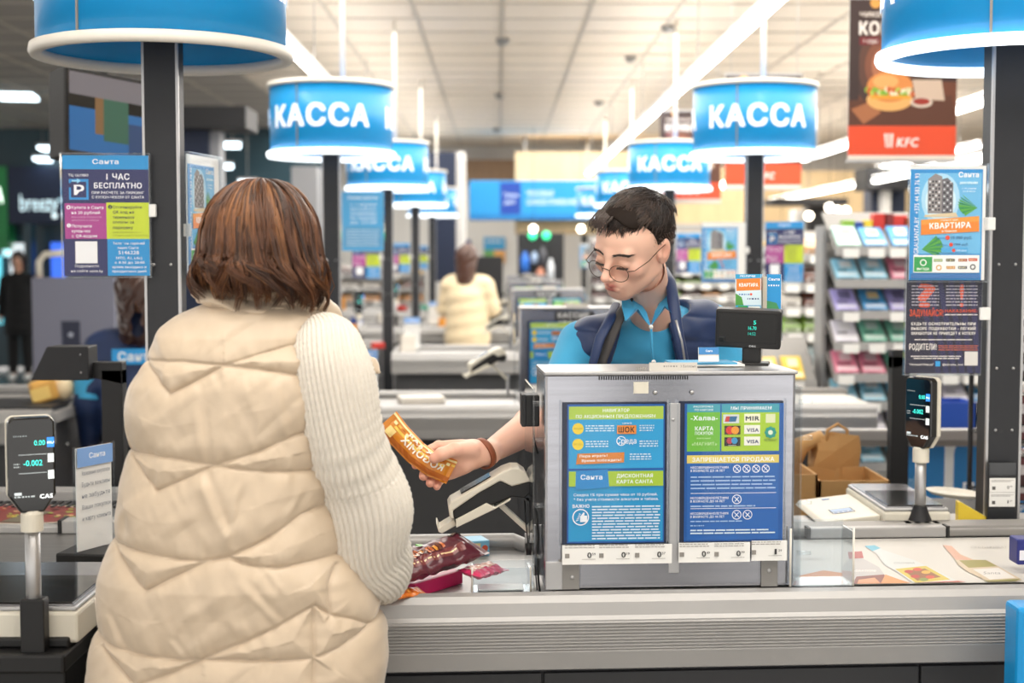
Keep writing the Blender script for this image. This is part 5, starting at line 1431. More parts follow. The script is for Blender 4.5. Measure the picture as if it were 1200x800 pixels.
# cut away face, sides faded low
cut = np.maximum(-(h1.z - .068), (h1.y + .030)) + 0 * h1.x              # below the hairline in front
zl = np.interp(h1.y.ravel(), [-.12, -.075, -.05, -.035, -.022, -.008, .004, .02, .08, .13], [.098, .084, .080, .074, .052, .018, -.014, -.026, -.040, -.045]).astype(np.float32)[None, :, None]
h1.sub(h1.z - zl - .012 * np.cos(h1.x * 55) * (h1.y < -.05) + 0 * h1.d, .008)
h1.sub(h1.ell((.086, .0, -.012), (.02, .036, .035)), .004); h1.sub(h1.ell((-.086, .0, -.012), (.02, .036, .035)), .004)
h1v, h1f = h1.mesh()
nn = np.sin(h1v[:, 0] * 260 + 3 * np.sin(h1v[:, 1] * 60)) * .0009 * np.clip((h1v[:, 2] - .03) / .04, 0, 1)
h1v = h1v * (1 + nn[:, None] * 6)
hc1 = np.tile(np.array(lin('211813'), np.float32), (len(h1v), 1)); fd = np.clip((.035 - h1v[:, 2]) / .06, 0, 1)[:, None]; hc1 = hc1 * (1 - fd * .55) + np.array(lin('8a6a58'), np.float32) * fd * .55
np_mesh('hair', xf(h1v, HM), h1f, 'hair_base', man, hc1)
pa = []; pc = []; q = random.Random(11)
SC0 = np.array([0, .018, .032]); crown = np.array([.015, .055, .118])
cl = [(q.uniform(-math.pi, math.pi), q.uniform(.42, 1.5), q.uniform(0, 6), q.uniform(-1, 1), q.randrange(5), q.uniform(.7, 1.2)) for _ in range(230)]
for i in range(4600):
    az0, e00, ph, cw, ci, ls = cl[i % 230]
    p0 = scalp(az0 + q.gauss(0, .09), min(1.5, e00 + q.gauss(0, .06)), .003)
    if p0[1] < -.055 and p0[2] < .080: continue
    if p0[2] < .058: continue
    L_ = (.050 if p0[2] > .085 else .030) * ls * q.uniform(.8, 1.1)
    d0 = p0 - crown; d0[1] -= .02; d0[0] -= .012; d0 = d0 / (np.linalg.norm(d0) + 1e-6) + np.array([cw * .35, -.15, 0])
    path = []; pnt = p0.copy()
    for k in range(8):
        t = k / 7
        nrm = (pnt - SC0) / np.array([.076, .098, .086]) ** 2; nrm /= np.linalg.norm(nrm)
        d = d0 - nrm * float(d0 @ nrm); d /= np.linalg.norm(d) + 1e-6
        side = np.cross(nrm, d); d = d + side * (.75 * cw * math.sin(ph + t * 4.5)) + nrm * (.62 - 1.15 * t)
        path.append(pnt.copy()); pnt = pnt + d / (np.linalg.norm(d) + 1e-6) * L_ / 7
        qv = (pnt - SC0) / np.array([.0795, .1015, .0905]); rr = np.linalg.norm(qv)
        if rr < 1.0: pnt = SC0 + qv / rr * np.array([.0795, .1015, .0905])
    pa.append(path); pc.append(['241a16', '2f231d', '3a2b23', '4d3b30', '1e1613'][(ci + (q.random() < .3)) % 5])
# forelock strands falling on the brow and short strands at the sides
for i in range(60):
    x = q.uniform(-.045, .0); p0 = np.array([x, -.058, .105]); L_ = q.uniform(.03, .055)
    pa.append([p0, p0 + [q.uniform(-.008, .008), -.022, -.008], p0 + [q.uniform(-.012, .004), -.036, -.020], p0 + [q.uniform(-.02, .004), -.040, -.020 - L_ * .5]]); pc.append('3a2a22')
for i in range(900):
    az = q.choice([-1, 1]) * q.uniform(1.15, math.pi); p0 = scalp(az, q.uniform(-.55, .5), .001)
    if p0[1] < -.012 and p0[2] < .01: continue
    if abs(abs(p0[0]) - .075) < .014 and p0[1] < .03 and p0[2] < .022: continue
    p1 = p0 + np.array([0, .006, -.010]) + np.array([p0[0], 0, 0]) * .03
    pa.append([p0, (p0 + p1) / 2 + np.array([p0[0] * .02, 0, 0]), p1]); pc.append(q.choice(['6a5246', '55423a', '40322b']))
strands('hair_strands', man, pa, pc, .00085, 3, HM)
# glasses
gl = link_empty('glasses', (0, 0, 0)); gl.parent = man
def gp(x, z, dy=0): return HX((x, -.112 + abs(x) * .20 + dy, z))
for m in (-1, 1):
    c_ = (m * .033, -.022)
    rim = [gp(c_[0] + .0235 * math.cos(a), c_[1] + .0195 * math.sin(a) * (1 if math.sin(a) > 0 else 1.02)) for a in [2 * math.pi * k / 28 for k in range(29)]]
    MB().tube(rim, .0008, 6, cap=False).build('rim', 'wire', gl)
    MB().add([gp(c_[0], c_[1])] + rim[:-1], [(0, k + 1, (k + 1) % 28 + 1) for k in range(28)]).build('lens', 'acrylic', gl)
    MB().tube([gp(m * .056, -.014), HX((m * .070, -.094, -.012)), HX((m * .078, -.05, -.004)), HX((m * .0805, -.008, .010)), HX((m * .081, .014, .014)), HX((m * .080, .026, .0))], .001, 6).build('temple', 'wire', gl)
MB().tube([gp(-.011, -.017), gp(-.005, -.012, -.003), gp(.005, -.012, -.003), gp(.011, -.017)], .0009, 6).build('bridge', 'wire', gl)

# shirt, collar, vest
def torso(s, g):
    s.d = s.cap((0.0, .02, .88), (.02, .01, 1.15), .135 + g, .145 + g)
    s.uni(s.ell((.015, -.005, 1.22), (.165 + g, .105 + g, .16 + g)), .06)
    s.uni(s.cap(tuple(Sr + Vector((.045, .01, -.035))), tuple(Sl + Vector((-.05, 0, -.035))), .060 + g, .060 + g), .05)
    s.uni(s.ell(tuple(neck1 + Vector((0, .015, -.035))), (.085 + g, .075 + g, .05 + g)), .05)
sh = SDF((-.34, -.46, .84), (.36, .22, 1.46), .0052)
torso(sh, .0)
sh.uni(sh.cap(tuple(sh_), tuple(el_), .051, .050), .03)
sh.uni(sh.cap(tuple(Sl + Vector((-.03, 0, -.03))), tuple((Sl + Vector((.0, 0, -.03))).lerp(el2, .75)), .062, .060), .04)
# open neck
sh.sub(sh.cap(tuple(neck1 + Vector((-.0, -.01, .01))), tuple(neck0 + Vector((0, 0, .05))), .050, .066), .006)
ntip = P(762, 382, 3.22) - MO
sh.sub(sh.cap(tuple(neck1 + Vector((-.01, -.05, .02))), tuple(ntip + Vector((0, 0, .005))), .024, .004), .006)
sv, sf = sh.mesh()
w1 = np.sin(sv[:, 0] * 60 + sv[:, 2] * 90) * .0018 + np.sin(sv[:, 0] * -70 + sv[:, 2] * 45 + 2) * .0018
sv[:, 1] += w1
np_mesh('shirt', sv, sf, 'shirt', man)
for nm, pts in (('collar', [P(728, 344, 3.18), P(729, 360, 3.15), P(733, 376, 3.14), P(741, 369, 3.14), P(748, 362, 3.14), P(757, 377, 3.155), P(763, 383, 3.165), P(758, 366, 3.19), P(746, 348, 3.22), P(737, 340, 3.23)]),
                ('collar', [P(788, 338, 3.22), P(792, 354, 3.17), P(791, 370, 3.15), P(784, 363, 3.15), P(779, 358, 3.15), P(771, 371, 3.155), P(763, 382, 3.163), P(768, 364, 3.19), P(777, 348, 3.22)])):
    pts = [p - MO for p in pts]; mb = MB(); n = len(pts); cen = sum(pts, Vector()) / n
    vs = [cen + Vector((0, -.006, 0))] + pts + [cen + Vector((0, .004, 0))] + [p + Vector((0, .006, 0)) for p in pts]
    fs = [(0, i + 1, (i + 1) % n + 1) for i in range(n)] + [(n + 1, n + 2 + (i + 1) % n, n + 2 + i) for i in range(n)] + [(i + 1, n + 2 + i, n + 2 + (i + 1) % n, (i + 1) % n + 1) for i in range(n)]
    mb.add(vs, fs, None, False); mb.build(nm, 'shirt', man)
rg = [neck1 + Vector((.060 * math.cos(a) - .004, .056 * math.sin(a) + .012, -.004 + .020 * math.sin(a) + .016 * math.cos(a))) for a in [R(-50) + R(280) * k / 20 for k in range(21)]]
MB().tube(rg, .015, 8, flat=.35).build('collar_band', 'shirt', man)
MB().tube([P(763, 385, 3.166) - MO, P(764, 405, 3.168) - MO, P(766, 440, 3.172) - MO], .008, 8, flat=.35).build('placket', 'shirt', man)
for (x, y, Y) in ((763, 383, 3.155), (766, 424, 3.165)):
    MB().lathe([(.001, .002), (.004, .002), (.005, 0)], 12).build('button', 'white', man, tuple(P(x, y, Y - .01) - MO), (R(90), 0, 0))
vt = SDF((-.32, -.26, .80), (.36, .26, 1.48), .005)
torso(vt, .020)
vt.sub(vt.cap(tuple(neck1 + Vector((0, 0, .02))), tuple(neck0 + Vector((0, 0, .06))), .072, .085), .01)
# arm holes
for S_, sx in ((Sr, -1), (Sl, 1)):
    c_ = S_ + Vector((sx * (.045 if sx > 0 else .070), 0, -.07)); vt.sub(vt.ell(tuple(c_), (.062, .12, .115)), .01)
# front opening between two slanting edges
def edge(px0, py0, px1, py1, Y):
    a = P(px0, py0, Y) - MO; b_ = P(px1, py1, Y) - MO
    return a.x, a.z, b_.x, b_.z
lx0, lz0, lx1, lz1 = edge(742, 352, 716, 432, 3.18); rx0, rz0, rx1, rz1 = edge(783, 345, 800, 432, 3.18)
xl = lx0 + (vt.z - lz0) * (lx1 - lx0) / (lz1 - lz0); xr_ = rx0 + (vt.z - rz0) * (rx1 - rx0) / (rz1 - rz0)
vt.sub(np.maximum(np.maximum(xl - vt.x, vt.x - xr_), vt.y + .02) + 0 * vt.d, .006)
wv, wf = vt.mesh()
# soft quilting lines across the vest
dz = np.abs(((wv[:, 2] + .10 * wv[:, 0]) / .058) % 1 - .5) * 2
out = np.stack([wv[:, 0] - .01, wv[:, 1], wv[:, 0] * 0], 1); out /= np.linalg.norm(out, axis=1)[:, None] + 1e-6
wv = wv + out * ((np.abs(dz) ** 6) * -.006 + np.sin(wv[:, 0] * 80 + wv[:, 2] * 50) * .0016 + np.sin(wv[:, 0] * 45 - wv[:, 2] * 120 + 1) * .0015)[:, None]
np_mesh('vest', wv, wf, 'navy', man)
def strip(nm, pts, w, th, m, parent, o=MO):
    mb = MB(); mb.tube([p - o for p in pts], w, 10, flat=th); return mb.build(nm, m, parent)
strip('vest_collar', [P(738, 350, 3.20), P(729, 365, 3.175), P(716, 392, 3.15), P(705, 420, 3.14), P(700, 445, 3.14)], [.010, .015, .017, .017, .017], .4, 'vest_lining', man)
strip('vest_edge', [P(722, 356, 3.22), P(716, 372, 3.17), P(703, 396, 3.135), P(695, 425, 3.125), P(693, 445, 3.13)], [.010, .013, .012, .010, .010], .5, 'navy', man)
strip('vest_collar', [P(779, 314, 3.27), P(786, 330, 3.21), P(789, 352, 3.17), P(794, 385, 3.14), P(801, 420, 3.135), P(803, 445, 3.14)], [.008, .012, .014, .012, .011, .011], .5, 'navy', man)
strip('zip', [P(792, 375, 3.115), P(799, 400, 3.11), P(805, 440, 3.115)], .0025, 1, 'alu', man)
# trousers, shoes, bracelet
tr_ = SDF((-.22, -.20, .06), (.24, .20, 1.0), .011)
tr_.d = tr_.ell((0, .02, .93), (.155, .125, .09))
for m in (-1, 1): tr_.uni(tr_.cap((m * .085, .02, .90), (m * .10, .0, .48), .095, .07), .03); tr_.uni(tr_.cap((m * .10, .0, .48), (m * .11, .03, .09), .07, .055), .02)
v_, f_ = tr_.mesh(); np_mesh('trousers', v_, f_, 'trousers', man)
for m in (-1, 1): MB().ball((m * .118, -.05, .048), (.052, .14, .047), 16, 10).build('shoe', 'black', man)
br_c = P(566, 531.5, 2.856); ax = (P(630, 497, 2.97) - P(567, 532, 2.86)).normalized()
u_ = ax.cross(Vector((0, 1, 0))).normalized(); w_ = ax.cross(u_)
mb = MB(); vs = []; fs = []
for i in range(28):
    a = 2 * math.pi * i / 28
    for (dr, da) in ((.028, -.0065), (.0315, -.0065), (.0315, .0065), (.028, .0065)):
        vs.append(br_c - MO + u_ * math.cos(a) * dr * 1.03 + w_ * math.sin(a) * dr + ax * da)
for i in range(28):
    j = (i + 1) % 28
    for k in range(4): fs.append((i * 4 + k, j * 4 + k, j * 4 + (k + 1) % 4, i * 4 + (k + 1) % 4))
mb.add(vs, fs, None, True); mb.build('bracelet', 'leather', man)

# ---------------------------------------------------------------- the customer, seen from behind
WD = 2.39; WO = Vector((P(285, 500, WD).x, WD, 0))
woman = thing('person', 'customer from behind with brown bobbed hair, quilted beige vest and cream knit sleeves', 'person', WO)
def W(px, py, Y=WD): return P(px, py, Y) - WO
# silhouette of the vest: picture rows -> left and right edge
sil = [(346, 262, 340), (350, 250, 350), (355, 234, 360), (363, 217, 372), (374, 199, 384), (393, 180, 396), (418, 169, 403), (450, 156, 406), (480, 151, 404), (511, 149, 402), (540, 147, 402), (575, 142, 404),
       (610, 136, 410), (640, 127, 418), (670, 121, 432), (700, 117, 445), (722, 115, 452), (740, 110, 455), (770, 107, 455), (800, 103, 452), (850, 98, 456), (900, 96, 458), (925, 100, 455), (932, 110, 446)]
sz = [W(0, y).z for y, _, _ in sil]; sL = [W(l, y).x for y, l, r in sil]; sR = [W(r, y).x for y, l, r in sil]
def prof(z):
    for i in range(len(sz) - 1):
        if sz[i] >= z >= sz[i + 1]:
            f = (sz[i] - z) / (sz[i] - sz[i + 1]); return sL[i] + (sL[i + 1] - sL[i]) * f, sR[i] + (sR[i + 1] - sR[i]) * f
    return (sL[0], sR[0]) if z > sz[0] else (sL[-1], sR[-1])
C1 = lambda pts: [(90 + x * .35, 200 + y * .35) for x, y in pts]
C2 = lambda pts: [(90 + x * .35, 400 + y * .35) for x, y in pts]
C3 = lambda pts: [(90 + x * .35, 560 + y * .35) for x, y in pts]
seams_px = [
    C1([(200, 640), (240, 625), (400, 622), (540, 632), (640, 642), (725, 655), (780, 665)]),
    C1([(240, 625), (360, 722), (440, 685), (540, 633), (640, 603), (750, 575), (800, 570)]),
    C2([(150, 352), (185, 345), (300, 346), (400, 356), (510, 372), (640, 392), (785, 402), (860, 400)]),
    C2([(200, 345), (320, 457), (420, 415), (520, 372), (650, 335), (775, 285), (840, 270)]),
    C2([(90, 640), (120, 638), (250, 648), (400, 665), (480, 670), (570, 658), (640, 685), (720, 695), (800, 690), (890, 683), (1000, 680)]),
    C2([(150, 645), (290, 768), (400, 715), (500, 670), (570, 655), (680, 610), (800, 537), (860, 520)]),
    C3([(60, 480), (85, 488), (250, 510), (400, 520), (460, 518), (600, 518), (720, 525), (830, 525), (920, 505), (1015, 455), (1060, 440)]),
    C3([(130, 510), (262, 610), (400, 555), (550, 490), (700, 430), (840, 362), (890, 398), (960, 425), (1010, 455)]),
    C3([(835, 365), (838, 520), (832, 700), (830, 1100)]),
    C3([(905, 255), (885, 300), (884, 360), (890, 400)])]
seams_px += [[(x - 4, y + 106) for x, y in seams_px[6]], [(x - 6, y + 106) for x, y in seams_px[7]]]
NU, NV = 520, 460
zt, zb2 = sz[0], sz[-1]
us = np.linspace(0, 2 * math.pi, NU, endpoint=False); zs = np.linspace(zt, zb2, NV)
pl = np.array([prof(z) for z in zs]); 
for _ in range(6): pl[1:-1] = (pl[:-2] + pl[1:-1] * 2 + pl[2:]) / 4
cx = pl.mean(1); hw_ = (pl[:, 1] - pl[:, 0]) / 2
hd_ = np.interp(-zs, -np.array(sz), [.06, .075, .09, .10, .112, .125, .135, .142, .146, .15, .152, .155, .16, .166, .172, .168, .170, .172, .174, .176, .178, .178, .175, .170])
cu, su = np.cos(us), np.sin(us)
ex = 2 / 2.35
X = cx[:, None] + hw_[:, None] * np.sign(cu) * np.abs(cu) ** ex
Yv = hd_[:, None] * np.sign(su) * np.abs(su) ** ex
Yv = Yv + np.interp(-zs, -np.array([sz[0], sz[6], sz[12], sz[-1]]), [.035, .0, -.0, -.0])[:, None]
Z = np.repeat(zs[:, None], NU, 1)
# seam distance measured in the plane of the back
px_pm = WD / _F
PX, PZ = X, Z
dist = np.full(X.shape, 9.0); along = np.zeros(X.shape); acc = 0
for si, s_ in enumerate(seams_px):
    pts = [W(x, y) for x, y in s_]
    for i in range(len(pts) - 1):
        a = np.array([pts[i].x, pts[i].z]); b_ = np.array([pts[i + 1].x, pts[i + 1].z]); ab = b_ - a; L2_ = ab @ ab
        t = np.clip(((PX - a[0]) * ab[0] + (PZ - a[1]) * ab[1]) / L2_, 0, 1)
        d = np.hypot(PX - a[0] - t * ab[0], PZ - a[1] - t * ab[1])
        m = d < dist; dist = np.where(m, d, dist); along = np.where(m, acc + t * math.sqrt(L2_), along); acc += math.sqrt(L2_)
# puckers run away from the seams, soft folds between them
def vnoise(u, seed):
    k = np.floor(u).astype(int); f = u - k; f = f * f * (3 - 2 * f)
    tb = np.random.RandomState(seed).uniform(-1, 1, 4096)
    return tb[k % 4096] * (1 - f) + tb[(k + 1) % 4096] * f
def vn2(x, y, seed):
    kx = np.floor(x).astype(int); ky = np.floor(y).astype(int); fx_ = x - kx; fy_ = y - ky
    fx_ = fx_ * fx_ * (3 - 2 * fx_); fy_ = fy_ * fy_ * (3 - 2 * fy_)
    tb = np.random.RandomState(seed).uniform(-1, 1, (64, 64))
    g = lambda a, b_: tb[a % 64, b_ % 64]
    return (g(kx, ky) * (1 - fx_) + g(kx + 1, ky) * fx_) * (1 - fy_) + (g(kx, ky + 1) * (1 - fx_) + g(kx + 1, ky + 1) * fx_) * fy_
puff = 1 - np.exp(-(dist / .013) ** 1.0)
disp = .0110 * puff + .0030 * (1 - np.exp(-(dist / .05) ** 2)) - .0030 * np.exp(-(dist / .0020) ** 2)
disp += .0032 * vnoise(along / .012, 1) * np.exp(-dist / .016) * (1 - np.exp(-dist / .004))
disp += .0022 * vnoise(along / .026 + dist * 18, 5) * np.exp(-dist / .035)
ax_ = X + .35 * Z
disp += .0045 * np.maximum(vn2((X * .8 + Z * .6) / .06, (X * -.6 + Z * .8) / .022, 2), -.25) * np.exp(-((X - cx[:, None] - .01) / .13) ** 2) * puff
disp += .003 * vn2((X + .5 * Z) / .03, (Z - X * .4) / .09, 3) * puff
disp += .0004 * vn2((X * .9 + Z * .4) / .009, (X * -.4 + Z * .9) / .03, 9) * puff
disp += .0009 * vn2((X * .7 - Z * .7) / .012, (X + Z) / .05, 4) * puff
# named folds: the long ones seen below the middle of each panel
for (x0, y0, x1, y1, wd, am) in [(262, 545, 285, 600, 7, .009), (300, 560, 290, 615, 6, .006), (255, 470, 262, 528, 7, .006), (310, 660, 345, 700, 6, .006), (325, 640, 345, 668, 5, -.004), (150, 700, 165, 735, 6, .004), (340, 440, 352, 500, 8, .004), (225, 720, 245, 742, 5, .003), (300, 720, 290, 700, 6, .004), (160, 590, 150, 624, 6, .004), (370, 560, 352, 600, 6, .004)]:
    a = W(x0, y0); b_ = W(x1, y1); ab = np.array([b_.x - a.x, b_.z - a.z]); L2_ = ab @ ab
    t = np.clip(((X - a.x) * ab[0] + (Z - a.z) * ab[1]) / L2_, -.2, 1.2)
    d = ((X - a.x - t * ab[0]) * -ab[1] + (Z - a.z - t * ab[1]) * ab[0]) / math.sqrt(L2_) / (wd * px_pm)
    fall = np.exp(-np.maximum(np.abs(t - .5) - .35, 0) ** 2 * 20)
    disp += am * .6 * (-d * np.exp(-d * d) * 1.6) * fall * (Yv < .02)
disp *= np.clip((zt - Z) / .03, .25, 1)
nx_, ny_ = cu[None, :] / (hw_[:, None] + .02), su[None, :] / (hd_[:, None] + .01); nl = np.hypot(nx_, ny_); 
base_in = .013
X2 = X + nx_ / nl * (disp - base_in); Y2 = Yv + ny_ / nl * (disp - base_in)
Z2 = Z - np.clip((zt - Z) / .03, 0, 1) * 0
V = np.stack([X2, Y2, Z2], 2).reshape(-1, 3)
ii, jj = np.meshgrid(np.arange(NV - 1), np.arange(NU), indexing='ij'); j2 = (jj + 1) % NU
F = np.stack([ii * NU + jj, (ii + 1) * NU + jj, (ii + 1) * NU + j2, ii * NU + j2], 2).reshape(-1, 4)
# close the yoke towards the neck and turn the hem in
n0 = len(V); rings = [(.8, .018), (.55, .030)]; extra = []
for sc2_, dz_ in rings:
    r_ = V[:NU].copy(); c_ = r_.mean(0); r_ = c_ + (r_ - c_) * np.array([sc2_, sc2_, 0]) ; r_[:, 2] = zt + dz_; extra.append(r_)
hem = V[(NV - 1) * NU:].copy(); ch = hem.mean(0); h2_ = ch + (hem - ch) * np.array([.93, .9, 1]); h2_[:, 2] += .02; extra.append(h2_)
V = np.concatenate([V] + extra)
def band(a, b_): j = np.arange(NU); k = (j + 1) % NU; return np.stack([a + j, a + k, b_ + k, b_ + j], 1)
F = np.concatenate([F, band(0, n0), band(n0, n0 + NU), band(n0 + 2 * NU, (NV - 1) * NU)])
np_mesh('vest', V, F, 'vest_puffer', woman)
# collar: a soft standing band, folded over at the left
def collar_pt(a, v_):
    c0 = W(302, 362, WD + .02); c1 = W(303, 330, WD + .04)
    c_ = c0.lerp(c1, v_); rx_ = .096 + .012 * math.sin(v_ * math.pi) - .002 * v_; ry_ = .088
    bulge = .006 * math.sin(v_ * math.pi * 2) + .007 * math.sin(3 * a + 5 * v_) + .0045 * math.sin(7 * a - 8 * v_) + .003 * math.sin(13 * a + 9 * v_) - .008 * math.exp(-((v_ - .52 - .12 * math.sin(2 * a)) / .05) ** 2)
    return Vector((c_.x + (rx_ + bulge) * math.cos(a), c_.y + (ry_ + bulge) * math.sin(a), c_.z - .010 * math.cos(a + .4) + .006 * math.sin(2 * a + 1) * v_))
mb = MB(); vs = []; nA, nB = 96, 20
for i in range(nA):
    for j in range(nB): vs.append(collar_pt(2 * math.pi * i / nA, j / (nB - 1)))
for i in range(nA):
    for j in range(6): a = 2 * math.pi * i / nA; p_ = collar_pt(a, 1 - j * .1); c_ = W(306, 330, WD + .04); vs.append(Vector((c_.x + (p_.x - c_.x) * .86, c_.y + (p_.y - c_.y) * .84, p_.z - .004 * j)))
fs = [(i * nB + j, ((i + 1) % nA) * nB + j, ((i + 1) % nA) * nB + j + 1, i * nB + j + 1) for i in range(nA) for j in range(nB - 1)]
o2 = nA * nB
fs += [(i * nB + nB - 1, ((i + 1) % nA) * nB + nB - 1, o2 + ((i + 1) % nA) * 6, o2 + i * 6) for i in range(nA)]
fs += [(o2 + i * 6 + j, o2 + ((i + 1) % nA) * 6 + j, o2 + ((i + 1) % nA) * 6 + j + 1, o2 + i * 6 + j + 1) for i in range(nA) for j in range(5)]
mb.add(vs, fs, None, True); mb.build('collar', 'vest_puffer', woman)
# right front flap of the open collar, running forward over the shoulder
limb('collar_flap', [W(352, 343, WD + .03), W(366, 352, WD + .03), W(382, 366, WD + .04), W(396, 382, WD + .07)], [.016, .024, .022, .012], 'vest_puffer', woman, 8, 20, .0015, 2)
limb('vest_front', [W(424, 418, WD + .07), W(434, 428, WD + .06), W(445, 436, WD + .05)], [.012, .014, .003], 'vest_puffer', woman, 8, 16, .001, 1)
# knitted sleeve: loft with ribs
def knit_sleeve(name, rows, parent, nr=150, ribs=44, n=352):
    """rows: centre, radius across the picture, radius in depth, along a bent arm"""
    cs_ = [Vector(r[0]) for r in rows]; N = len(rows); P_ = []; A = []; B = []
    for i in range(nr):
        u = i / (nr - 1) * (N - 1); k = min(int(u), N - 2); t = u - k
        g = lambda arr: .5 * ((2 * arr[k]) + (arr[k + 1] - arr[max(k - 1, 0)]) * t + (2 * arr[max(k - 1, 0)] - 5 * arr[k] + 4 * arr[k + 1] - arr[min(k + 2, N - 1)]) * t * t + (3 * arr[k] - arr[max(k - 1, 0)] - 3 * arr[k + 1] + arr[min(k + 2, N - 1)]) * t ** 3)
        P_.append(g(cs_)); A.append(g([r[1] for r in rows])); B.append(g([r[2] for r in rows]))
    V = []; s_acc = 0
    fr_y = Vector((0, 1, 0))
    for i in range(nr):
        a = P_[max(i - 1, 0)]; b_ = P_[min(i + 1, nr - 1)]; t = (b_ - a).normalized()
        sd = fr_y.cross(t).normalized() if abs(t.y) < .95 else Vector((1, 0, 0)); dp = t.cross(sd).normalized()
        if i: s_acc += (P_[i] - P_[i - 1]).length
        for j in range(n):
            an = 2 * math.pi * j / n
            rb = an * ribs / (2 * math.pi); fr_ = rb % 1
            rib = abs(math.sin(math.pi * rb)) ** .7
            stitch = math.sin(s_acc * 2 * math.pi / .0078 + (1 if fr_ > .5 else -1) * (abs(fr_ - .5) * 2) * 1.8)
            d = .0040 * rib + .0015 * stitch * rib + .004 * math.sin(an * 2 + s_acc * 22) * .6 + .0035 * math.sin(s_acc * 30 + 1.5 * math.cos(an))
            V.append(P_[i] + sd * (math.cos(an) * (A[i] + d)) + dp * (math.sin(an) * (B[i] + d)))
    V = np.array([tuple(v) for v in V]); ii, jj = np.meshgrid(np.arange(nr - 1), np.arange(n), indexing='ij'); j2 = (jj + 1) % n
    F = np.stack([ii * n + jj, ii * n + j2, (ii + 1) * n + j2, (ii + 1) * n + jj], 2).reshape(-1, 4)
    return np_mesh(name, V, F, 'knit', parent)
m_ = WD / _F
knit_sleeve('sleeve', [
    (W(380, 384, WD - .02), .018, .03), (W(383, 396, WD - .035), 34 * m_, .055), (W(386, 425, WD - .055), 41 * m_, .070), (W(393, 465, WD - .06), 44 * m_, .074), (W(404, 510, WD - .05), 46 * m_, .076),
    (W(417, 560, WD - .02), 50 * m_, .078), (W(427, 600, WD - .01), 52 * m_, .082), (W(433, 637, WD + .015), 45 * m_, .082), (W(446, 655, WD + .07), 38 * m_, .07), (W(447, 655, WD + .14), 34 * m_, .045), (W(443, 645, WD + .21), 30 * m_, .036), (W(438, 640, WD + .235), 22 * m_, .028)], woman)
limb('sleeve_cuff', [W(452, 640, WD - .02), W(454, 665, WD - .01), W(455, 684, WD + .0), W(455, 691, WD + .0)], [.020, .020, .013, .004], 'knit', woman, 8, 24, .0012, 3)
knit_sleeve('sleeve', [(W(222, 395, WD + .03), .02, .03), (W(215, 410, WD + .05), .035, .04), (W(208, 440, WD + .08), .042, .045), (W(205, 500, WD + .11), .042, .045), (W(212, 560, WD + .13), .042, .045), (W(225, 588, WD + .17), .04, .045), (W(245, 585, WD + .25), .03, .03)], woman, 60, 44, 132)
# body, hands, legs
wb = SDF((-.30, -.16, 0), (.30, .36, 1.50), .011)
wb.d = wb.cap((0, .0, .95), (.0, .0, 1.22), .12, .115)
wb.uni(wb.ell((.0, .0, 1.26), (.14, .075, .08)), .05)
HWc = P(304, 300, WD + .01) - WO
wb.uni(wb.cap((.01, .03, 1.30), (HWc.x, HWc.y + .01, HWc.z - .07), .052, .048), .04)
for m in (-1, 1):
    wb.uni(wb.cap((m * .085, 0, .93), (m * .09, .01, .48), .09, .056), .03); wb.uni(wb.cap((m * .09, .01, .48), (m * .09, -.01, .08), .055, .036), .02)
    wb.uni(wb.cap((m * .09, -.03, .04), (m * .11, .12, .032), .036, .030), .02)
hr = W(438, 642, WD + .24); hl = W(244, 584, WD + .26)
for h_ in (hr, hl): wb.uni(wb.ell(tuple(h_ + Vector((0, .035, 0))), (.032, .045, .018)), .01)
v1, f1 = wb.mesh()
HW = Matrix.Translation(HWc) @ Euler((0, R(2), 0)).to_matrix().to_4x4() @ Euler((0, 0, R(150))).to_matrix().to_4x4() @ Euler((R(12), 0, 0)).to_matrix().to_4x4() @ Matrix.Scale(.86, 4)
h2s = head_sdf(.0035); v2, f2 = h2s.mesh(); c2_ = head_colour(v2, 'e6b79e', 'c06a66'); v2 = xf(v2, HW)
fg = SDF((-.12, .14, .85), (.30, .38, 1.22), .004); first = True
for h_, m in ((hr, 1), (hl, -1)):
    for i, L_ in enumerate((.030, .036, .038, .034)):
        x = -.022 + i * .0145
        fg.uni(fg.cap(tuple(h_ + Vector((x, .06, 0))), tuple(h_ + Vector((x * 1.1, .06 + L_, -.008))), .008, .0068), .003); 
    fg.uni(fg.cap(tuple(h_ + Vector((-m * .024, .02, 0))), tuple(h_ + Vector((-m * .045, .055, -.004))), .010, .008), .004)
v3, f3 = fg.mesh(); sk = np.array(lin('e6b79e'), np.float32)
o_ = np.cumsum([0, len(v1), len(v2)])
np_mesh('body', np.concatenate([v1, v2, v3]), np.concatenate([f1, f2 + o_[1], f3 + o_[2]]), 'skin', woman, np.concatenate([np.tile(sk, (len(v1), 1)), c2_, np.tile(sk, (len(v3), 1))]))
tr_ = SDF((-.24, -.20, .05), (.24, .20, 1.02), .011)
tr_.d = tr_.ell((0, .0, .93), (.15, .125, .10))
for m in (-1, 1): tr_.uni(tr_.cap((m * .085, 0, .90), (m * .09, .01, .48), .10, .068), .03); tr_.uni(tr_.cap((m * .09, .01, .48), (m * .09, -.01, .08), .068, .055), .02)
v_, f_ = tr_.mesh(); np_mesh('trousers', v_, f_, 'trousers', woman)
for m in (-1, 1): MB().ball((m * .10, .035, .045), (.046, .125, .044), 16, 10).build('shoe', 'black', woman)
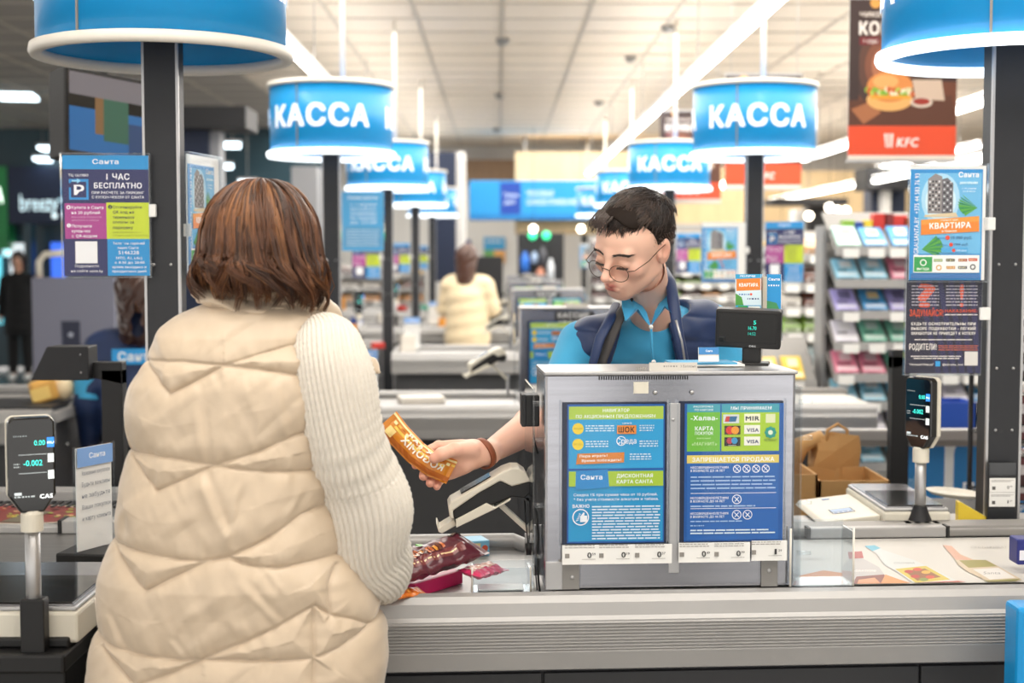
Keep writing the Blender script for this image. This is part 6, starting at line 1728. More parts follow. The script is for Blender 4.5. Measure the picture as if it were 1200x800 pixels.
# hair: inner shell then strands, bob turned under at the neck
hs2 = SDF((-.16, -.15, -.20), (.16, .17, .16), .004)
hs2.d = hs2.ell((0, 0, .004), (.094, .098, .106)); 
hs2.uni(hs2.ell((-.004, 0, -.035), (.098, .094, .06)), .04)
hs2.sub((hs2.z + .060) + 0 * hs2.d, .03)
v_, f_ = hs2.mesh()
HC2 = W(304, 300, WD + .01)
np_mesh('hair', v_ + np.array(HC2), f_, 'hair', woman, np.tile(np.array(lin('3c2416'), np.float32), (len(v_), 1)))
q = random.Random(21); pa = []; pc = []
PAL = ['4a2c1a', '5a3520', '6b4228', '7d5030', '3a2215', '8a5c38', '5f3a22', '4f3120']
clumps = []
for c_ in range(150):
    a0 = q.uniform(0, 2 * math.pi); clumps.append((a0, q.uniform(.3, 1.5), q.uniform(-.16, .16), q.uniform(-1.5, 1.5), q.uniform(0, 6), q.randrange(8), q.uniform(-.5, .5)))
part = np.array([.004, .0, .0])
for i in range(3600):
    a0, ll, sw, cu_, ph, pi_, tw = clumps[i % 150]
    a = a0 + q.gauss(0, .035); lay = q.uniform(.3, 1.0)
    path = []; n = 15
    Lz = ll * (1 if q.random() < .75 else q.uniform(.7, 1.0))
    rr0 = 1.0 + .035 * lay + q.uniform(-.008, .012)
    ca, sa = math.cos(a), math.sin(a)
    zend = -.038 - .024 * Lz - .012 * max(0, ca) + (.016 if ca < -.6 else 0) + .010 * math.sin(3.1 * a0 + 1) + q.uniform(-.010, .008)
    for k in range(n):
        t = k / (n - 1)
        th = .10 + t * 1.72
        # crown to the widest line, then almost straight down and turned in
        if t < .62:
            e = t / .62 * math.pi / 2
            r_ = math.sin(e) ** .8; z = .115 * math.cos(e) + .006; x = .099 * r_; y = .102 * r_
        else:
            w_ = (t - .62) / .38; x = .099 + .014 * math.sin(w_ * 2.2) - .020 * w_ ** 3; y = x * 1.02; z = .006 + (zend - .006) * w_
        aa = a + sw * t * t + .16 * math.sin(t * 4.5 + ph) * t + .5 * cu_ * max(0, t - .68) ** 1.2 * 3
        wv = 1 + (.055 * math.sin(t * 6 + ph) + .08 * cu_ * max(0, t - .7) * 2) * t
        p_ = np.array([x * math.cos(aa) * rr0 * wv, y * math.sin(aa) * rr0 * wv, z * (1.0 if z < 0 else rr0) + .004 * math.sin(ph + t * 3)])
        p_[0] += .004 * (1 - t) + (.006 if p_[2] < -.05 and ca > 0 else 0)
        path.append(p_ + np.array(HC2))
    pa.append(path); c0 = lin(PAL[(pi_ + (0 if q.random() < .7 else q.randrange(8))) % 8]); f = q.uniform(.75, 1.25)
    pc.append(tuple(min(1, x * f) for x in c0))
strands('hair_strands', woman, pa, pc, .00135, 3)

# ---------------------------------------------------------------- people further off
def figure(label, loc, rotz, H, top, topcol, hair, legs='trousers', hairlen=.06, coat=.0, arms='down', seated=False, girth=1.0, hoodcol=None):
    """whole standing figure, face towards -Y of its own frame"""
    t = thing('person', label, 'person', loc, rotz); k = H / 1.7
    S = lambda p: tuple(c * k for c in p)
    zsh = 1.40; b_ = SDF(S((-.34, -.60, -.02)), S((.34, .24, 1.74)), .013)
    hp = .92
    b_.d = b_.cap(S((0, 0, hp)), S((0, 0, 1.25)), .12 * k, .13 * k); b_.uni(b_.cap(S((-.13, 0, zsh - .04)), S((.13, 0, zsh - .04)), .055 * k), .05)
    b_.uni(b_.cap(S((0, .01, zsh)), S((0, 0, 1.52)), .05 * k), .03)
    b_.uni(b_.ell(S((0, .0, 1.60)), S((.073, .092, .112))), .02); b_.uni(b_.ell(S((0, -.095, 1.58)), S((.012, .018, .018))), .01)
    el = {}; wr = {}
    for m in (-1, 1):
        if arms == 'down': el[m] = S((m * .23, .02, 1.10)); wr[m] = S((m * .23, -.06, .86))
        else: el[m] = S((m * .24, -.03, 1.12)); wr[m] = S((m * .15, -.26, 1.08))
        b_.uni(b_.cap(S((m * .18, 0, zsh - .05)), el[m], .045 * k, .036 * k), .03); b_.uni(b_.cap(el[m], wr[m], .036 * k, .025 * k), .015)
        hd_ = Vector(wr[m]) + Vector((0, -.05, -.05 if arms == 'down' else 0)) * k
        b_.uni(b_.cap(wr[m], tuple(hd_), .028 * k, .022 * k), .015)
        for f in range(4): b_.uni(b_.cap(tuple(hd_), tuple(hd_ + Vector(((f - 1.5) * .013, -.03, -.035)) * k), .011 * k, .009 * k), .004)
        kn = (m * .10, -.40, .83) if seated else (m * .09, 0, .48); an_ = (m * .10, -.38, .40) if seated else (m * .095, .02, .08); ft = .32 if seated else 0
        b_.uni(b_.cap(S((m * .085, 0, hp)), S(kn), .085 * k, .055 * k), .03); b_.uni(b_.cap(S(kn), S(an_), .055 * k, .036 * k), .02)
        b_.uni(b_.cap(S((m * .095, an_[1], .04 + ft)), S((m * .10, an_[1] - .14, .03 + ft)), .036 * k, .03 * k), .02)
    v_, f_ = b_.mesh(); np_mesh('body', v_, f_, 'skin', t, np.tile(np.array(lin('dba88e'), np.float32), (len(v_), 1)))
    c_ = SDF(S((-.36, -.40, .30)), S((.36, .26, 1.60)), .012)
    zlow = hp - .05 - coat
    c_.d = c_.cap(S((0, 0, zlow + .1)), S((0, 0, 1.22)), (.155 + coat * .15) * k * girth, .155 * k * girth); c_.uni(c_.cap(S((-.13, 0, zsh - .045)), S((.13, 0, zsh - .045)), .072 * k * girth), .06)
    for m in (-1, 1): c_.uni(c_.cap(S((m * .18, 0, zsh - .06)), el[m], .065 * k * girth, .055 * k * girth), .03); c_.uni(c_.cap(el[m], tuple(Vector(el[m]).lerp(Vector(wr[m]), .92)), .055 * k * girth, .042 * k * girth), .02)
    c_.uni(c_.cap(S((0, .01, zsh)), S((0, .01, 1.46)), .07 * k), .03)
    c_.sub((c_.z - zlow * k) + 0 * c_.d, .01); c_.sub(c_.cap(S((0, -.02, 1.49)), S((0, -.02, 1.6)), .06 * k), .01)
    v_, f_ = c_.mesh(); v_[:, 1] += np.sin(v_[:, 2] * 55 + v_[:, 0] * 9) * .004
    np_mesh(top, v_, f_, 'foilc' if 0 else topcol, t)
    for m in (-1, 1):
        limb('trouser_leg', [S((m * .085, 0, .95)), S((m * .10, -.38, .84) if seated else (m * .09, 0, .5)), S((m * .10, -.38, .42) if seated else (m * .095, .01, .1))], [.10 * k, .072 * k, .058 * k], legs, t, 6, 16, .003, m)
        MB().ball(S((m * .10, -.44 if seated else -.06, .365 if seated else .045)), S((.045, .125, .045)), 14, 8).build('shoe', 'black' if 'black' not in label else 'white', t)
    h_ = SDF(S((-.13, -.15, 1.30)), S((.13, .15, 1.76)), .007)
    h_.d = h_.ell(S((0, .018, 1.618)), S((.094, .112, .118)))
    if hairlen > .05: h_.uni(h_.cap(S((0, .05, 1.60)), S((0, .07, 1.60 - hairlen)), .10 * k, .085 * k), .03)
    h_.sub(h_.ell(S((0, -.10, 1.555)), S((.06, .075, .095))), .01)
    v_, f_ = h_.mesh(); v_ = v_ * 1.0; 
    if len(v_): v_ += np.stack([np.sin(v_[:, 2] * 90 + v_[:, 1] * 70), np.sin(v_[:, 0] * 110 + v_[:, 2] * 60), np.sin(v_[:, 0] * 80)], 1) * .005; np_mesh('hair', v_, f_, 'hair', t, np.tile(np.array(lin(hair), np.float32), (len(v_), 1)))
    return t
mat('coat_beige', 'ead6b2', .7, sheen=.2); mat('black_cloth', '141416', .9)
pb_ = P(548, 385, 12.55)
figure('far shopper in a beige jacket with long brown hair, seen from behind at a till', (pb_.x, 12.55, 0), R(165), 1.60, 'jacket', 'coat_beige', '4a2c20', hairlen=.22, coat=.12, arms='fwd', girth=1.25)
pb_ = P(24, 430, 17.5)
figure('person all in black standing in the mall passage at the far left', (pb_.x, 17.5, 0), R(8), 1.56, 'coat', 'black_cloth', '2a1a14', legs='black_cloth', hairlen=.10, coat=.28)
pb_ = P(163, 360, 6.35)
c2p = figure('second cashier with brown hair and navy vest with blue back badge, beside left pole', (pb_.x, 6.35, -.17), R(190), 1.66, 'vest', 'navy', '3c241c', hairlen=.17, girth=1.12, seated=True)
for ch in c2p.children:
    if ch.name.startswith('vest'): ch.name = 'vest'
for m in (-1, 1):
    limb('shirt_sleeve', [(m * .175, 0, 1.30), (m * .21, .01, 1.20), (m * .225, .02, 1.09)], [.064, .066, .062], 'shirt', c2p, 8, 18, .003, m)
c2p.location.z = -.20
p = Print(0, 0, .001); p.rect(-105, -34, 105, 34, '2a9be0'); p.text('Санта', -78, 78, 18, 36, 'f2f8ff', .05)
p.build('back_badge', 'print', c2p, (0, .18, 1.285), (0, 0, math.pi))
# ================================================================ RACKS, BANNERS, MALL
mat('teal_glass', '24505c', .2, var=.4, vscale=1.2); mat('wire_black', '18181b', .5)
def setcol(o, c):
    me = o.data; at = me.color_attributes.get('Col') or me.color_attributes.new('Col', 'FLOAT_COLOR', 'CORNER')
    at.data.foreach_set('color', [x for _ in range(len(me.loops)) for x in (*lin(c), 1)]); return o
# ---- burger banners hanging from the ceiling
def banner(lbl, X, Y, w=.455):
    h = w * 1.46; z0 = 1.925
    t = thing('burger_banner', lbl, 'banner', (X - w / 2, Y, z0), 0, 'hanging burger banners')
    MB().box(0, 0, 0, w, .004, h).build('cloth', 'white', t)
    MB().box(-.004, -.004, -.012, w + .004, .008, .0).box(-.004, -.004, h, w + .004, .008, h + .012).build('edge_bar', 'alu', t)
    s = w / 126; p = Print(992, 186, s)
    p.rect(992, 2, 1118, 148, '3a2a28'); p.rect(992, 96, 1118, 148, '6b3c28'); p.rect(992, 147, 1118, 181, 'e8512c'); p.rect(992, 181, 1118, 186, 'e9ded2')
    for i, (r, c) in enumerate([(52, '45312c'), (42, '5a3b30'), (32, '7d4c38'), (22, 'a8694c')]): p.disc(1036, 78, r * .8, c, 24, r)
    p.rect(992, 2, 1004, 147, '3a2a28'); p.poly([(992, 118), (1112, 112), (1118, 147), (992, 147)], '5c3524')
    p.poly([(995, 128), (1020, 118), (1030, 132), (1010, 145)], 'a86a44'); p.disc(1022, 6, 6, 'd89a4a')
    p.text('ЧИКЕНБУРГЕР', 1004, 1070, 22, 5.5, 'e8dcd2', .03); p.text('КОМБО', 1004, 1068, 42, 14, 'f2eae2', .06); p.rect(1004, 45, 1027, 54, '6d1f26'); p.text('+ соус', 1008, 1025, 52, 5, 'f2eae2', .02)
    p.disc(1040, 117, 27, 'e9b06a', 22, 13); p.disc(1040, 102, 27, 'd98a48', 22, 18); p.disc(1035, 96, 15, 'e8a866', 18, 8)
    q = random.Random(1)
    for i in range(26): p.disc(1014 + i * 2.1, 108 + q.uniform(-3, 3), 3.4, q.choice(['7fae3a', 'a8c850', 'd8cfa0', 'c8602c', 'f0e6c8']), 8)
    p.rect(1018, 112, 1064, 116, 'e8a032')
    p.poly([(1066, 94), (1100, 94), (1104, 118), (1070, 116)], 'cfb8a4'); p.disc(1077, 120, 13, 'd8c8b8', 16, 6); p.disc(1077, 119, 10, '9a2f22', 16, 4)
    p.poly([(1034, 156), (1045, 156), (1044, 172), (1036, 172)], 'f5efe8')
    for i in range(2): p.rect(1037 + i * 3.6, 156, 1038.4 + i * 3.6, 172, 'e8512c')
    p.shear = .15; p.text('KFC', 1049, 1073, 171, 10, 'f7f2ec', .06); p.shear = 0
    p.build('banner_print', 'print', t, (0, -.001, 0))
    for x in (.03, w - .03): MB().tube([(x, 0, h), (x, 0, CZ - z0)], .002, 5).build('wire', 'alu', t)
banner('nearest hanging burger banner, brown and orange, left of the near right sign', (1055 - 585) * 6 / 1667, 6.0)
banner('second hanging burger banner behind the second right sign', (893 - 585) * 8.5 / 1667, 8.5)
banner('third hanging burger banner, mostly its orange foot in view', (808 - 585) * 10.6 / 1667, 10.6)

# ---- product racks; every pack is a thing
GOODS = {'candy': ['4f9fd8', '8fcbe4', 'bfe8dc', 'd8e89a', 'e88aa4', 'b0a8e4', 'f0ecf8', '7fc8b0', 'a8dcf4'], 'mixed': ['7a3c26', 'e0983a', '8fb84a', 'e8b83a', '5a2a20', 'd8d2c8', 'b8d8e0'],
         'warm': ['e8b02c', 'f0c83a', 'e89a2c', 'd86a3a'], 'dark': ['5a1f22', '7a2a2c', '3a2626', '8a3a34']}
NAMES = {'4f9fd8': 'mid blue', 'e0485a': 'red', '8fcbe4': 'light blue', 'bfe8dc': 'mint', 'd8e89a': 'yellow green', 'e88aa4': 'pink', 'b0a8e4': 'violet', 'f0ecf8': 'white', '7fc8b0': 'sea green', 'a8dcf4': 'pale blue',
         '7a3c26': 'brown', 'e0983a': 'orange', '8fb84a': 'green', 'e8b83a': 'yellow', '5a2a20': 'dark brown', 'd8d2c8': 'cream', 'b8d8e0': 'ice blue', 'e8b02c': 'golden', 'f0c83a': 'bright yellow', 'e89a2c': 'amber', 'd86a3a': 'red orange',
         '5a1f22': 'dark red', '7a2a2c': 'wine red', '3a2626': 'black brown', '8a3a34': 'brick red', 'c8342c': 'red', '2a4a9a': 'navy', 'e8c83a': 'sunny'}
_PR = {}
CN = ['first', 'second', 'third', 'fourth', 'fifth', 'sixth', 'seventh', 'eighth', 'ninth', 'tenth', 'eleventh', 'twelfth', 'thirteenth', 'fourteenth', 'fifteenth', 'sixteenth', 'seventeenth', 'eighteenth']
def goods_proto(c):
    if c in _PR: return _PR[c]
    q = random.Random(c); mb = MB(); w, d, h = .11, .17, .035
    mb.box(0, 0, 0, w, d, h, c)
    k = lin(c); li = tuple(min(1, x * .45 + .5) for x in k); dk = tuple(x * .45 for x in k)
    # printed top and front
    for (x0, y0, x1, y1, cc) in [(.008, .01, w - .008, .045, li), (.015, .055, w * q.uniform(.5, .8), .075, dk), (w * .3, .09, w * .8, .15, q.choice([li, lin('f0d8a0'), lin('e8f0f4'), dk]))]:
        mb.add([(x0, y0, h + .0006), (x1, y0, h + .0006), (x1, y1, h + .0006), (x0, y1, h + .0006)], [(0, 1, 2, 3)], cc)
    mb.add([(.006, -.0006, .006), (w - .006, -.0006, .006), (w - .006, -.0006, h - .006), (.006, -.0006, h - .006)], [(0, 1, 2, 3)], li)
    mb.add([(.02, -.001, .012), (w - .03, -.001, .012), (w - .03, -.001, h - .014), (.02, -.001, h - .014)], [(0, 1, 2, 3)], dk)
    _PR[c] = mb; return mb
_ME = {}
def goods(c, loc, rot, label, group, sc=(1, 1, 1)):
    if c not in _ME:
        o = goods_proto(c).build('sweet_pack', 'print_gloss'); _ME[c] = o.data
    else:
        o = bpy.data.objects.new('sweet_pack', _ME[c]); C.objects.link(o)
    o.location = loc; o.rotation_euler = rot; o.scale = sc
    tag(o, label, 'sweets', group); return o
TAGM = MB().box(0, 0, 0, .078, .002, .044).build('price_tag', 'white'); TAG_USED = [False]
def rack(lbl, where, X0, X1, Y, zs, kind, depth=.30, tilt=22, step=.135, seed=1, legs=True, stack=1, tagw=True):
    q = random.Random(seed); t = thing('product_rack', lbl, 'rack', (X0, Y, 0))
    W_ = X1 - X0
    zz_ = sorted(zs); sp_ = min(b_ - a_ for a_, b_ in zip(zz_, zz_[1:])); dsc = .85 if sp_ < .13 else 1
    hmax = max(.5, min(2.0, (sp_ - .028 - .17 * dsc * math.sin(R(tilt + 3))) / .035 / math.cos(R(tilt))))
    for x in (-.02, W_):
        MB().box(x, depth * .6, 0, x + .02, depth + .05, max(zs) + .12).build('side_frame', 'alu_plain', t)
    MB().box(0, depth + .03, .1, W_, depth + .05, max(zs) + .12).build('back_panel', 'wall_white', t)
    nm = ['top', 'second', 'third', 'fourth', 'fifth', 'sixth', 'seventh', 'eighth']
    for si, z in enumerate(sorted(zs, reverse=True)):
        ca, sa = math.cos(R(tilt)), math.sin(R(tilt))
        MB().box(0, 0, -.012, W_, depth / ca, 0).build('shelf_board', 'alu_dark', t, (0, 0, z), (R(tilt), 0, 0))
        MB().box(0, -.008, -.03, W_, 0, .012).build('shelf_lip', 'alu_plain', t, (0, 0, z))
        x = .02
        while x < W_ - .10:
            if q.random() < .8 and tagw:
                if not TAG_USED[0]: o = TAGM; TAG_USED[0] = True
                else: o = TAGM.copy(); C.objects.link(o)
                o.parent = t; o.location = (x + q.uniform(0, .03), -.012, z - .04)
            x += step * .9
        pal = GOODS[kind]; x = .012; c = q.choice(pal); ci_ = -1
        while x < W_ - .11:
            if q.random() < .45: c = q.choice(pal)
            ci_ += 1
            for k in range(stack):
                yy = .012 + k * .0; hh = .002
                goods(c, (X0 + x + q.uniform(-.003, .003), Y + yy * ca - 0, z + hh + k * .036 + yy * sa), (R(tilt + q.uniform(-1, 3)), 0, R(q.uniform(-2, 2))),
                      '%s pack, %s from left on %s shelf of %s' % (NAMES[c], CN[ci_], nm[si], where), 'packs on %s' % where, (step / .122 * .92, dsc, hmax * q.uniform(.75, 1)))
            x += step
    return t
YA = 6.9
za = [1.52 - (y - 300) * YA / 1667 for y in (292, 330, 367, 404, 441, 474)]
rack('large candy rack with pale blue packs between the cashier and the right pole', 'the large candy rack', 1.63, 2.62, YA, za + [.66, .50], 'candy', seed=3, tilt=32)
rack('narrow snack rack with yellow packs left of the candy rack', 'the narrow snack rack', 1.40 + .17, 1.57 + .27, 7.9, [1.52 - (y - 300) * 7.9 / 1667 for y in (300, 334, 362, 392, 430, 470)], 'mixed', seed=5, step=.12, tilt=15)
rack('basket rack with golden packs beside the right end of the steel box', 'the low golden rack', 1.27, 1.56, 6.95, [.76, .90], 'warm', seed=8, step=.12, tilt=35)
rack('far shelves with pale goods behind the second right pole', 'the far pale shelves', 1.15, 2.75, 11.4, [1.52 - (y - 300) * 11.4 / 1667 for y in (290, 303, 318, 333, 348)], 'mixed', seed=9, step=.16, tilt=12)
rack('long back shelves with golden goods under the warm wooden wall', 'the long back shelves', 1.9, 5.4, 16.2, [1.52 - (y - 300) * 16.2 / 1667 for y in (283, 296, 310)], 'warm', seed=12, step=.24, tilt=10, tagw=False)
rack('shelf wall with dark and pale goods behind the cashier\'s head', 'the shelf wall behind the cashier', .92, 1.75, 14.0, [1.52 - (y - 300) * 14.0 / 1667 for y in (292, 306, 320, 334, 350)], 'dark', seed=14, step=.17, tilt=8)
# boxes along the top of the candy rack
for i, (x, c, w, h) in enumerate([(985, '8fb84a', 14, 12), (999, '2a4a9a', 10, 10), (1010, 'e8c83a', 10, 12), (1021, 'c8342c', 16, 20), (1033, '7a2a2c', 12, 20), (1043, 'c8342c', 18, 18), (1056, 'd86a3a', 12, 14)]):
    z = za[0] + .095; a = P(x, 300, YA + .2); s = YA / 1667
    o = setcol(MB().box(0, 0, 0, w * s, .08, h * s, c).build('sweet_box', 'print_gloss', None, (a.x, YA + .16, z), bevel=.003), c)
    tag(o, '%s box standing on top of the candy rack, %s from its left end' % (NAMES[c], ['first', 'second', 'third', 'fourth', 'fifth', 'sixth', 'seventh'][i]), 'box', 'boxes on top of the candy rack')
t = MB().box(0, 0, 0, 1.0, .14, .01).build('shelf_board', 'alu_dark', bpy.data.objects['product_rack'], (0, .14, za[0] + .083))

# black wire rack at the right edge
wr = thing('wire_rack', 'black wire rack with dark red packs at the right edge behind the pole', 'rack', (1.47, 4.1, 0))
for x in (0, .5):
    for y in (0, .3): MB().tube([(x, y, 0), (x, y, 1.34)], .008, 6).build('upright', 'wire_black', wr)
for z in (.62, .80, .98, 1.16, 1.32):
    for y in (0, .06, .12, .18, .24, .30): MB().tube([(0, y, z), (.5, y, z)], .003, 5).build('wire', 'wire_black', wr)
    for x in (0, .5): MB().tube([(x, 0, z), (x, .3, z)], .004, 5).build('wire', 'wire_black', wr)
    MB().tube([(0, 0, z + .05), (.5, 0, z + .05)], .003, 5).build('wire', 'wire_black', wr)
q = random.Random(6)
for zi, z in enumerate((.80, .98, 1.16)):
    for i in range(4): 
        c = q.choice(GOODS['dark']); goods(c, (1.48 + i * .12, 4.13, z + .004), (R(0), 0, 0), '%s pack, %s from left on the %s tier of the wire rack' % (NAMES[c], CN[i], ['lowest', 'middle', 'top'][zi]), 'packs in the wire rack', (1, 1.2, 3.6))
# blue printed stand with white arcs
bs_ = thing('blue_stand', 'blue promotional stand with white arches and white script behind the pole display', 'stand', (P(1062, 560, 5.0).x, 5.0, 0))
w_ = .66; zt_ = P(0, 508, 5.0).z
MB().box(0, 0, 0, w_, .04, zt_).build('panel', 'print', bs_); setcol(bs_.children[0], '1f86c8')
s = 5.0 / 1667; p = Print(1062, 300 + (1.52) / s, s)
arch = lambda x0, x1, y0, y1, c: p.poly([(x0, y1)] + [(x0 + (x1 - x0) * (1 - math.cos(math.pi * i / 16)) / 2, y0 + (x1 - x0) * .42 * (1 - math.sin(math.pi * i / 16))) for i in range(17)] + [(x1, y1)], c)
p.rect(1062, 509, 1270, 700, 'eef2f4'); arch(1062, 1107, 509, 700, '1f7fc4'); arch(1118, 1178, 509, 700, '1f7fc4'); arch(1186, 1250, 509, 700, '1f7fc4')
p.text('П', 1130, 1142, 580, 12, 'f4f8fa', .05); p.text('ЛЁД', 1064, 1082, 575, 11, '9fc8e4', .03); p.text('Ти', 1186, 1204, 585, 14, 'f4f8fa', .05); p.text('тор', 1186, 1202, 600, 9, 'f4f8fa', .05)
p.build('stand_print', 'print', bs_, (0, -.001, 0))
gr_ = thing('guard_rail', 'grey barrier rail running right behind the cartons', 'rail', (1.0, 4.93, 0))
zr = P(0, 518, 4.93).z
MB().box(0, 0, zr, 1.05, .05, zr + .04).build('top_rail', 'alu_plain', gr_, bevel=.006); MB().box(0, .01, zr - .02, 1.05, .04, zr).build('lower_rail', 'alu_dark', gr_)
for x in (.08, .95): MB().box(x, .01, 0, x + .03, .04, zr - .02).build('post', 'black', gr_)
cr_ = thing('blue_crate', 'blue plastic crate behind the barrier rail at the right', 'crate', (P(1098, 500, 5.6).x, 5.6, .82))
o = MB().box(0, 0, 0, .16, .2, .012).box(0, 0, 0, .16, .01, .12).box(0, .19, 0, .16, .2, .12).box(0, 0, 0, .01, .2, .12).box(.15, 0, 0, .16, .2, .12).build('crate_body', 'print', cr_); setcol(o, '2450b0')
tb_ = thing('side_table', 'low grey table under the blue crate', 'table', (P(1080, 500, 5.6).x, 5.5, 0))
MB().box(0, 0, .79, .45, .4, .818).build('table_top', 'alu_dark', tb_)
for x in (.01, .41):
    for y in (.01, .36): MB().box(x, y, 0, x + .03, y + .03, .79).build('leg', 'black', tb_)

# ---- clutter on the further tills
def put(src, loc, rz, lbl, grp=None): return dup(src, loc, rz, lbl, grp)
xs = lambda px, Y: P(px, 400, Y).x
for n in (2, 3, 4):
    y = 2.45 + SP * (n - 1) - .3; o = ORD[n - 1]
    if n > 2: put(ds2, (-.96, y + .75, TOP), R(-14), 'scale display on a pole, %s from the camera in the left row' % o)
    put(sg, (-.60, 2.68 + SP * (n - 1) + .28, TOP - .018), R(10), 'clear upright sign on the %s right till counter' % o)
for (px, py, Y, c, w, h, lbl) in [(405, 440, 9.75, '7a3c26', .10, .05, 'brown pack left on the third till counter'), (436, 438, 9.8, 'c8342c', .09, .04, 'red pack on the third till counter'),
                                  (470, 462, 6.3, 'd8d2c8', .2, .03, 'white tray lying in the second till basin'), (515, 370, 13.1, 'e0983a', .08, .09, 'small orange carton on a far till'), (560, 352, 13.15, '2a4a9a', .08, .1, 'small navy carton on a far till'),
                                  (470, 375, 9.75, 'd8d2c8', .10, .12, 'white carton on the third till counter, left part'), (600, 340, 16.5, 'd8d2c8', .12, .1, 'white carton on the furthest till')]:
    s = Y / 1667; v = P(px, py, Y)
    setcol(tag(MB().box(0, 0, 0, w, w * .7, h, c).build('carton', 'print', None, (v.x, Y, TOP + (.003 if v.x < -.8 else -.019)), (0, 0, R(12)), bevel=.004), lbl, 'carton'), c)
ch_ = thing('office_chair', 'black office chair of the second cashier behind the left belt', 'chair', (P(150, 500, 6.0).x, 6.02, 0))
MB().box(-.11, 0, .62, .11, .05, .86).build('backrest', 'black', ch_, bevel=.03, seg=3); MB().box(-.2, .02, .42, .2, .42, .5).build('seat', 'black', ch_, bevel=.03, seg=3)
MB().tube([(0, .2, .06), (0, .2, .42)], .03, 12).build('column', 'alu_dark', ch_)
for k in range(5): a = k * 2 * math.pi / 5; MB().tube([(0, .2, .08), (.26 * math.cos(a), .2 + .26 * math.sin(a), .03)], .02, 8).build('leg', 'black', ch_)
sc3 = put(scanner_a, (scanner_a.location.x + .1, 7.3, 0), 0, 'black post with a hooded arm, second from the camera in the left row') if 'scanner_a' in globals() else None

dk = thing('dark_screen', 'tall dark grey screen behind the far shopper in beige', 'screen', (xs(571, 15.2), 15.6, 0))
MB().box(-.17, 0, 0, .17, .06, P(0, 300, 15.6).z).build('panel', 'charcoal', dk, bevel=.01); MB().box(-.2, -.1, 0, .2, .16, .03).build('foot', 'black', dk)
rack('far left shelves with mixed goods between the poles of the left row', 'the far left shelves', -2.75, -.95, 17.6, [1.52 - (y - 300) * 17.6 / 1667 for y in (322, 338, 354, 370)], 'mixed', seed=17, step=.26, tilt=10)
q = random.Random(31); cl_ = [('d8d2c8', 'cream'), ('2a4a9a', 'navy'), ('e0983a', 'orange'), ('e6eef4', 'white'), ('4fa88f', 'sea green'), ('c8342c', 'red'), ('7a3c26', 'brown')]
for i in range(15):
    n = 3 + i % 3; cc, cn = cl_[i % 7]; X_ = -2.0 + .085 * (i * 7 % 13) + .02; Y_ = 2.53 + SP * (n - 1) + .12 + .25 + .1 * (i % 4)
    setcol(tag(MB().box(0, 0, 0, q.uniform(.05, .12), .06, q.uniform(.05, .17), cc).build('carton', 'print', None, (X_, Y_, TOP + .003), (0, 0, q.uniform(-.5, .5)), bevel=.004),
        '%s carton, %s from left among goods on the %s left till' % (cn, CN[i * 7 % 13], ORD[n - 1]), 'carton', 'goods on the far left tills'), cc)
# ---- tilted television behind the near left sign
tv = thing('hanging_screen', 'tilted black television hanging behind the near left sign', 'television', P(128, 140, 4.7))
tv.rotation_euler = (R(-8), R(5), R(44))
MB().box(-.165, -.015, -.14, .165, .09, .15).build('case', 'black', tv, bevel=.004)
o = MB().box(-.155, -.017, -.128, .155, -.014, .138).build('screen', 'black_gloss', tv)
p = Print(0, 0, .001)
p.rect(-150, -20, 150, 124, '0f5fa0'); p.rect(-60, -90, 10, 60, '7a5a34'); p.rect(-150, -134, 150, -60, '6d6a72'); p.rect(-30, -60, 60, 80, '2a5a48'); p.rect(60, 10, 122, 128, '143a6a')
p.build('screen_picture', 'print_gloss', tv, (0, -.018, 0))
MB().tube([(0, .03, .14), (0, .03, CZ - tv.location.z)], .012, 8).build('ceiling_mount', 'black', tv)

# ---- left part: columns, board, mall passage
struct(wallbox('column_left', 213, 125, 244, 395, 10.5, .25, 'dark_blue', None, None))
struct(wallbox('column_left', 244, 150, 257, 395, 10.55, .2, 'wall_grey', None, None))
struct(wallbox('trim_2', 210, 124, 288, 150, 10.3, .5, 'charcoal', None, None))
struct(wallbox('column_left', 343, 195, 372, 400, 13.5, .3, 'wall_grey', None, None))
struct(wallbox('column_left', 0, 0, 1, 1, 30, .1, 'wall_grey', None, None)) if 0 else None
gb = thing('display_board', 'grey promotional board with a dark bottle picture at the left', 'board', (P(38, 400, 9.0).x, 9.0, 0))
s = 9.0 / 1667; w_ = 97 * s; h_ = P(0, 325, 9.0).z
MB().box(0, 0, .02, w_, .04, h_).build('board', 'print', gb, bevel=.004); setcol(gb.children[0], '77798a')
p = Print(38, 325, s)
p.rect(52, 420, 70, 470, 'a03024'); p.poly([(72, 376), (94, 376), (94, 402), (98, 412), (106, 425), (108, 470), (60, 470), (62, 425), (70, 412), (73, 402)], '23283f'); p.rect(72, 408, 96, 416, 'b9bcc8'); p.disc(83, 392, 3, 'aab0c0', 12); p.rect(64, 430, 104, 470, '4a2024')
p.build('board_print', 'print', gb, (0, -.002, h_))
# trolley bay pipe
tp = thing('trolley_barrier', 'cream bent pipe on a red post behind the parking poster', 'barrier', (P(46, 325, 10).x, 10, 0))
z1 = P(0, 298, 10).z
MB().tube([(0, 0, 0), (0, 0, z1 - .16)], .028, 10, lin('b8322c')).build('red_post', 'print', tp); MB().tube([(0, 0, z1 - .16), (0, 0, z1 - .05), (.04, 0, z1), (.3, 0, z1 + .02)], .024, 10).build('pipe', 'cream', tp)
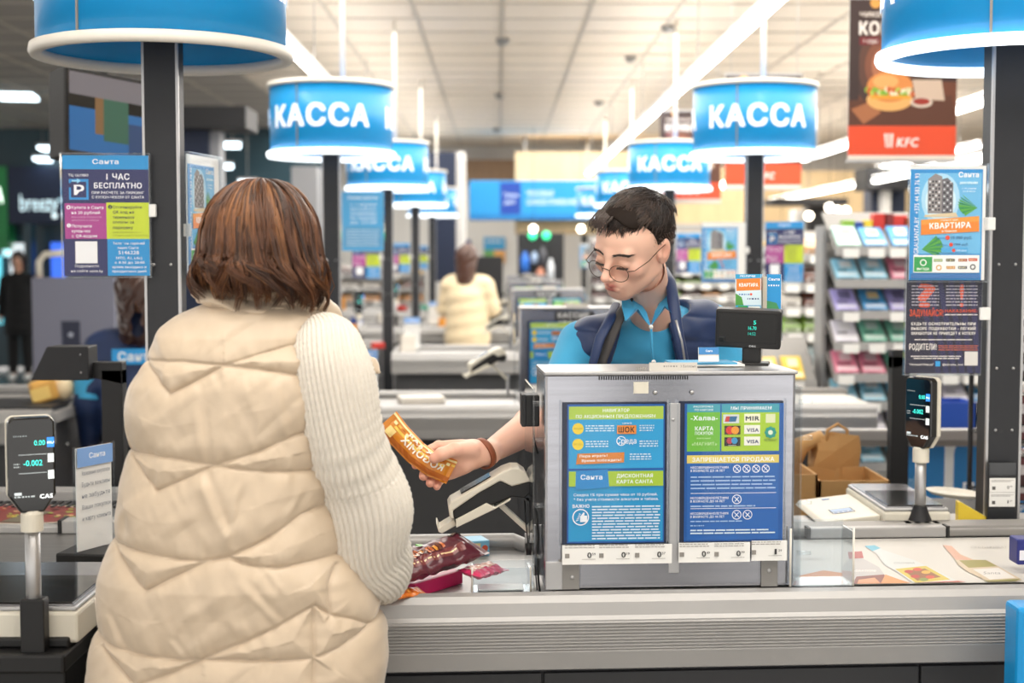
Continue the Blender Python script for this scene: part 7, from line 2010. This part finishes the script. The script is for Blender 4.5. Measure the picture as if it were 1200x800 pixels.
# shopfront across the passage
SY = 19.0
sf = wallbox('wall_left', -260, 0, 256, 430, SY, .2, 'mall_teal', None, None); struct(sf)
fas = thing('shop_fascia', 'dark navy shop front with glowing white lettering in the mall at the left', 'shop sign', P(10, 262, SY - .3))
s = (SY - .3) / 1667
MB().box(0, 0, 0, 200 * s, .28, 66 * s).build('fascia', 'dark_blue', fas)
p = Print(10, 262, s); p.text('breezy', 24, 68, 247, 19, 'd8f4fb', .0); p.disc(64, 253, 3, 'e8fbff', 12); p.line(68, 234, 90, 237, 1.5, 'bfefff')
p.build('lit_lettering', 'print_lit', fas, (0, -.01, 0))
g1 = thing('green_shop_sign', 'green lit shop sign at the far left edge', 'shop sign', P(-60, 292, SY - .3))
o = MB().box(0, 0, 0, 69 * s, .28, 96 * s).build('panel', 'print', g1); setcol(o, '1f8a48'); p = Print(-60, 292, s); p.text('АПТЕКА', -50, 4, 238, 17, 'f0fff4', .05); p.build('lettering', 'led', g1, (0, -.01, 0))
for i, (x0, y0, x1, y1, c, lbl) in enumerate([(12, 285, 28, 325, 'cfd8dc', 'pale lit shop window display at the far left'), (60, 284, 73, 326, '3a6ae0', 'blue lit shop window display beside the parking poster'), (-30, 300, -2, 380, '6ad0e0', 'teal lit window'), (256, 215, 330, 300, '33566a', 'bluish glass front between the dark column and the hair'), (3, 250, 7, 300, 'bff8ff', 'thin vertical light strip at the far left edge')]):
    a = P(x0, y1, SY - .12); b_ = P(x1, y0, SY - .12)
    o = MB().box(0, 0, 0, b_.x - a.x, .12, b_.z - a.z).build('shop_window', 'print_lit' if i != 3 else 'print', None, (a.x, SY - .12, a.z)); setcol(o, c); tag(o, lbl + (' outside the frame' if i == 2 else ''), 'window display')
struct(wallbox('wall_left', 256, 100, 378, 400, 18.9, .2, 'mall_teal', None, None))
struct(wallbox('column_left', 31, 262, 36, 430, SY - .5, .2, 'mall_teal', None, None))
for i, (px, py, w, Y) in enumerate([(15, 112, 1.0, 14.5), (56, 174, .7, 18), (47, 187, .5, 18.5), (262, 195, .6, 17.5), (290, 214, .6, 17.6), (272, 170, .5, 16)]):
    v = P(px, py, Y); t = thing('tube_lamp', 'cold white tube lamp %s' % ['at the top left edge', 'left of the parking poster, upper', 'left of the parking poster, lower', 'right of the near left pole, upper', 'right of the near left pole, lower', 'behind the dark beam'][i], 'lamp', v, R(10))
    MB().box(-w * .18, 0, 0, w * .18, .5, .03).build('diffuser', 'coldtube', t); MB().box(-w * .2, -.01, .03, w * .2, .51, .06).build('housing', 'alu_plain', t)
    MB().tube([(0, .25, .06), (0, .25, CZ - v.z)], .006, 5).build('rod', 'alu_dark', t)
